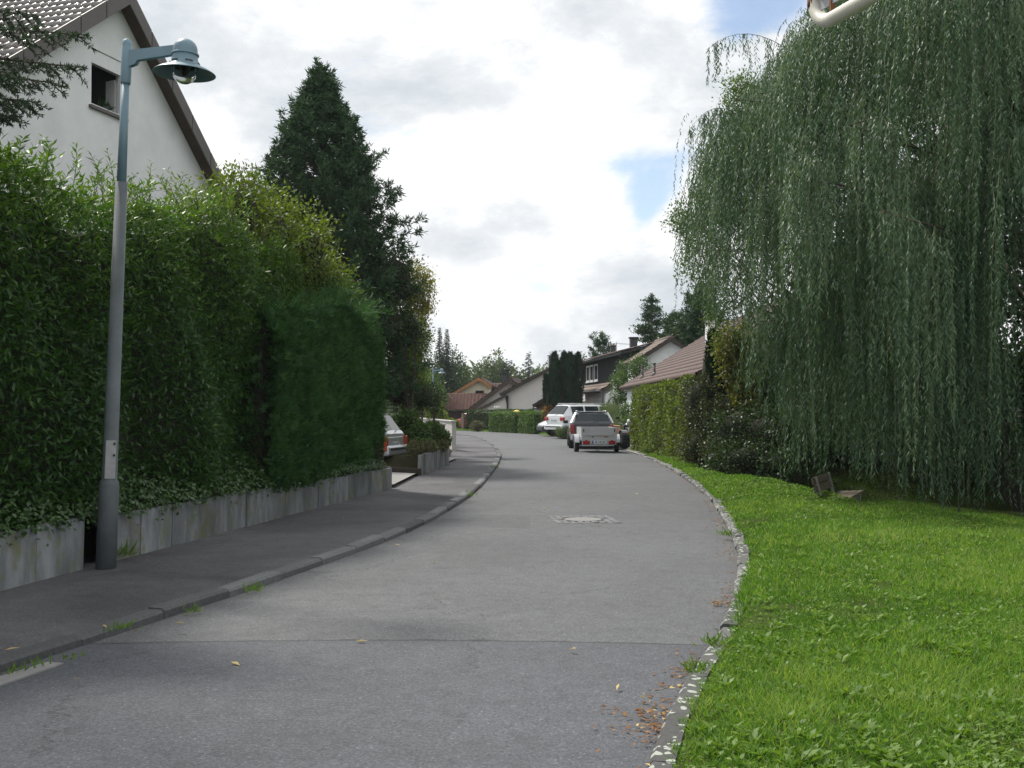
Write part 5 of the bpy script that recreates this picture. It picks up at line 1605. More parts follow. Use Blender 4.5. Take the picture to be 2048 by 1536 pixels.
# ---- right side: conifers and trees behind the houses
def layered_pine(label, px, pytop, pybot, Y, wpx, seed, layers=11):
    """open pine whose boughs stand out one by one"""
    rng = np.random.default_rng(seed)
    t = P(px, pytop, Y); bt = P(px, pybot, Y)
    root = thing('layered_pine', label, 'tree', (t.x, Y, 0.0))
    tr = MB(); tr.tube([(t.x, Y, 0), (t.x, Y, t.z)], [0.2, 0.03], 7); tr.build('trunk', M['bark'], root, True)
    pos = []; br = MB()
    w = wpx / F * Y / 2
    for i in range(layers):
        f = (i + 0.3) / layers
        z = bt.z + (t.z - bt.z) * f
        for q in range(5):
            a = rng.random() * 6.28
            Ln = w * (1 - f) ** 0.8 * rng.uniform(0.45, 1.1) + 0.15
            h = np.array([math.cos(a), math.sin(a), 0.0])
            s = np.array([t.x, Y, z + rng.normal() * 0.12]); e = s + h * Ln + np.array([0, 0, 0.12 * Ln])
            br.tube([s, e], [0.03, 0.006], 4, False)
            m = int(34 * Ln / w + 10)
            tt = rng.uniform(0.3, 1.05, m)[:, None]
            pos.append(s + (e - s) * tt + rng.normal(size=(m, 3)) * np.array([0.16, 0.16, 0.06]))
    pos.append(np.array([t.x, Y, t.z]) + rng.normal(size=(20, 3)) * np.array([0.08, 0.08, 0.2]))
    pos = np.concatenate(pos); n = len(pos) * 5
    pp = np.repeat(pos, 5, axis=0)
    D = rvec(rng, n) + np.array([0, 0, 0.5])
    V, _ = kites(pp, D, rvec(rng, n), 0.2 * rng.uniform(0.6, 1.2, n), 0.05, 0.02)
    lv = Leaves(); lv.add(V, np.clip(0.45 + rng.normal(size=n) * 0.2, 0, 1)); lv.build('needles', M['pine'], root)
    br.build('branches', M['bark'], root, kind='stuff')
layered_pine('open pine with tiered boughs standing behind the white gable', 1303, 598, 705, 66, 88, 91)
pine_tree('round-topped small pine left of the aerial chimney', (P(1201, 760, 82).x, 82, 0), P(1203, 676, 82).z, 1.0, 92, n_br=70, tufts=7, ndl=14, nl=0.24, nw=0.05, z_first=0.3, shape=0.35)
pine_tree('low broad pine right of the tiered pine', (P(1352, 760, 62).x, 62, 0), P(1350, 634, 62).z, 1.15, 93, n_br=90, tufts=8, ndl=14, nl=0.24, nw=0.05, z_first=0.3, shape=0.4)
pine_tree('large dark pine beside the white chimney', (P(1405, 760, 58).x, 58, 0), P(1402, 585, 58).z, 1.35, 94, n_br=150, tufts=9, ndl=14, nl=0.24, nw=0.05, z_first=0.3, shape=0.4)
bush('dark_garden_tree', 'dark green bush joining the pines behind the brown roof', 'tree', [at(1375, 668, 60), at(1430, 670, 58), at(1340, 690, 62)], [(1.0, 1.0, 0.8), (1.0, 1.0, 0.9), (0.8, 0.8, 0.6)], 5200, 0.16, 0.09, 'darkbroad', 95, z0=0.0, clumps=140, csig=0.2)

# yews in front of the houses at the bend
def column_yew(label, px0, px1, pytop, pybot, Y, seed, n=9000, group='dark yews at the bend'):
    rng = np.random.default_rng(seed)
    a = P(px0, pytop, Y); b = P(px1, pybot, Y)
    w = (b.x - a.x) / 2; cx_ = (a.x + b.x) / 2; z0, z1 = b.z, a.z
    root = thing('columnar_yew', label, 'tree', (cx_, Y, 0), 0, group)
    nc = max(2, int(n / 1300))
    ci = rng.integers(0, nc, n)
    ox = rng.uniform(-0.62, 0.62, nc) * w; oy = rng.uniform(-0.5, 0.5, nc) * w; hh = rng.uniform(0.72, 1.0, nc); hh[0] = 1.0; rw = rng.uniform(0.36, 0.5, nc) * w
    f = rng.random(n); th = rng.random(n) * 6.28
    prof = np.minimum(1.0, 0.75 + 0.5 * f) * np.clip((1.03 - f) / 0.45, 0.0, 1.0) ** 0.6
    fl = 1 + 0.14 * np.sin(th * 4 + seed + ci) + 0.12 * np.sin(f * 17 + th * 2 + ci * 2)
    r = rw[ci] * prof * fl * (1 - np.abs(rng.normal(size=n)) * 0.15)
    u = np.stack([np.cos(th), np.sin(th), 0 * th], axis=1)
    pos = np.array([cx_, Y, 0]) + u * r[:, None]; pos[:, 0] += ox[ci]; pos[:, 1] += oy[ci]
    pos[:, 2] = z0 + f * (z1 - z0) * hh[ci]
    D = u * 0.5 + rvec(rng, n) * 0.4 + np.array([0, 0, 1.0])
    V, _ = kites(pos, D, u + rvec(rng, n) * 0.5, 0.22 * rng.uniform(0.6, 1.3, n), 0.07, 0.05)
    lv = Leaves(); lv.add(V, np.clip(0.35 + 0.2 * np.sin(ci * 2.3) + rng.normal(size=n) * 0.2, 0, 1)); lv.build('foliage', M['yew'], root)
    mb = MB(); mb.tube([(cx_, Y, 0), (cx_, Y, z0 + 0.3), (cx_, Y, z1 * 0.8)], [0.14, w * 0.55, w * 0.3], 8); mb.build('trunk', M['core'], root, True)  # trunk swells into the same solid dark core
column_yew('broad dark columnar yew, left one beside the pink gable', 1094, 1143, 706, 812, 69, 101, 9000)
column_yew('dark columnar yew, right one before the black house', 1128, 1173, 708, 815, 68.6, 102, 9000)
column_yew('thin young yew tip against the pink gable', 1088, 1104, 752, 806, 69, 103, 1700)

# low hedges at the bend
def clipped(name, label, A, B, thick, z0, zt, n, L, W, mat, seed, cat='hedge', group=None, tm=0.5, lumpa=0.05, core=True, **kw):
    rng = np.random.default_rng(seed)
    root = thing(name, label, cat, (A[0], A[1], z0), 0, group)
    pos, nor = hedge_surface(rng, n, A, B, thick, z0, zt, (0.5, 0.28, 0.06, 0.08, 0.08), lumpa=lumpa, lumpf=3.5, seed=seed, depth=0.05, rnd=0.15)
    D = nor * 0.6 + rvec(rng, n) * 0.7 + np.array([0, 0, 0.2]); N = nor * 0.6 + rvec(rng, n) * 0.5 + np.array([0, 0, 0.5])
    V, _ = kites(pos, D, N, L * rng.uniform(0.6, 1.3, n), W * rng.uniform(0.7, 1.2, n))
    lv = Leaves(); lv.add(V, np.clip(tm + rng.normal(size=n) * 0.2, 0, 1)); lv.build('foliage', M[mat], root)
    if core: hedge_core(root, A, B, thick, z0, zt, 0.16)
    return root
def gp(px, py): v = G(px, py); return (v.x, v.y)
clipped('clipped_hedge', 'light green clipped hedge left of the yellow-topped lantern post', gp(978, 864.5), gp(1030, 866.5), 0.7, 0.0, 1.25, 4200, 0.11, 0.06, 'lighthedge', 111, group='low hedges at the bend')
clipped('clipped_hedge', 'light green clipped hedge right of the yellow-topped lantern post', gp(1037, 867), gp(1068, 868.5), 0.7, 0.0, 1.32, 3000, 0.11, 0.06, 'lighthedge', 112, group='low hedges at the bend')
clipped('clipped_hedge', 'dark green low hedge left of the light green ones', gp(928, 861), gp(977, 862.5), 1.0, 0.0, 1.40, 4200, 0.10, 0.05, 'darkbroad', 113, group='low hedges at the bend', tm=0.6)
clipped('clipped_hedge', 'long dark hedge line behind the low light green hedges', gp(985, 862.0), gp(1066, 863.0), 0.8, 0.0, 1.42, 4200, 0.10, 0.05, 'broad', 114, group='low hedges at the bend', tm=0.3)
bush('reddish_shrub', 'reddish brown little shrub in front of the dark low hedge', 'shrub', [tuple(P(954, 853, 74))], [(0.45, 0.4, 0.35)], 900, 0.09, 0.05, 'purple', 115, z0=0.0, tmean=0.8)
bush('garden_shrub', 'small green shrub left of the red car', 'shrub', [tuple(P(900, 846, 84)), tuple(P(911, 848, 84))], [(0.5, 0.5, 0.38), (0.35, 0.5, 0.3)], 1300, 0.12, 0.07, 'yellowshrub', 116, z0=-0.2)
bush('orange_shrub', 'orange-brown autumnal shrub beside the small garage', 'shrub', [tuple(P(1093, 829, 69)), tuple(P(1100, 822, 69))], [(0.4, 0.4, 0.5), (0.3, 0.3, 0.5)], 1600, 0.10, 0.055, 'deadleaf', 117, z0=0.0, tmean=0.45)
# climbing rose and garden of the black house
bush('climbing_rose', 'tall tangled climbing rose between the black house and brown roof', 'climber', [at(1262, 745, 55.6), at(1240, 765, 57), at(1283, 735, 55.6), at(1248, 790, 57), at(1234, 800, 58)], [(0.72, 0.5, 0.6), (0.5, 0.5, 0.55), (0.6, 0.45, 0.45), (0.38, 0.4, 0.55), (0.38, 0.4, 0.55)], 7500, 0.09, 0.055, 'broad', 121, z0=0.0, clumps=150, csig=0.14, core=False, tmean=0.55)
bush('grey_green_bush', 'hazy grey-green feathery bush behind the dark estate car', 'shrub', [at(1232, 832, 50), at(1216, 826, 51), at(1243, 848, 49)], [(0.45, 0.5, 0.5), (0.4, 0.4, 0.45), (0.35, 0.4, 0.45)], 5200, 0.16, 0.016, 'lavender', 122, z0=0.0, core=False, up=0.9)
bush('lavender', 'small lavender tuft at the forecourt edge left of the dark estate car', 'plant', [tuple(P(1128, 866, 57))], [(0.36, 0.35, 0.28)], 1800, 0.20, 0.02, 'lavender', 123, z0=0.02, core=False, up=1.2)
bush('garden_shrub', 'olive shrub against the pale wall beside the clipped hedge', 'shrub', [at(1254, 825, 46), at(1256, 850, 45)], [(0.3, 0.4, 0.45), (0.25, 0.3, 0.35)], 1800, 0.08, 0.045, 'broad', 124, z0=0.0, core=False)

# ---- clipped hornbeam hedge and shrubs on the right
cl = clipped('hornbeam_hedge', 'clipped yellow-green hedge with lit top at the right-hand forecourt', (4.50, 42.5), (4.98, 32.3), 0.85, 0.02, lambda q: 2.2 + 0.024 * q, 17000, 0.10, 0.06, 'beech', 131, tm=0.45, lumpa=0.11)
bush('purple_leaved_shrub', 'purplish grey-green shrub right of the clipped hedge', 'shrub', [at(1400, 800, 31.2), at(1430, 840, 30.5), at(1400, 890, 30.8), at(1440, 905, 29.5)], [(0.55, 0.6, 0.85), (0.55, 0.6, 0.6), (0.55, 0.6, 0.5), (0.5, 0.55, 0.45)], 12000, 0.075, 0.045, 'purple', 132, z0=0.0, clumps=320, csig=0.10, tmean=0.5)
column_yew('small dark juniper in front of the brown roof near the white chimney', 1388, 1440, 668, 800, 31.6, 104, 4200, None)
bush('dark_shrub', 'large dark shrub in the shade left of the willow', 'shrub', [at(1480, 860, 29), at(1530, 870, 28.5), at(1490, 920, 27.8), at(1545, 930, 27.5), at(1590, 880, 29), at(1440, 920, 28.6)], [(0.85, 0.8, 0.8), (0.8, 0.8, 0.8), (0.75, 0.7, 0.5), (0.6, 0.6, 0.45), (0.9, 0.8, 0.9), (0.5, 0.5, 0.4)], 15000, 0.085, 0.05, 'darkbroad', 133, z0=-0.3, clumps=380, csig=0.12, tmean=0.45)
bush('ground_ivy', 'mottled ivy and weeds at the foot of the clipped hedge', 'ground cover', [at(1300, 898, 38.5), at(1335, 912, 35), at(1370, 925, 32), at(1390, 918, 31)], [(0.4, 0.5, 0.14), (0.4, 0.6, 0.16), (0.4, 0.5, 0.2), (0.35, 0.4, 0.25)], 3600, 0.055, 0.045, 'yellowshrub', 134, z0=0.03, core=False, tmean=0.4, tsd=0.3)
leafy_tree('yellow-leaved small tree between the chimney house and the willow', (P(1470, 800, 30.6).x, 30.6, 0.0), 1.8, [at(1478, 690, 30.4), at(1500, 740, 30.4), at(1472, 740, 30.4), at(1495, 790, 30.2)], [(0.6, 0.6, 0.55), (0.5, 0.5, 0.5), (0.35, 0.4, 0.4), (0.35, 0.4, 0.35)], 6500, 0.12, 0.06, 'birch', 135, name='small_tree', clumps=170, csig=0.13, trunk_r=0.06, tmean=0.25, droop=0.4)
leafy_tree('light green tree reaching out left behind the willow', (P(1590, 800, 30).x, 30.0, -0.5), 3.4, [at(1400, 470, 30), at(1370, 440, 30), at(1400, 530, 30), at(1440, 420, 30), at(1500, 240, 30.5), at(1480, 180, 31), at(1440, 610, 30), at(1470, 330, 30.5), at(1520, 430, 31)],
           [(0.5, 0.7, 0.6), (0.45, 0.6, 0.4), (0.55, 0.6, 0.6), (0.6, 0.7, 0.7), (0.65, 0.8, 0.8), (0.5, 0.6, 0.45), (0.35, 0.5, 0.8), (0.6, 0.8, 0.9), (0.7, 0.8, 1.0)], 16000, 0.085, 0.05, 'broad', 136, clumps=420, csig=0.14, trunk_r=0.10, limbs=16, tmean=0.72)
leafy_tree('tall dark tree with a bare trunk behind the willow at the top right', (13.2, 27.0, -1.6), 7.0, [(12.5, 27, 8.6), (11.4, 26.5, 10.4), (13.8, 27.5, 10.8), (9.8, 27.0, 9.8), (14.6, 26, 7.6), (11.0, 27.5, 7.2)], [(1.5, 1.6, 1.5), (1.5, 1.5, 1.4), (1.8, 1.6, 1.6), (1.3, 1.3, 1.3), (1.6, 1.5, 1.6), (1.3, 1.3, 1.2)], 26000, 0.17, 0.12, 'darkbroad', 137, clumps=900, csig=0.30, trunk_r=0.22, limbs=18, tmean=0.55)
leafy_tree('dark leafy tree at the right edge behind the willow', (16.2, 26.5, -1.6), 4.0, [(15.0, 26.3, 4.6), (16.5, 26, 6.2), (14.2, 26.8, 6.4), (17.4, 27, 4.4), (13.0, 26.5, 4.4), (11.6, 27.2, 6.0), (12.8, 26.8, 8.0), (9.4, 27.8, 5.6)], [(1.6, 1.3, 1.5)] * 8, 26000, 0.19, 0.13, 'darkbroad', 138, clumps=700, csig=0.30, trunk_r=0.16, limbs=14, tmean=0.5)
for k, (x, y, r, lab) in enumerate([(8.2, 31.5, 1.7, 'dark thicket right behind the large dark shrub'), (11.2, 30.2, 2.0, 'dark thicket in deep shade behind the willow trunk'), (14.8, 24.2, 1.7, 'dark thicket at the right edge behind the willow'), (17.5, 31, 2.4, 'farthest dark thicket at the right edge'), (12.8, 25.0, 1.6, 'dark thicket between the willow and the plank shed')]):
    bush('thicket', lab, 'shrub', [(x, y, 0.6), (x + 0.8, y + 0.5, 1.6), (x - 0.9, y + 0.2, 2.2), (x, y, 3.4), (x + 0.5, y, 5.0)], [(r, r * 0.8, 1.5), (r, r * 0.8, 1.5), (r, r * 0.8, 1.4), (r * 0.9, r * 0.8, 1.3), (r * 0.95, r * 0.7, 1.4)], 13000, 0.20, 0.14, 'darkbroad', 140 + k, z0=-1.5, clumps=600, csig=0.25, core=False, shell=0.8, stems=14, group='dark thicket behind the willow')

# ------------------------------------------------------------------ weeping willow
def willow():
    rng = np.random.default_rng(200)
    c = np.array([10.0, 20.3]); zg = float(lawn_z(np.array([c[0]]), np.array([c[1]]))[0])
    root = thing('weeping_willow', 'huge weeping willow with long hanging curtains of leaves over the lawn', 'tree', (c[0], c[1], zg))
    tr = MB(); tr.tube([(c[0], c[1], zg - 0.1), (c[0] + 0.1, c[1], zg + 1.8), (c[0], c[1] + 0.1, 4.2), (c[0] - 0.2, c[1], 8.5)], [0.48, 0.38, 0.30, 0.12], 12, False)
    tr.build('trunk', M['bark'], root, True)
    # lowest reach of the hanging twigs, by direction seen from the path
    bx = np.array([1300, 1370, 1410, 1450, 1480, 1500, 1520, 1545, 1560, 1572, 1610, 1632, 1645, 1745, 1790, 1850, 1900, 2000, 2100, 2400, 3000], float)
    by = np.array([560, 620, 650, 690, 735, 800, 850, 885, 905, 965, 975, 962, 945, 950, 985, 1005, 1025, 1045, 1060, 1070, 1080], float)
    topx = np.array([1300, 1380, 1420, 1470, 1520, 1560, 1620, 1700, 3000], float)
    topy = np.array([400, 240, 205, 165, 115, 60, -30, -150, -300], float)
    leafP = []; leafD = []; leafT = []; stem_pts = []
    limbs = MB()
    cand = []
    def bough(th, rr_, ztop_, Lh, nl_, wid):
        o_ = np.array([math.cos(th), math.sin(th)]); t_ = np.array([-o_[1], o_[0]])
        c0_ = c + o_ * rr_ * np.array([1.0, 0.85])
        for j in range(nl_):
            u = (j + rng.random()) / nl_
            p = c0_ + o_ * (u - 0.55) * wid + t_ * rng.normal() * 0.22 * wid * (0.35 + 0.65 * u)
            zt = ztop_ - 0.30 * wid * max(0.0, u - 0.35) ** 2 * 4 + rng.normal() * 0.06
            cand.append((th, p[0], p[1], zt, Lh * rng.uniform(0.75, 1.15) * (0.7 + 0.3 * u)))
    nb = 0
    while nb < 178:
        th = rng.uniform(0, 2 * PI)
        front = -math.sin(th) * 0.75 - math.cos(th) * 0.66
        if front < -0.1 and rng.random() < 0.6: continue
        rr_ = 6.6 * math.sqrt(rng.uniform(0.06, 1.0))
        zt = 12.6 - 0.069 * rr_ ** 2 - abs(rng.normal()) * 2.2 - (rng.random() < 0.45) * rng.uniform(1.0, 5.0)
        bough(th, rr_, zt, rng.uniform(1.6, 4.2), rng.integers(5, 9), rng.uniform(1.1, 2.0)); nb += 1
    nb = 0
    while nb < 24:
        th = rng.uniform(0, 2 * PI)
        if -math.sin(th) * 0.75 - math.cos(th) * 0.66 < 0.15: continue
        bough(th, rng.uniform(3.2, 5.6), rng.uniform(2.8, 6.0), 9.0, rng.integers(4, 7), rng.uniform(0.7, 1.3)); nb += 1
    for (th, x, y, ztop_, Lh) in cand:
        curtain = Lh > 5.5
        px = 1024 + F * (x + math.cos(th) * 0.30) / (y + math.sin(th) * 0.30)
        if px < 1362: continue
        lim_t = EYE + (HZ - np.interp(px, topx, topy)) / F * y
        ztop_ = min(ztop_, lim_t - rng.random() * 0.7)
        zb_img = EYE + (HZ - np.interp(px, bx, by)) / F * y
        zgr = float(lawn_z(np.array([x]), np.array([y]))[0])
        zbot = max(zb_img, zgr + 0.12)
        if ztop_ - zbot < 0.7: continue
        ze = max(ztop_ - Lh, zbot + abs(rng.normal()) * 0.35)
        if rng.random() < 0.25 and ztop_ - zbot < 5.0: ze = zbot + abs(rng.normal()) * 0.45
        out = np.array([math.cos(th), math.sin(th), 0])
        lockr = rng.uniform(0.07, 0.20)
        # carrying twig
        st = np.array([c[0], c[1], min(8.5, max(3.2, ztop_ - 1.5))]) + np.array([x - c[0], y - c[1], 0]) * 0.25
        apex = np.array([x, y, ztop_])
        if rng.random() < 0.10 and not curtain:
            limbs.tube([st, (st + apex) / 2 + np.array([0, 0, 0.7]), apex + np.array([0, 0, 0.05]), apex + out * 0.35 + np.array([0, 0, -0.35])], [0.045, 0.022, 0.010, 0.004], 5, False)
        lt = rng.normal() * 0.16
        ns = rng.integers(9, 16)
        for s in range(ns):
            o2 = rng.normal(size=2) * lockr
            a0 = apex + np.array([o2[0], o2[1], -abs(rng.normal()) * 0.25])
            l2 = (a0[2] - ze) * rng.uniform(0.45, 1.05)
            if l2 < 0.4: continue
            sp = 0.040
            k = int(l2 / sp)
            t = (np.arange(k) + rng.random(k) * 0.7) / k
            sway = rng.normal(size=2) * 0.07
            arc = 0.34 * (1 - np.exp(-t * l2 * 2.2))
            pos = np.stack([a0[0] + out[0] * arc + sway[0] * t * l2 * 0.5 + 0.02 * np.sin(t * 9 + s), a0[1] + out[1] * arc + sway[1] * t * l2 * 0.5, a0[2] - t * l2 + 0.10 * np.exp(-((t * l2 - 0.15) / 0.2) ** 2)], axis=1)
            hd = rng.random(k) * 2 * PI
            D = np.stack([np.cos(hd) * 0.55, np.sin(hd) * 0.55, -np.full(k, 0.85)], axis=1)
            leafP.append(pos); leafD.append(D); leafT.append(np.clip(0.45 + lt + rng.normal(size=k) * 0.17, 0, 1))
            if s < 2: stem_pts.append(pos[::max(1, k // 7)])
    # wispy twigs reaching out against the sky at the upper left
    for (p0, p1, p2) in ((at(1590, 110, 20.5), at(1490, 30, 20), at(1412, 100, 19.5)), (at(1480, 235, 19.5), at(1425, 185, 19), at(1376, 265, 18.8))):
        p0, p1, p2 = np.array(p0), np.array(p1), np.array(p2)
        limbs.tube([p0 * (1 - t) ** 2 + 2 * p1 * t * (1 - t) + p2 * t * t for t in np.linspace(0, 1, 9)], [0.007 - 0.0006 * k for k in range(9)], 5, False)
        for q in range(44):
            t = rng.uniform(0.02, 1.0)
            a0 = p0 * (1 - t) ** 2 + 2 * p1 * t * (1 - t) + p2 * t * t
            k = int(rng.uniform(4, 26)); tt = np.arange(k) * 0.028
            pos = a0 + np.stack([0.1 * np.sin(tt * 3 + q) * 0.2, 0 * tt, -tt], axis=1)
            hd = rng.random(k) * 6.28
            leafP.append(pos); leafD.append(np.stack([np.cos(hd) * 0.6, np.sin(hd) * 0.6, -np.full(k, 0.8)], axis=1)); leafT.append(np.clip(0.5 + rng.normal(size=k) * 0.17, 0, 1))
    for (p0, p1, p2) in ((at(1580, 350, 15.5), at(1620, 300, 15.3), at(1672, 340, 15.2)), (at(1760, 420, 14.6), at(1850, 420, 14.2), at(1900, 520, 14.0)), (at(1700, 250, 15.0), at(1760, 215, 14.8), at(1800, 260, 14.7)), (at(1490, 420, 17.5), at(1530, 375, 17.2), at(1570, 330, 17.2))):
        p0, p1, p2 = np.array(p0), np.array(p1), np.array(p2)
        limbs.tube([np.array([c[0], c[1], p0[2]]), p0, (p0 + p1 * 2 + p2) / 4, p2], [0.03, 0.014, 0.009, 0.004], 5, False)
        for q in range(46):
            t = rng.uniform(0.0, 1.0)
            a0 = p0 * (1 - t) ** 2 + 2 * p1 * t * (1 - t) + p2 * t * t + rng.normal(size=3) * 0.05
            l2 = rng.uniform(0.6, 2.1); k = int(l2 / 0.03); tt = np.arange(k) * 0.03
            pos = a0 + np.stack([0.02 * np.sin(tt * 4 + q), rng.normal() * 0.05 * tt, -tt], axis=1)
            hd = rng.random(k) * 6.28
            leafP.append(pos); leafD.append(np.stack([np.cos(hd) * 0.55, np.sin(hd) * 0.55, -np.full(k, 0.85)], axis=1)); leafT.append(np.clip(0.62 + rng.normal(size=k) * 0.15, 0, 1))
            if q % 3 == 0: stem_pts.append(pos[::max(1, k // 6)])
    Pn = np.concatenate(leafP); D = np.concatenate(leafD); T = np.concatenate(leafT); n = len(Pn)
    Ll = (0.092 * rng.uniform(0.6, 1.25, n))[:, None]; Wl = (0.0225 * rng.uniform(0.8, 1.2, n))[:, None]
    D = unit(D); S_ = unit(np.cross(D, rvec(rng, n) + np.array([-0.2, -0.5, 0.6])))
    V = np.stack([Pn + S_ * Wl * 0.5, Pn - S_ * Wl * 0.5 + D * Ll * 0.25, Pn + D * Ll], axis=1).reshape(-1, 3)
    npobj('crown', V, np.arange(n * 3).reshape(n, 3), M['willow'], root, T)
    st = MB()
    for p in stem_pts:
        if len(p) > 2: st.tube(list(p), 0.004, 3, False)
    st.build('hanging_twigs', M['twig'], root)
    limbs.build('limbs', M['bark'], root)
    print('willow leaves', n)
willow()

# ------------------------------------------------------------------ lawn grass and weeds
BARE = [(G(px, py).x, G(px, py).y, r_) for px, py, r_ in ((1690, 1357, 0.10), (1688, 1092, 0.16), (1760, 1190, 0.14), (1672, 1482, 0.09), (2030, 1280, 0.14), (1560, 1500, 0.07), (1640, 1340, 0.06), (1500, 1500, 0.06), (1850, 1330, 0.08), (1950, 1480, 0.07), (1420, 1470, 0.05))]
def grass():
    rng = np.random.default_rng(300)
    edges = np.concatenate([np.arange(3.6, 12, 0.4), np.arange(12, 31, 1.0)])
    Ps = []; Hs = []; Ws = []; Ts = []; Ds = []
    for y0, y1 in zip(edges[:-1], edges[1:]):
        ym = (y0 + y1) / 2
        dens = 5800 * min(1.0, (6.0 / ym) ** 1.55)
        xa = float(xr(ym)) + 0.12; xb = min(float(crest(ym)) + (1.4 if ym < 11 else 6.0), 0.47 * ym + 1.6)
        if xb <= xa: continue
        n = int(dens * (y1 - y0) * (xb - xa))
        x = rng.uniform(xa, xb, n); y = rng.uniform(y0, y1, n)
        pz = np.stack([x, y, 0 * x], axis=1)
        patch = lump(pz, 1.6, 301); patch2 = lump(pz, 5.5, 302)
        bare = np.zeros(n)
        for (bxp, byp, br_) in BARE: bare = np.maximum(bare, np.exp(-(((x - bxp) / br_) ** 2 + ((y - byp) / (br_ * 1.5)) ** 2)))
        keep = rng.random(n) < np.clip(1.05 + 0.35 * patch2, 0.45, 1) * (1 - 0.9 * bare)
        x, y, patch, patch2 = x[keep], y[keep], patch[keep], patch2[keep]
        n = len(x)
        edge = np.clip((x - xr(y)) / 0.35, 0, 1)
        ws = max(1.0, (ym / 6.0) ** 0.85)
        h = 0.055 * rng.uniform(0.5, 1.5, n) * (1 + 0.35 * patch2 + 0.25 * patch) * (0.75 + 0.25 * edge)
        h = np.clip(h, 0.015, 0.14)
        Ps.append(np.stack([x, y, lawn_z(x, y) - 0.006], axis=1)); Hs.append(h); Ws.append(0.0052 * ws * rng.uniform(0.7, 1.4, n))
        Ts.append(np.where(rng.random(n) < 0.05, 1.0, np.clip(0.46 + 0.20 * patch + 0.14 * patch2 + rng.normal(size=n) * 0.22, 0, 0.93)))
        d = rng.normal(size=(n, 3)) * 0.75; d[:, 2] = 0.9
        Ds.append(d)
    m = 15000
    y = 3.6 + rng.random(m) ** 1.5 * 26; o_ = rng.random(m) ** 0.7 * 0.14
    ok = lump(np.stack([0 * y, y, 0 * y], 1), 2.4, 305) * 0.5 + o_ / 0.14 + rng.normal(size=m) * 0.15 > 1.02
    y, o_ = y[ok], o_[ok]; m = len(y)
    Ps.append(np.stack([xr(y) + o_, y, np.full(m, 0.035)], 1)); Hs.append(0.075 * rng.uniform(0.4, 1.5, m)); Ws.append(0.0055 * np.maximum(1, (y / 6) ** 0.85))
    Ts.append(np.clip(0.45 + rng.normal(size=m) * 0.22, 0, 0.95)); d = rng.normal(size=(m, 3)) * 0.55 + np.array([-0.45, 0, 0]); d[:, 2] = 0.8; Ds.append(d)
    Pn = np.concatenate(Ps); n = len(Pn); D = np.concatenate(Ds)
    V, _ = kites(Pn, D, rvec(rng, n) + np.array([0, 0, 0.15]), np.concatenate(Hs), np.concatenate(Ws), 0.1, 0.4)
    npobj('lawn_grass', V, np.arange(len(V)).reshape(-1, 4), M['grass'], None, np.concatenate(Ts), kind='stuff', label='short bright green grass of the lawn', category='grass')
    # broad-leaved weeds, rosette by rosette
    m = 2600
    y = 3.7 + (rng.random(m) ** 1.7) * 20
    x = xr(y) + 0.18 + rng.random(m) * np.clip(np.minimum(crest(y) + 0.3, 0.47 * y + 1.2) - xr(y) - 0.2, 0.2, 9)
    ok = lump(np.stack([x, y, 0 * x], 1), 1.1, 303) + rng.normal(size=m) * 0.4 > -0.15
    x, y = x[ok], y[ok]; m = len(x)
    k = 9
    ang = rng.random((m, 1)) * 6.28 + np.arange(k)[None, :] * 2.4
    sc = rng.uniform(0.5, 1.25, m)[:, None] * rng.uniform(0.7, 1.1, (m, k))
    el = rng.uniform(0.15, 0.95, (m, k))
    D = np.stack([np.cos(ang), np.sin(ang), el], axis=-1)
    base = np.stack([x, y, lawn_z(x, y) + 0.012], axis=1)
    bp = np.repeat(base, k, axis=0) + rng.normal(size=(m * k, 3)) * np.array([0.015, 0.015, 0.004])
    V, _ = kites(bp, D.reshape(-1, 3), np.array([0, 0, 1.0]) + rng.normal(size=(m * k, 3)) * 0.25, (0.070 * sc).ravel(), (0.024 * sc).ravel(), 0.14, 0.6)
    # clover-like small leaves
    q = 30000
    y2 = 3.7 + (rng.random(q) ** 1.9) * 17
    x2 = xr(y2) + 0.12 + rng.random(q) * np.clip(np.minimum(crest(y2), 0.47 * y2 + 1.2) - xr(y2) - 0.2, 0.2, 9)
    ok = lump(np.stack([x2, y2, 0 * x2], 1), 2.6, 304) + rng.normal(size=q) * 0.35 > 0.25
    x2, y2 = x2[ok], y2[ok]; q = len(x2)
    V2, _ = kites(np.stack([x2, y2, lawn_z(x2, y2) + rng.uniform(0.015, 0.055, q)], 1), rng.normal(size=(q, 3)) * np.array([1, 1, 0.4]), np.array([0, 0, 1.0]) + rng.normal(size=(q, 3)) * 0.4, 0.024 * rng.uniform(0.6, 1.5, q), 0.018 * rng.uniform(0.7, 1.4, q), 0.1, 0.55)
    V = np.concatenate([V, V2])
    npobj('lawn_weeds', V, np.arange(len(V)).reshape(-1, 4), M['weed'], None, np.clip(0.5 + rng.normal(size=len(V) // 4) * 0.25, 0, 1), kind='stuff', label='broad-leaved weeds and clover among the lawn grass', category='weeds')
    # verge strips at the bend and the little lawn by the pale wall
    Vs = []; Ts = []
    def strip(f, n, h, w):
        p = f(n); d = rng.normal(size=(n, 3)) * 0.5; d[:, 2] = 1
        V, _ = kites(p, d, rvec(rng, n), h * rng.uniform(0.5, 1.4, n), w, 0.1); Vs.append(V); Ts.append(np.clip(0.6 + rng.normal(size=n) * 0.2, 0, 1))
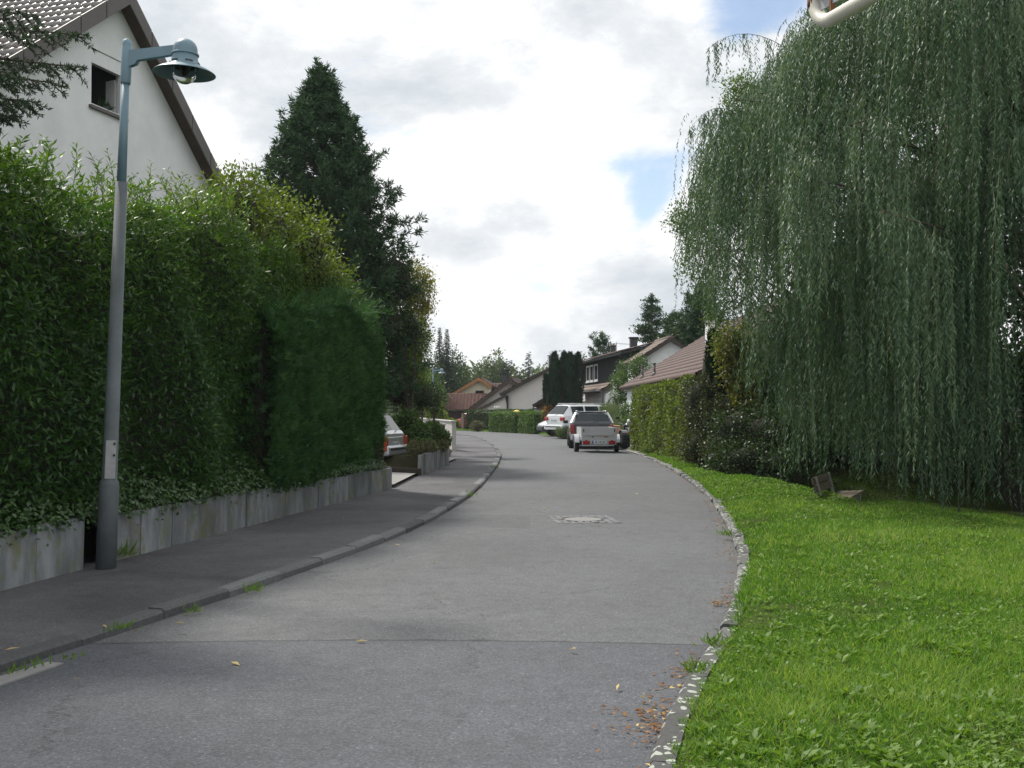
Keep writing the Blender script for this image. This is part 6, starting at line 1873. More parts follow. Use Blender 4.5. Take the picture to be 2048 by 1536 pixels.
    def verge(n):
        i = rng.uniform(s_at(RC[_rm], sR[_rm], 60), sR[-1] - 20, n); nn = -normals2(RC)
        px = np.interp(i, sR, RC[:, 0]); py = np.interp(i, sR, RC[:, 1]); ax_ = np.interp(i, sR, nn[:, 0]); ay = np.interp(i, sR, nn[:, 1])
        o = rng.uniform(0.05, 1.5, n)
        return np.stack([px + ax_ * o, py + ay * o, np.full(n, -0.02)], 1)
    strip(verge, 14000, 0.13, 0.035)
    def small(n):
        y = rng.uniform(35.5, 56, n); xk = xl(y) - 1.95; x = xk - rng.random(n) * np.minimum(1.2, 0.1 + 0.5 * np.abs(y - 35))
        return np.stack([x, y, np.full(n, 0.11)], 1)
    strip(small, 9000, 0.12, 0.025)
    def hedgefoot(n):
        y = rng.uniform(30, 37.4, n); x = xr(y) + 0.14 + rng.random(n) * 0.7
        return np.stack([x, y, np.full(n, 0.03)], 1)
    strip(hedgefoot, 5000, 0.08, 0.018)
    V = np.concatenate(Vs)
    npobj('verge_grass', V, np.arange(len(V)).reshape(-1, 4), M['grass'], None, np.concatenate(Ts), kind='stuff', label='rough grass on the verges at the bend', category='grass')
grass()
# ground under the verges
vb = MB(); nR = -normals2(RC); vs = []; fs = []
idx = [i for i in range(0, len(RC), 4) if RC[i, 1] > 58]
for j, i in enumerate(idx):
    p = RC[i]; q = p + nR[i] * 3.0
    vs += [(p[0] + nR[i][0] * 0.03, p[1] + nR[i][1] * 0.03, 0.006), (q[0], q[1], -0.03)]
    if j: fs.append((2 * j - 2, 2 * j, 2 * j + 1, 2 * j - 1))
vb.add(vs, fs); vb.build('verge', M['lawn'], kind='structure')

# ------------------------------------------------------------------ fallen leaves and kerb weeds
def litter():
    rng = np.random.default_rng(400)
    Ps = []; Ls = []
    n = 900
    y = 4.3 + rng.random(n) ** 1.3 * 28
    clus = np.clip(0.5 + 0.7 * np.sin(y * 2.1) + rng.normal(size=n) * 0.4, 0, 1) > 0.35
    y = y[clus]; n = len(y)
    Ps.append(np.stack([xr(y) - np.abs(rng.normal(size=n)) * 0.09 - 0.01, y, np.full(n, 0.009)], 1)); Ls.append(np.full(n, 0.035))
    for (px, py, m, s) in ((1310, 1440, 110, 0.10), (1320, 1475, 60, 0.07), (1390, 1345, 50, 0.06), (1450, 1210, 60, 0.06)):
        g = G(px, py); Ps.append(np.stack([g.x + rng.normal(size=m) * s, g.y + rng.normal(size=m) * s * 1.3, np.full(m, 0.012) + rng.random(m) * 0.015], 1)); Ls.append(np.full(m, 0.030))
    yy = rng.uniform(8, 40, 160)
    Ps.append(np.stack([wall_x(yy) + 0.05 + np.abs(rng.normal(size=160)) * 0.25, yy, np.full(160, 0.076)], 1)); Ls.append(np.full(160, 0.03))
    yy = rng.uniform(8, 40, 120)
    Ps.append(np.stack([xl(yy) + 0.02 + np.abs(rng.normal(size=120)) * 0.05, yy, np.full(120, 0.012)], 1)); Ls.append(np.full(120, 0.03))
    spots = [(1238, 1370), (1275, 1395), (462, 1326), (1138, 1302), (145, 1360), (710, 1285), (1330, 1440), (1290, 1530), (205, 1252), (8, 1303), (370, 1248), (1350, 1378), (865, 1125), (1085, 1018), (1180, 975), (600, 1100), (1275, 990), (790, 1090)]
    gg = [G(px, py, 0.03 if px > 460 or py > 1320 else 0.076) for px, py in spots]
    Ps.append(np.array([(g.x, g.y, g.z + 0.008) for g in gg])); Ls.append(np.full(len(gg), 0.065))
    Pn = np.concatenate(Ps); n = len(Pn)
    D = rng.normal(size=(n, 3)) * np.array([1, 1, 0.15]); N = np.array([0, 0, 1.0]) + rng.normal(size=(n, 3)) * 0.25
    V, _ = kites(Pn, D, N, np.concatenate(Ls) * rng.uniform(0.6, 1.5, n), np.where(np.arange(n) >= n - 18, 0.03, 0.016) * rng.uniform(0.6, 1.4, n))
    npobj('fallen_leaves', V, np.arange(len(V)).reshape(-1, 4), M['deadleaf'], None, np.where(np.arange(n) >= n - 18, 1.0, np.clip(0.35 + rng.normal(size=n) * 0.25, 0, 1)), kind='stuff', label='brown and yellow fallen leaves in the gutters', category='leaves')
    # weeds rooted in the kerb joints and at the lamp foot
    for j, (px, py, z, h, n, lab) in enumerate([(240, 1258, 0.09, 0.05, 40, 'moss tuft in the kerb joint nearest the camera'), (392, 1224, 0.02, 0.07, 22, 'small weed at the foot of the left kerb, second from the near end'), (505, 1182, 0.02, 0.09, 26, 'small weed at the left kerb below the lamp post'), (245, 1112, 0.10, 0.18, 46, 'weed tuft growing at the foot of the lamp post'),
                                             (990, 937, 0.02, 0.12, 40, 'grass tuft at the left kerb by the bend'), (940, 992, 0.02, 0.10, 36, 'grass tuft at the left kerb opposite the manhole'), (1452, 1072, 0.05, 0.10, 40, 'weed growing over the lawn kerb near the manhole'), (55, 1338, 0.03, 0.05, 60, 'mossy grass strip between kerb and gutter at the lower left'),
                                             (1395, 1345, 0.04, 0.08, 60, 'dark weed leaning over the lawn kerb beside the asphalt seam'), (1430, 1290, 0.04, 0.08, 60, 'loose weed over the lawn kerb at the asphalt seam')]):
        g = G(px, py, z)
        p = np.array([g.x, g.y, z]) + rng.normal(size=(n, 3)) * np.array([0.045, 0.06, 0.0])
        if j == 7: p[:, 1] += rng.uniform(-0.35, 0.35, n); p[:, 0] += (p[:, 1] - g.y) * 0.42
        d = rng.normal(size=(n, 3)) * 0.7; d[:, 2] = 0.9
        V, _ = kites(p, d, rvec(rng, n), h * rng.uniform(0.5, 1.4, n), 0.012)
        npobj('weed_tuft', V, np.arange(len(V)).reshape(-1, 4), M['weed'], None, np.clip(0.4 + rng.normal(size=n) * 0.25, 0, 1), label=lab, category='weed', group='weeds along the kerbs', kind='stuff')
litter()
# pale gutter slab and light kerb end, lower left
gs = MB(); gs.prism([tuple(G(128, 1330)), tuple(G(95, 1328)), tuple(G(-60, 1375)), tuple(G(-60, 1395))][::-1], (0, 0, 0.014))
gs.build('gutter_slab', M['drive'], label='pale concrete gutter strip at the lower left corner', category='gutter')

# ------------------------------------------------------------------ manhole with sett surround
def manhole():
    c = G(1166, 1039, 0.03)
    ang = math.radians(6)
    root = thing('manhole', 'concrete manhole lid framed with granite setts in the road', 'manhole', (c.x, c.y, 0.0), ang)
    rng = np.random.default_rng(5)
    z = 0.027
    me = None
    w, d = 0.90, 1.0
    pos = []
    nx = 9; ny = 10; s = 0.10
    for i in range(nx):
        for j in range(ny):
            x = (i - (nx - 1) / 2) * s; y = (j - (ny - 1) / 2) * s
            if math.hypot(x, y) > 0.33: pos.append((x, y))
    for (x, y) in pos:
        if me is None:
            mb = MB(); t = 0.037; mb.add([(-t, -t, -0.05), (t, -t, -0.05), (t, t, -0.05), (-t, t, -0.05), (-t, -t, 0.006), (t, -t, 0.006), (t, t, 0.006), (-t, t, 0.006), (-t * .8, -t * .8, 0.012), (t * .8, -t * .8, 0.012), (t * .8, t * .8, 0.012), (-t * .8, t * .8, 0.012)],
                              [(0, 1, 5, 4), (1, 2, 6, 5), (2, 3, 7, 6), (3, 0, 4, 7), (4, 5, 9, 8), (5, 6, 10, 9), (6, 7, 11, 10), (7, 4, 8, 11), (8, 9, 10, 11)])
            o = mb.build('sett', M['setts']); me = o.data
        else:
            o = link(bpy.data.objects.new('sett', me))
        o.parent = root
        o.location = (x + rng.normal() * 0.004, y + rng.normal() * 0.004, z + rng.normal() * 0.003)
        o.rotation_euler = (rng.normal() * 0.03, rng.normal() * 0.03, rng.normal() * 0.05)
    mb = MB(); mb.box(0, 0, 0.0, w + 0.02, d + 0.02, 0.052); lbuild(mb, 'bedding', M['black_trim'], root)
    mb = MB(); mb.lathe([(0.0, 0.040), (0.26, 0.038), (0.265, 0.033), (0.265, 0.0)], 28); lbuild(mb, 'lid', M['lid'], root)
    mb = MB(); mb.lathe([(0.272, 0.0), (0.272, 0.036), (0.305, 0.036), (0.305, 0.0)], 28); lbuild(mb, 'iron_ring', M['iron'], root)
manhole()

# ------------------------------------------------------------------ bench
def bench():
    p0 = Vector((5.66, 19.0, 0)); p1 = Vector((6.45, 20.75, 0))
    ax = (p1 - p0).normalized(); fc = Vector((ax.y, -ax.x, 0))          # facing down the bank
    zs = 0.06
    root = thing('park_bench', 'old mossy wooden bench half hidden below the lawn edge under the willow', 'bench', (p0.x, p0.y, -0.5))
    up = Vector((0, 0, 1))
    for k in range(4):
        o = p0 - fc * (0.02 + 0.115 * k) + up * (zs - 0.008 * k)
        mb = MB(); mb.bar(o, o + ax * 1.9, 0.095, 0.04); mb.build('seat_slat', M['bench'], root)
    bd = (-fc * 0.30 + up).normalized()
    for k in range(2):
        o = p0 - fc * 0.50 + up * zs + bd * (0.14 + 0.145 * k)
        mb = MB(); mb.bar(o, o + ax * 1.9, 0.035, 0.115, up=bd); mb.build('back_slat', M['bench'], root)
    for s in (0.22, 1.66):
        q = p0 + ax * s
        mb = MB(); mb.prism([q - fc * 0.0 + up * (zs - 0.02), q - fc * 0.42 + up * (zs - 0.045), q - fc * 0.46 + up * -0.75, q - fc * 0.04 + up * -0.75], ax * 0.09)
        lg = mb.build('leg', M['bench_leg'], root)
        mb = MB(); mb.bar(q - fc * 0.44 + up * (zs - 0.2) + ax * 0.045, q - fc * 0.455 + up * zs + bd * 0.36 + ax * 0.045 - fc * 0.02, 0.05, 0.05); mb.build('back_post', M['bench_leg'], lg)
bench()

# ------------------------------------------------------------------ overhead sign frame, upper right
def sign_frame():
    c = P(1630, 57, 2.75)
    d = Vector((0.306, -0.952, 0)).normalized()             # runs from the corner back over the right shoulder
    root = thing('street_sign', 'white tubular sign frame with grey sheet hanging in at the top right', 'sign', (c.x + d.x * 2.3, c.y + d.y * 2.3, 0))
    r = 0.0175
    H = 0.75; Ln = 2.3; bend = 0.07
    pts = [c + Vector((0, 0, H)), c + Vector((0, 0, 0.4)), c + Vector((0, 0, bend))]
    for a in np.linspace(0.25, PI / 2, 6): pts.append(c + d * bend * (1 - math.cos(a)) + Vector((0, 0, bend * (1 - math.sin(a)))))
    pts += [c + d * 0.5, c + d * Ln]
    mb = MB(); mb.tube(pts, r, 14); mb.tube([c + Vector((0, 0, H)), c + d * Ln + Vector((0, 0, H))], r, 14)
    mb.build('frame', M['sign_white'], root, True)
    m0 = c + d * Ln
    mb = MB(); mb.tube([(m0.x, m0.y, 0), (m0.x, m0.y, c.z + H + 0.05)], 0.03, 14); mb.build('post', M['sign_white'], root, True)
    nrm = Vector((d.y, -d.x, 0))
    mb = MB(); s0 = c + d * 0.024 + Vector((0, 0, 0.034)); mb.prism([s0, s0 + d * (Ln - 0.09), s0 + d * (Ln - 0.09) + Vector((0, 0, H - 0.1)), s0 + Vector((0, 0, H - 0.1))], nrm * 0.004)
    sh = mb.build('sign_sheet', M['sign_back'], root)
    for (a, z) in ((0.036, 0.075), (0.9, 0.13), (0.036, 0.6)):
        p = c + d * a + Vector((0, 0, z))
        mb = MB(); mb.lathe([(0.0, 0.012), (0.011, 0.012), (0.012, 0.0), (0.0, 0.0)], 8, Matrix.Translation(p - nrm * 0.001) @ nrm.to_track_quat('Z', 'Y').to_matrix().to_4x4() @ Matrix.Rotation(PI, 4, 'X'))
        mb.build('bolt', M['iron'], sh)
        mb = MB(); mb.lathe([(0.0, 0.012), (0.011, 0.012), (0.012, 0.0), (0.0, 0.0)], 8, Matrix.Translation(p + nrm * 0.005) @ nrm.to_track_quat('Z', 'Y').to_matrix().to_4x4())
        mb.build('bolt', M['iron'], sh)
    mb = MB(); p = c + d * 0.075; mb.bar(p + Vector((0, 0, 0.0)), p + Vector((0, 0, 0.05)), 0.012, 0.012); mb.build('clamp', M['rust'], root)
    mb = MB(); mb.tube([c + Vector((-0.0025, -0.0005, 0.050)), c + Vector((-0.0025, -0.0005, 0.075))], r * 0.92, 10); mb.build('rust_stain', M['rust'], root, True)
sign_frame()

# ------------------------------------------------------------------ vehicles (local: +Y forward, origin on the ground)
def loft(st):
    """stations (y, zbot, zbelt, ztop, w, wr) -> rings of 13 points"""
    rings = []
    for (y, zb, zl, zt, w, wr) in st:
        h = zt - zl
        half = [(0.80 * w, zb), (0.97 * w, zb + 0.09), (w, zb * 0.45 + zl * 0.55), (0.965 * w, zl), (wr, zl + h * 0.86), (wr * 0.86, zl + h * 0.985), (0.0, zt + 0.012)]
        rings.append([(x, y, z) for x, z in half] + [(-x, y, z) for x, z in half[-2::-1]])
    return rings

def car_body(root, st, side_glass, screen, body, roof_mat=None, lower=None):
    R = loft(st)
    bod = MB(); gl = MB(); low = MB()
    n = 13
    for i in range(len(R) - 1):
        for j in range(n - 1):
            q = [R[i][j], R[i][j + 1], R[i + 1][j + 1], R[i + 1][j]]
            if j in (3, 8) and i in side_glass: gl.quad(*q)
            elif j in (4, 5, 6, 7) and i in screen: gl.quad(*q)
            elif j in (0, 11) and lower: low.quad(*q)
            else: bod.quad(*q)
    bod.poly(R[0][::-1]); bod.poly(R[-1])
    o = lbuild(bod, 'body', M[body], root, True)
    m = o.modifiers.new('edges', 'EDGE_SPLIT'); m.split_angle = math.radians(38)
    g = lbuild(gl, 'glazing', M['darkglass'], root, True)
    m = g.modifiers.new('edges', 'EDGE_SPLIT'); m.split_angle = math.radians(38)
    if lower: lbuild(low, 'sill', M[lower], root)
    return o

def wheel(root, x, y, r, w=0.20, rim=True, spokes=5):
    mx_ = Matrix.Translation((x, y, r)) @ Matrix.Rotation(PI / 2, 4, 'Y')
    mb = MB(); mb.lathe([(r * 0.62, -w / 2), (r * 0.93, -w / 2), (r, -w * 0.36), (r, w * 0.36), (r * 0.93, w / 2), (r * 0.62, w / 2)], 26, mx_)
    t = lbuild(mb, 'tyre', M['black_rubber'], root, True)
    mb = MB()
    s = 1 if x > 0 else -1
    mb.lathe([(0.0, s * w * 0.10), (r * 0.60, s * w * 0.10)], 20, mx_)
    lbuild(mb, 'hub', M['black_trim'], t)
    mb = MB()
    mb.lathe([(r * 0.58, s * w * 0.46), (r * 0.65, s * w * 0.48), (r * 0.65, s * w * 0.2), (r * 0.58, s * w * 0.2)], 24, mx_)
    for k in range(spokes):
        a = 2 * PI * k / spokes
        p = mx_ @ Vector((math.cos(a) * r * 0.6, math.sin(a) * r * 0.6, s * w * 0.4)); q = mx_ @ Vector((0, 0, s * w * 0.4))
        mb.bar(q, p, r * 0.14, w * 0.16, up=(1, 0, 0))
    mb.lathe([(0.0, s * w * 0.46), (r * 0.13, s * w * 0.46), (r * 0.15, s * w * 0.3)], 12, mx_)
    lbuild(mb, 'rim', M['rim'], t)
    return t

def bx(root, name, mat, cx, cy, cz, sx, sy, sz, bevel=0.0):
    mb = MB(); mb.box(cx, cy, cz, sx, sy, sz)
    o = lbuild(mb, name, M[mat], root)
    if bevel:
        m = o.modifiers.new('bevel', 'BEVEL'); m.width = bevel; m.segments = 2
    return o

def arch(root, x, y, r):
    mb = MB(); s = 1 if x > 0 else -1
    pr = [(math.cos(a) * r, math.sin(a) * r) for a in np.linspace(-0.35, PI + 0.35, 14)]
    mb.prism([(x, y + p[0], r * 0.86 + p[1]) for p in pr], (s * 0.012, 0, 0))
    return lbuild(mb, 'wheel_arch', M['black_trim'], root)

def number_plate(parent, x, y, z, w=0.50, h=0.11, front=-1):
    p = bx(parent, 'number_plate', 'plate', x, y, z, w, 0.012, h)
    def sub(nm, mat, cx, cz, sx, sz):
        o = bx(p, nm, mat, cx, y + front * 0.008, cz, sx, 0.006, sz); return o
    sub('plate_band', 'plate_blue', x - front * -1 * 0 - w / 2 + 0.025, z, 0.045, h * 0.96)
    # worn strokes of the characters
    mb = MB()
    xs = [-0.13, -0.09, -0.02, 0.03, 0.09, 0.14, 0.18]
    for k, q in enumerate(xs):
        mb.box(x + q, y + front * 0.008, z + (0.006 if k % 2 else -0.004), 0.012 + 0.008 * (k % 2), 0.004, h * 0.62)
        if k % 3 == 0: mb.box(x + q + 0.016, y + front * 0.008, z + 0.02, 0.022, 0.004, 0.012)
    lbuild(mb, 'characters', M['ink'], p)
    return p

def estate_stations(Lc=4.3, w=0.84, zt=1.40, zl=0.92, rear=0.30, suv=0.0):
    h = Lc / 2
    wr = w * 0.72
    zb = 0.22 + suv
    return [(-h, zb + 0.10, zl - 0.02, zl + 0.02, w * 0.90, w * 0.80),
            (-h + 0.05, zb + 0.06, zl, zl + 0.10, w * 0.955, w * 0.80),
            (-h + rear, zb, zl + 0.01, zt - 0.06, w * 0.985, wr * 0.99),
            (-h + rear + 0.12, zb, zl + 0.01, zt - 0.012, w, wr),
            (-h + rear + 0.85, zb, zl, zt, w, wr * 1.01),
            (-h + rear + 0.95, zb, zl, zt, w, wr * 1.01),
            (-h + rear + 1.75, zb, zl - 0.01, zt, w, wr * 1.01),
            (-h + rear + 1.85, zb, zl - 0.01, zt, w, wr * 1.01),
            (h - 1.85, zb, zl - 0.02, zt - 0.07, w, wr * 0.98),
            (h - 1.75, zb, zl - 0.02, zt - 0.11, w, wr * 0.97),
            (h - 1.12, zb, zl - 0.03, zl + 0.08, w * 0.99, w * 0.86),
            (h - 1.0, zb, zl - 0.05, zl + 0.02, w * 0.985, w * 0.86),
            (h - 0.35, zb + 0.02, zl - 0.14, zl - 0.08, w * 0.95, w * 0.80),
            (h - 0.05, zb + 0.05, zl - 0.28, zl - 0.22, w * 0.86, w * 0.72),
            (h, zb + 0.10, zl - 0.36, zl - 0.30, w * 0.78, w * 0.66)]
SG = (3, 5, 7); SCR = (1, 9)

def build_estate(name, label, loc, rz, body, Lc=4.3, w=0.84, zt=1.40, zl=0.92, rear=0.30, suv=0.0, wr=0.30, lamps='red_lamp', rails=True, bumper=None, high_lamp=False, bright=False):
    root = thing(name, label, 'car', loc, rz)
    st = estate_stations(Lc, w, zt, zl, rear, suv)
    car_body(root, st, SG, SCR if not False else (), body, lower='black_trim')
    h = Lc / 2
    for y in (-h + 0.86, h - 0.82):
        for s in (-1, 1):
            arch(root, s * (w - 0.005), y, wr + 0.055)
            wheel(root, s * (w - 0.075), y, wr, 0.19)
    bm = bumper or body
    b = bx(root, 'rear_bumper', bm, 0, -h - 0.03, 0.46 + suv, w * 1.88, 0.18, 0.24, 0.05)
    bx(root, 'front_bumper', bm, 0, h - 0.06, 0.42 + suv, w * 1.74, 0.24, 0.26, 0.06)
    bx(b, 'bumper_strip', 'black_trim', 0, -h - 0.123, 0.49 + suv, w * 1.6, 0.012, 0.05)
    for s in (-1, 1):
        if high_lamp:
            lp = bx(root, 'tail_lamp', lamps, s * (w - 0.10), -h - 0.012, zl - 0.20, 0.15, 0.10, 0.34, 0.02)
        else:
            lp = bx(root, 'tail_lamp', lamps, s * (w - 0.19), -h + 0.0, zl - 0.13, 0.34, 0.12, 0.17, 0.03)
        bx(root, 'head_lamp', 'rim', s * (w - 0.30), h - 0.14, zl - 0.30, 0.34, 0.20, 0.13, 0.03)
        mb = MB(); mb.box(s * (w + 0.10), h - 1.42, zl + 0.05, 0.20, 0.10, 0.13); mr = lbuild(mb, 'wing_mirror', M[body if not rails else 'black_trim'], root); m = mr.modifiers.new('bevel', 'BEVEL'); m.width = 0.03; m.segments = 2
        if rails:
            mb = MB(); mb.tube([(s * w * 0.66, -h + rear + 0.15, zt + 0.0), (s * w * 0.66, -h + rear + 0.2, zt + 0.055), (s * w * 0.66, h - 2.0, zt + 0.045), (s * w * 0.66, h - 1.9, zt - 0.04)], 0.018, 7)
            lbuild(mb, 'roof_rail', M['rim'], root, True)
        bx(root, 'door_handle', 'black_trim' if bright else body, s * (w + 0.004), -h + rear + 1.0, zl - 0.10, 0.03, 0.17, 0.03)
    tg = bx(root, 'tailgate', body, 0, -h - 0.004, zl - 0.20, w * 1.30, 0.02, 0.30, 0.01)
    number_plate(tg, 0, -h - 0.022, zl - 0.22)
    mb = MB(); mb.bar((0.02, -h + 0.02, zl + 0.06), (0.30, -h + 0.06, zl + 0.11), 0.02, 0.02); lbuild(mb, 'wiper', M['black_trim'], root)
    bx(root, 'floor', 'black_trim', 0, 0, 0.24 + suv, w * 1.55, Lc * 0.9, 0.08)
    return root

# dark estate car in front of its trailer
build_estate('estate_car', 'dark estate car with silver roof rails hitched in front of the white trailer', (3.10, 45.0, 0.02), math.radians(-1.5), 'car_dark', Lc=4.3, w=0.84, zt=1.40, zl=0.95, rear=0.34, high_lamp=True, bumper='car_silver', bright=True)
# pale roof panel of the estate
er = [o for o in bpy.data.objects if o.name.startswith('estate_car')][0]
mb = MB(); mb.prism([(-0.50, -1.72, 1.415), (0.50, -1.72, 1.415), (0.52, 0.30, 1.425), (-0.52, 0.30, 1.425)], (0, 0, 0.012)); lbuild(mb, 'roof_panel', M['car_silver'], er)
for s in (-1, 1):
    mb = MB(); mb.bar((s * 0.80, -2.13, 0.98), (s * 0.60, -1.80, 1.38), 0.07, 0.05); lbuild(mb, 'rear_pillar', M['car_silver'], er)
# trailer
def trailer():
    c = P(1192, 900, 40.3)
    root = thing('car_trailer', 'small white box trailer with red lamps parked behind the dark estate car', 'trailer', (c.x, 40.3, 0.02), math.radians(2.0))
    L, w, z0, z1 = 2.0, 0.60, 0.43, 0.88
    mb = MB()
    t = 0.03
    mb.box(0, -L / 2 + t / 2, (z0 + z1) / 2, 2 * w, t, z1 - z0); lbuild(mb, 'tailboard', M['trailer'], root)
    mb = MB(); mb.box(0, L / 2 - t / 2, (z0 + z1) / 2, 2 * w, t, z1 - z0); lbuild(mb, 'headboard', M['trailer'], root)
    for s in (-1, 1):
        mb = MB(); mb.box(s * (w - t / 2), 0, (z0 + z1) / 2, t, L - 2 * t - 0.004, z1 - z0); lbuild(mb, 'side_board', M['trailer'], root)
        bx(root, 'latch', 'black_trim', s * (w - 0.06), -L / 2 - 0.012, z1 - 0.10, 0.035, 0.02, 0.10)
        bx(root, 'corner_post', 'rim', s * (w + 0.012), -L / 2 + 0.02, (z0 + z1) / 2, 0.02, 0.05, z1 - z0 + 0.02)
        wheel(root, s * (w + 0.115), -0.15, 0.27, 0.155, spokes=4)
        mb = MB()
        arcp = [(math.cos(a) * 0.33, math.sin(a) * 0.33) for a in np.linspace(0.15, PI - 0.15, 10)]
        for p, q in zip(arcp[:-1], arcp[1:]):
            mb.prism([(s * (w + 0.03), -0.15 + p[0], 0.29 + p[1]), (s * (w + 0.03), -0.15 + q[0], 0.29 + q[1]), (s * (w + 0.21), -0.15 + q[0], 0.29 + q[1]), (s * (w + 0.21), -0.15 + p[0], 0.29 + p[1])], (0, 0, 0.015))
        lbuild(mb, 'mudguard', M['car_silver'], root)
        lp = bx(root, 'tail_lamp', 'red_lamp', s * (w - 0.15), -L / 2 - 0.045, z0 - 0.07, 0.24, 0.05, 0.12, 0.015)
        bx(lp, 'lamp_top', 'black_trim', s * (w - 0.15), -L / 2 - 0.03, z0 + 0.005, 0.06, 0.04, 0.03)
    bx(root, 'rib', 'trailer', 0, -L / 2 - 0.012, 0.62, 2 * w - 0.14, 0.022, 0.035)
    bx(root, 'maker_badge', 'orange_lamp', 0.24, -L / 2 - 0.008, 0.56, 0.16, 0.012, 0.03)
    bx(root, 'badge', 'ink', -0.22, -L / 2 - 0.008, 0.555, 0.035, 0.012, 0.05)
    bb = bx(root, 'light_bar', 'trailer', 0, -L / 2 - 0.005, z0 - 0.075, 2 * w, 0.03, 0.15)
    number_plate(bb, 0.0, -L / 2 - 0.03, z0 - 0.06, 0.50, 0.11)
    bx(bb, 'lower_lip', 'rim', -0.03, -L / 2 - 0.01, z0 - 0.175, 2 * w - 0.1, 0.06, 0.035)
    bx(root, 'floor', 'black_trim', 0, 0.02, z0 - 0.015, 2 * w - 0.04, L - 0.1, 0.04)
    mb = MB(); mb.bar((0, 0.6, z0 - 0.06), (0, 2.0, z0 - 0.02), 0.07, 0.07); lbuild(mb, 'drawbar', M['metal_grey'], root)
    mb = MB(); mb.bar((-w - 0.1, -0.15, 0.27), (w + 0.1, -0.15, 0.27), 0.06, 0.06); lbuild(mb, 'axle', M['black_trim'], root)
trailer()
# white SUV, rear towards the street
c = P(1129, 840, 56.8)
hd = math.radians(-61)
fw = Vector((-math.sin(hd), math.cos(hd), 0)); rt = Vector((fw.y, -fw.x, 0))
cc = c - rt * 0.93 + fw * 2.35
build_estate('white_suv', 'white sport utility car parked with its rear towards the bend', (cc.x, cc.y, 0.03), hd, 'car_white', Lc=4.75, w=0.95, zt=1.72, zl=1.12, rear=0.42, suv=0.10, wr=0.36)
# white car with a black bumper beyond it
c = P(1080, 860, 62.4)
hd = math.radians(101)
fw = Vector((-math.sin(hd), math.cos(hd), 0))
cc = c - fw * 2.1
build_estate('white_car', 'white car with black front bumper half hidden beyond the white SUV', (cc.x, cc.y, 0.03), hd, 'car_white', Lc=4.2, w=0.85, zt=1.38, zl=0.90, rear=0.35, wr=0.31, bumper='black_trim', rails=False)
# silver estate in the left driveway
hd = math.radians(78)
fw = Vector((-math.sin(hd), math.cos(hd), 0))
c = P(792, 900, 26.9); cc = Vector((c.x, 26.9, 0)) + fw * 2.2
build_estate('silver_car', 'silver car parked in the left driveway, rear half showing past the thuja hedge', (cc.x, cc.y, 0.128), hd, 'car_silver', Lc=4.35, w=0.85, zt=1.34, zl=0.82, rear=0.30, high_lamp=True, lamps='orange_lamp', rails=False)
# red car at the far bend
c = P(921, 850, 88)
build_estate('red_car', 'small red car half hidden by the dark hedge at the far bend', (c.x + 0.9, 88.5, -0.25), math.radians(60), 'car_red', Lc=3.7, w=0.80, zt=1.42, zl=0.92, rear=0.3, rails=False)

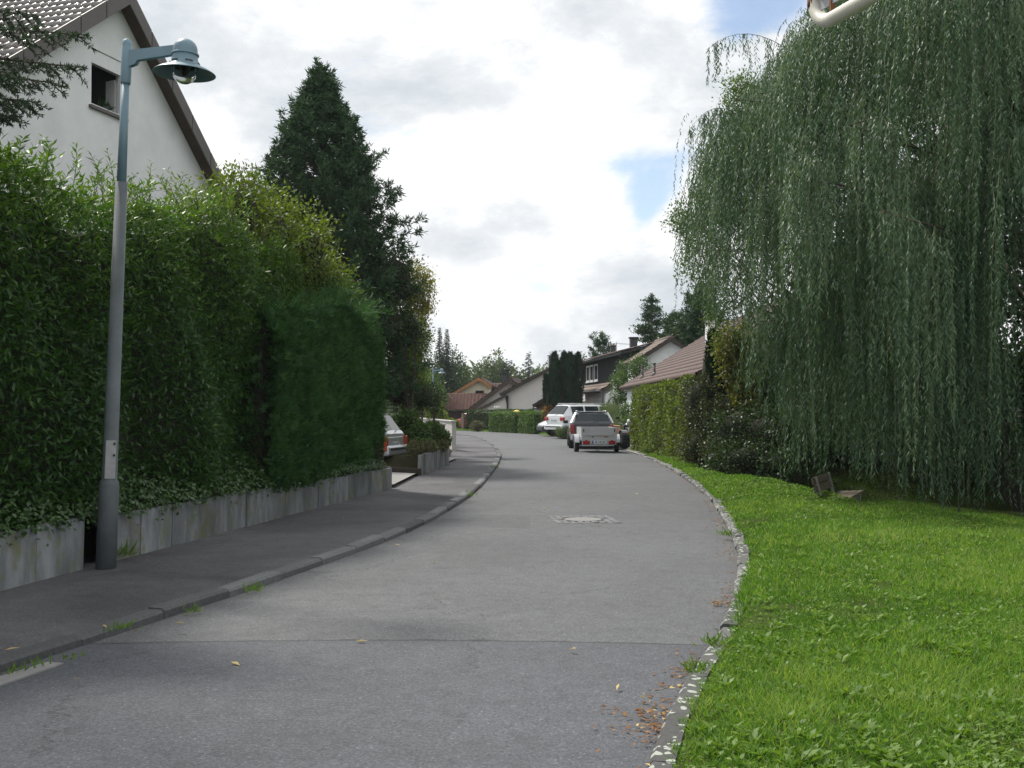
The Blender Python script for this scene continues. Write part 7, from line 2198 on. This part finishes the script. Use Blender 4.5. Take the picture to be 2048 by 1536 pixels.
# trike with rear case, beside the clipped hedge
def trike():
    c = P(1268, 890, 43.2)
    root = thing('motor_trike', 'black and grey motor trike with rear case parked beside the clipped hedge', 'motorcycle', (c.x, 43.2, 0.015), math.radians(8))
    for s in (-1, 1):
        mb = MB(); r = 0.33; w = 0.26
        mx_ = Matrix.Translation((s * 0.38, 0, r)) @ Matrix.Rotation(PI / 2, 4, 'Y')
        mb.lathe([(r * 0.5, -w / 2), (r * 0.9, -w / 2), (r, -w * 0.3), (r, w * 0.3), (r * 0.9, w / 2), (r * 0.5, w / 2)], 24, mx_)
        t = lbuild(mb, 'tyre', M['black_rubber'], root, True)
        mb = MB(); mb.lathe([(0.0, s * w * 0.4), (r * 0.5, s * w * 0.42), (r * 0.5, 0)], 16, mx_); lbuild(mb, 'rim', M['rim'], t)
        mb = MB()
        ap = [(math.cos(a) * 0.38, math.sin(a) * 0.38) for a in np.linspace(0.4, PI - 0.2, 9)]
        for p, q in zip(ap[:-1], ap[1:]):
            mb.prism([(s * 0.25, p[0], 0.33 + p[1]), (s * 0.25, q[0], 0.33 + q[1]), (s * 0.53, q[0], 0.33 + q[1]), (s * 0.53, p[0], 0.33 + p[1])], (0, 0, 0.015))
        lbuild(mb, 'mudguard', M['car_dark'], root)
        mb = MB(); mb.tube([(s * 0.12, 1.25, 0.92), (s * 0.34, 1.12, 1.0)], 0.018, 6); hb = lbuild(mb, 'handlebar', M['rim'], root)
        mb = MB(); mb.tube([(s * 0.30, 1.15, 1.0), (s * 0.34, 1.18, 1.14)], 0.01, 5); mb.box(s * 0.37, 1.17, 1.17, 0.14, 0.03, 0.09); lbuild(mb, 'mirror', M['black_trim'], root)
        bx(root, 'tail_lamp', 'red_lamp', s * 0.30, -0.36, 0.62, 0.08, 0.04, 0.06)
        bx(root, 'exhaust', 'rim', s * 0.20, -0.2, 0.25, 0.07, 0.7, 0.07, 0.02)
    bx(root, 'rear_case', 'grey_box', -0.02, -0.12, 0.58, 0.42, 0.42, 0.42, 0.03)
    bx(root, 'case_strip', 'rim', -0.02, -0.34, 0.60, 0.43, 0.012, 0.03)
    bx(root, 'axle_housing', 'black_trim', 0, 0, 0.33, 0.52, 0.14, 0.14)
    bx(root, 'seat', 'black_trim', 0, 0.45, 0.74, 0.34, 0.72, 0.16, 0.05)
    bx(root, 'backrest', 'black_trim', 0, 0.10, 0.92, 0.30, 0.08, 0.26, 0.03)
    bx(root, 'engine', 'metal_grey', 0, 0.75, 0.42, 0.36, 0.6, 0.36, 0.05)
    mb = MB(); mb.lathe([(0.02, -0.2), (0.15, -0.12), (0.17, 0.05), (0.1, 0.16), (0.02, 0.2)], 12, Matrix.Translation((0, 1.0, 0.82)) @ Matrix.Rotation(1.3, 4, 'X')); lbuild(mb, 'tank', M['car_dark'], root, True)
    mb = MB(); mb.tube([(0, 1.2, 0.95), (0, 1.65, 0.30)], 0.035, 8); lbuild(mb, 'fork', M['rim'], root)
    mb = MB(); mb.lathe([(0.2, -0.06), (0.3, -0.055), (0.31, 0.0), (0.3, 0.055), (0.2, 0.06)], 22, Matrix.Translation((0, 1.68, 0.31)) @ Matrix.Rotation(PI / 2, 4, 'Y')); lbuild(mb, 'front_tyre', M['black_rubber'], root, True)
    mb = MB(); mb.lathe([(0.0, 0.13), (0.07, 0.10), (0.10, 0.0), (0.07, -0.10), (0.0, -0.13)], 14, Matrix.Translation((-0.08, 0.42, 1.02)))
    lbuild(mb, 'helmet_shell', M['white_plastic'], root, True)
trike()

# ------------------------------------------------------------------ small things by the houses
gw = thing('garden_wall', 'pale smooth garden wall end at the left kerb beyond the planted bed', 'wall', (-2.1, 40, 0.1))
mb = MB(); p = P(912, 900, 39.7); mb.prism([(p.x, 39.7, 0.05), (p.x, 39.7, 1.10), (p.x - 2.3, 48.5, 1.16), (p.x - 2.3, 48.5, 0.05)], (-0.14, -0.03, 0)); mb.build('wall', M['whitewash'], gw)
mb = MB(); mb.prism([(p.x + 0.02, 39.66, 1.104), (p.x - 2.28, 48.52, 1.164), (p.x - 2.46, 48.48, 1.164), (p.x - 0.17, 39.62, 1.104)], (0, 0, 0.03)); mb.build('coping', M['whitewash'], gw)
cb = thing('meter_cabinet', 'grey cabinet with pale top standing before the pale garden wall', 'cabinet', (P(878, 880, 36).x, 36, 0.4))
a = P(869, 851, 36); b = P(889, 880, 36)
mb = MB(); mb.box((a.x + b.x) / 2, 36.15, (a.z + 0.1) / 2, b.x - a.x, 0.3, a.z - 0.1); mb.build('body', M['grey_box'], cb)
mb = MB(); mb.box((a.x + b.x) / 2, 36.15, a.z + 0.025, b.x - a.x + 0.06, 0.36, 0.045); mb.build('top', M['whitewash'], cb)
mb = MB(); mb.box((a.x + b.x) / 2 + 0.08, 35.995, (a.z + 0.35) / 2, 0.02, 0.012, 0.1); mb.build('handle', M['iron'], cb)
# post with yellow-topped lantern between the low hedges
c = P(1033.5, 866, 70.8)
lp = thing('lantern_post', 'stone post with a yellow-roofed lantern between the light green hedges', 'post', (c.x, 70.8, 0))
mb = MB(); mb.box(c.x, 70.8, 0.5, 0.22, 0.22, 1.0); mb.build('post', M['stone_post'], lp)
mb = MB(); mb.box(c.x, 70.8, 1.14, 0.24, 0.24, 0.26); mb.build('lantern', M['terracotta'], lp)
mb = MB(); mb.lathe([(0.30, 1.27), (0.26, 1.33), (0.12, 1.42), (0.0, 1.45)], 12, Matrix.Translation((c.x, 70.8, 0))); mb.build('lantern_roof', M['yellow'], lp, True)
for px, Y, lab in ((926, 78.5, 'weathered stone gate post left of the dark low hedge'), (1071, 68.5, 'stone gate post at the white cars')):
    c = P(px, 850, Y)
    g = thing('gate_post', lab, 'post', (c.x, Y, 0))
    mb = MB(); mb.box(c.x, Y, 0.55, 0.22, 0.22, 1.2); mb.build('shaft', M['stone_post'], g)
    mb = MB(); mb.box(c.x, Y, 1.17, 0.27, 0.27, 0.05); mb.build('cap', M['stone_post'], g)
bw = thing('brown_wall', 'low brown planter wall at the small garage', 'wall', (1.75, 69, 0))
mb = MB(); a = P(1076, 840, 69); b = P(1092, 862, 69); mb.box((a.x + b.x) / 2, 69.2, 0.5, b.x - a.x, 0.3, 1.0); mb.build('wall', M['brick'], bw)
mb = MB(); mb.box((a.x + b.x) / 2, 69.2, 1.02, b.x - a.x + 0.06, 0.36, 0.04); mb.build('coping', M['stone_post'], bw)
# terracotta jar and stones near the trike
c = P(1232, 868, 46)
tj = thing('terracotta_jar', 'round terracotta jar right of the trailer', 'pot', (c.x, 46, 0.05))
mb = MB(); mb.lathe([(0.0, 0.0), (0.16, 0.02), (0.27, 0.18), (0.32, 0.40), (0.28, 0.60), (0.17, 0.72), (0.15, 0.76), (0.19, 0.80), (0.16, 0.82), (0.12, 0.76), (0.12, 0.7)], 22, Matrix.Translation((c.x, 46, 0.05))); mb.build('jar', M['terracotta'], tj, True)
mb = MB(); mb.lathe([(0.13, 0.0), (0.325, 0.40), (0.335, 0.41), (0.325, 0.42)], 22, Matrix.Translation((c.x, 46, 0.05))); mb.build('band', M['terracotta'], tj, True)
rng = np.random.default_rng(77)
for k in range(7):
    c = P(1240 + k % 4 * 3.5 + rng.random(), 874 + (k // 4) * 7 + rng.random() * 3, 45.0)
    r = 0.13 + rng.random() * 0.07
    mb = MB()
    ph = [(0.02, -0.6), (0.7, -0.5), (1.0, 0.0), (0.75, 0.5), (0.02, 0.65)]
    mb.lathe([(a_ * r * rng.uniform(0.85, 1.1), b_ * r) for a_, b_ in ph], 8, Matrix.Translation((c.x, 45 + rng.random() * 0.3, max(0.08, c.z * 0.5))) @ Matrix.Diagonal((1.2, 0.9, 0.8, 1)))
    mb.build('rockery_stone', M['setts'], None, label='pale rockery stone in the heap between the jar and trike', category='stone', group='rockery stones')
# rose arch of wrought iron
c0 = P(1216, 830, 55.5); c1 = P(1236, 830, 55.5)
ra = thing('rose_arch', 'black wrought iron rose arch before the white end wall', 'arch', ((c0.x + c1.x) / 2, 55.5, 0))
for dy in (0.0, 0.5):
    pts = [(c0.x, 55.5 + dy, 0.03), (c0.x, 55.5 + dy, 1.55)] + [((c0.x + c1.x) / 2 - math.cos(a_) * (c1.x - c0.x) / 2, 55.5 + dy, 1.55 + math.sin(a_) * 0.55) for a_ in np.linspace(0.2, PI - 0.2, 9)] + [(c1.x, 55.5 + dy, 1.55), (c1.x, 55.5 + dy, 0.03)]
    mb = MB(); mb.tube(pts, 0.022, 6); mb.build('hoop', M['iron'], ra, True)
for z in np.linspace(0.4, 1.5, 5):
    for x in (c0.x, c1.x):
        mb = MB(); mb.bar((x, 55.5, z), (x, 56.0, z), 0.015, 0.015); mb.build('rung', M['iron'], ra)
for a_ in np.linspace(0.4, PI - 0.4, 5):
    x = (c0.x + c1.x) / 2 - math.cos(a_) * (c1.x - c0.x) / 2; z = 1.55 + math.sin(a_) * 0.55
    mb = MB(); mb.bar((x, 55.5, z), (x, 56.0, z), 0.015, 0.015); mb.build('rung', M['iron'], ra)

# ------------------------------------------------------------------ the air
def haze():
    m = bpy.data.materials.new('haze_air'); m.use_nodes = True
    t = m.node_tree; t.nodes.clear()
    out = nd(t, 'ShaderNodeOutputMaterial')
    v = nd(t, 'ShaderNodeVolumePrincipled')
    v.inputs['Color'].default_value = (0.80, 0.88, 0.96, 1)
    v.inputs['Density'].default_value = 0.0003
    v.inputs['Anisotropy'].default_value = 0.2
    lk(t, v.outputs[0], out.inputs['Volume'])
    mb = MB(); mb.box(0, 705, 10.5, 2000, 1650, 33)
    o = mb.build('haze', m)
    tag(o, 'thin pale haze filling the air over the street', 'haze', kind='stuff')
haze()
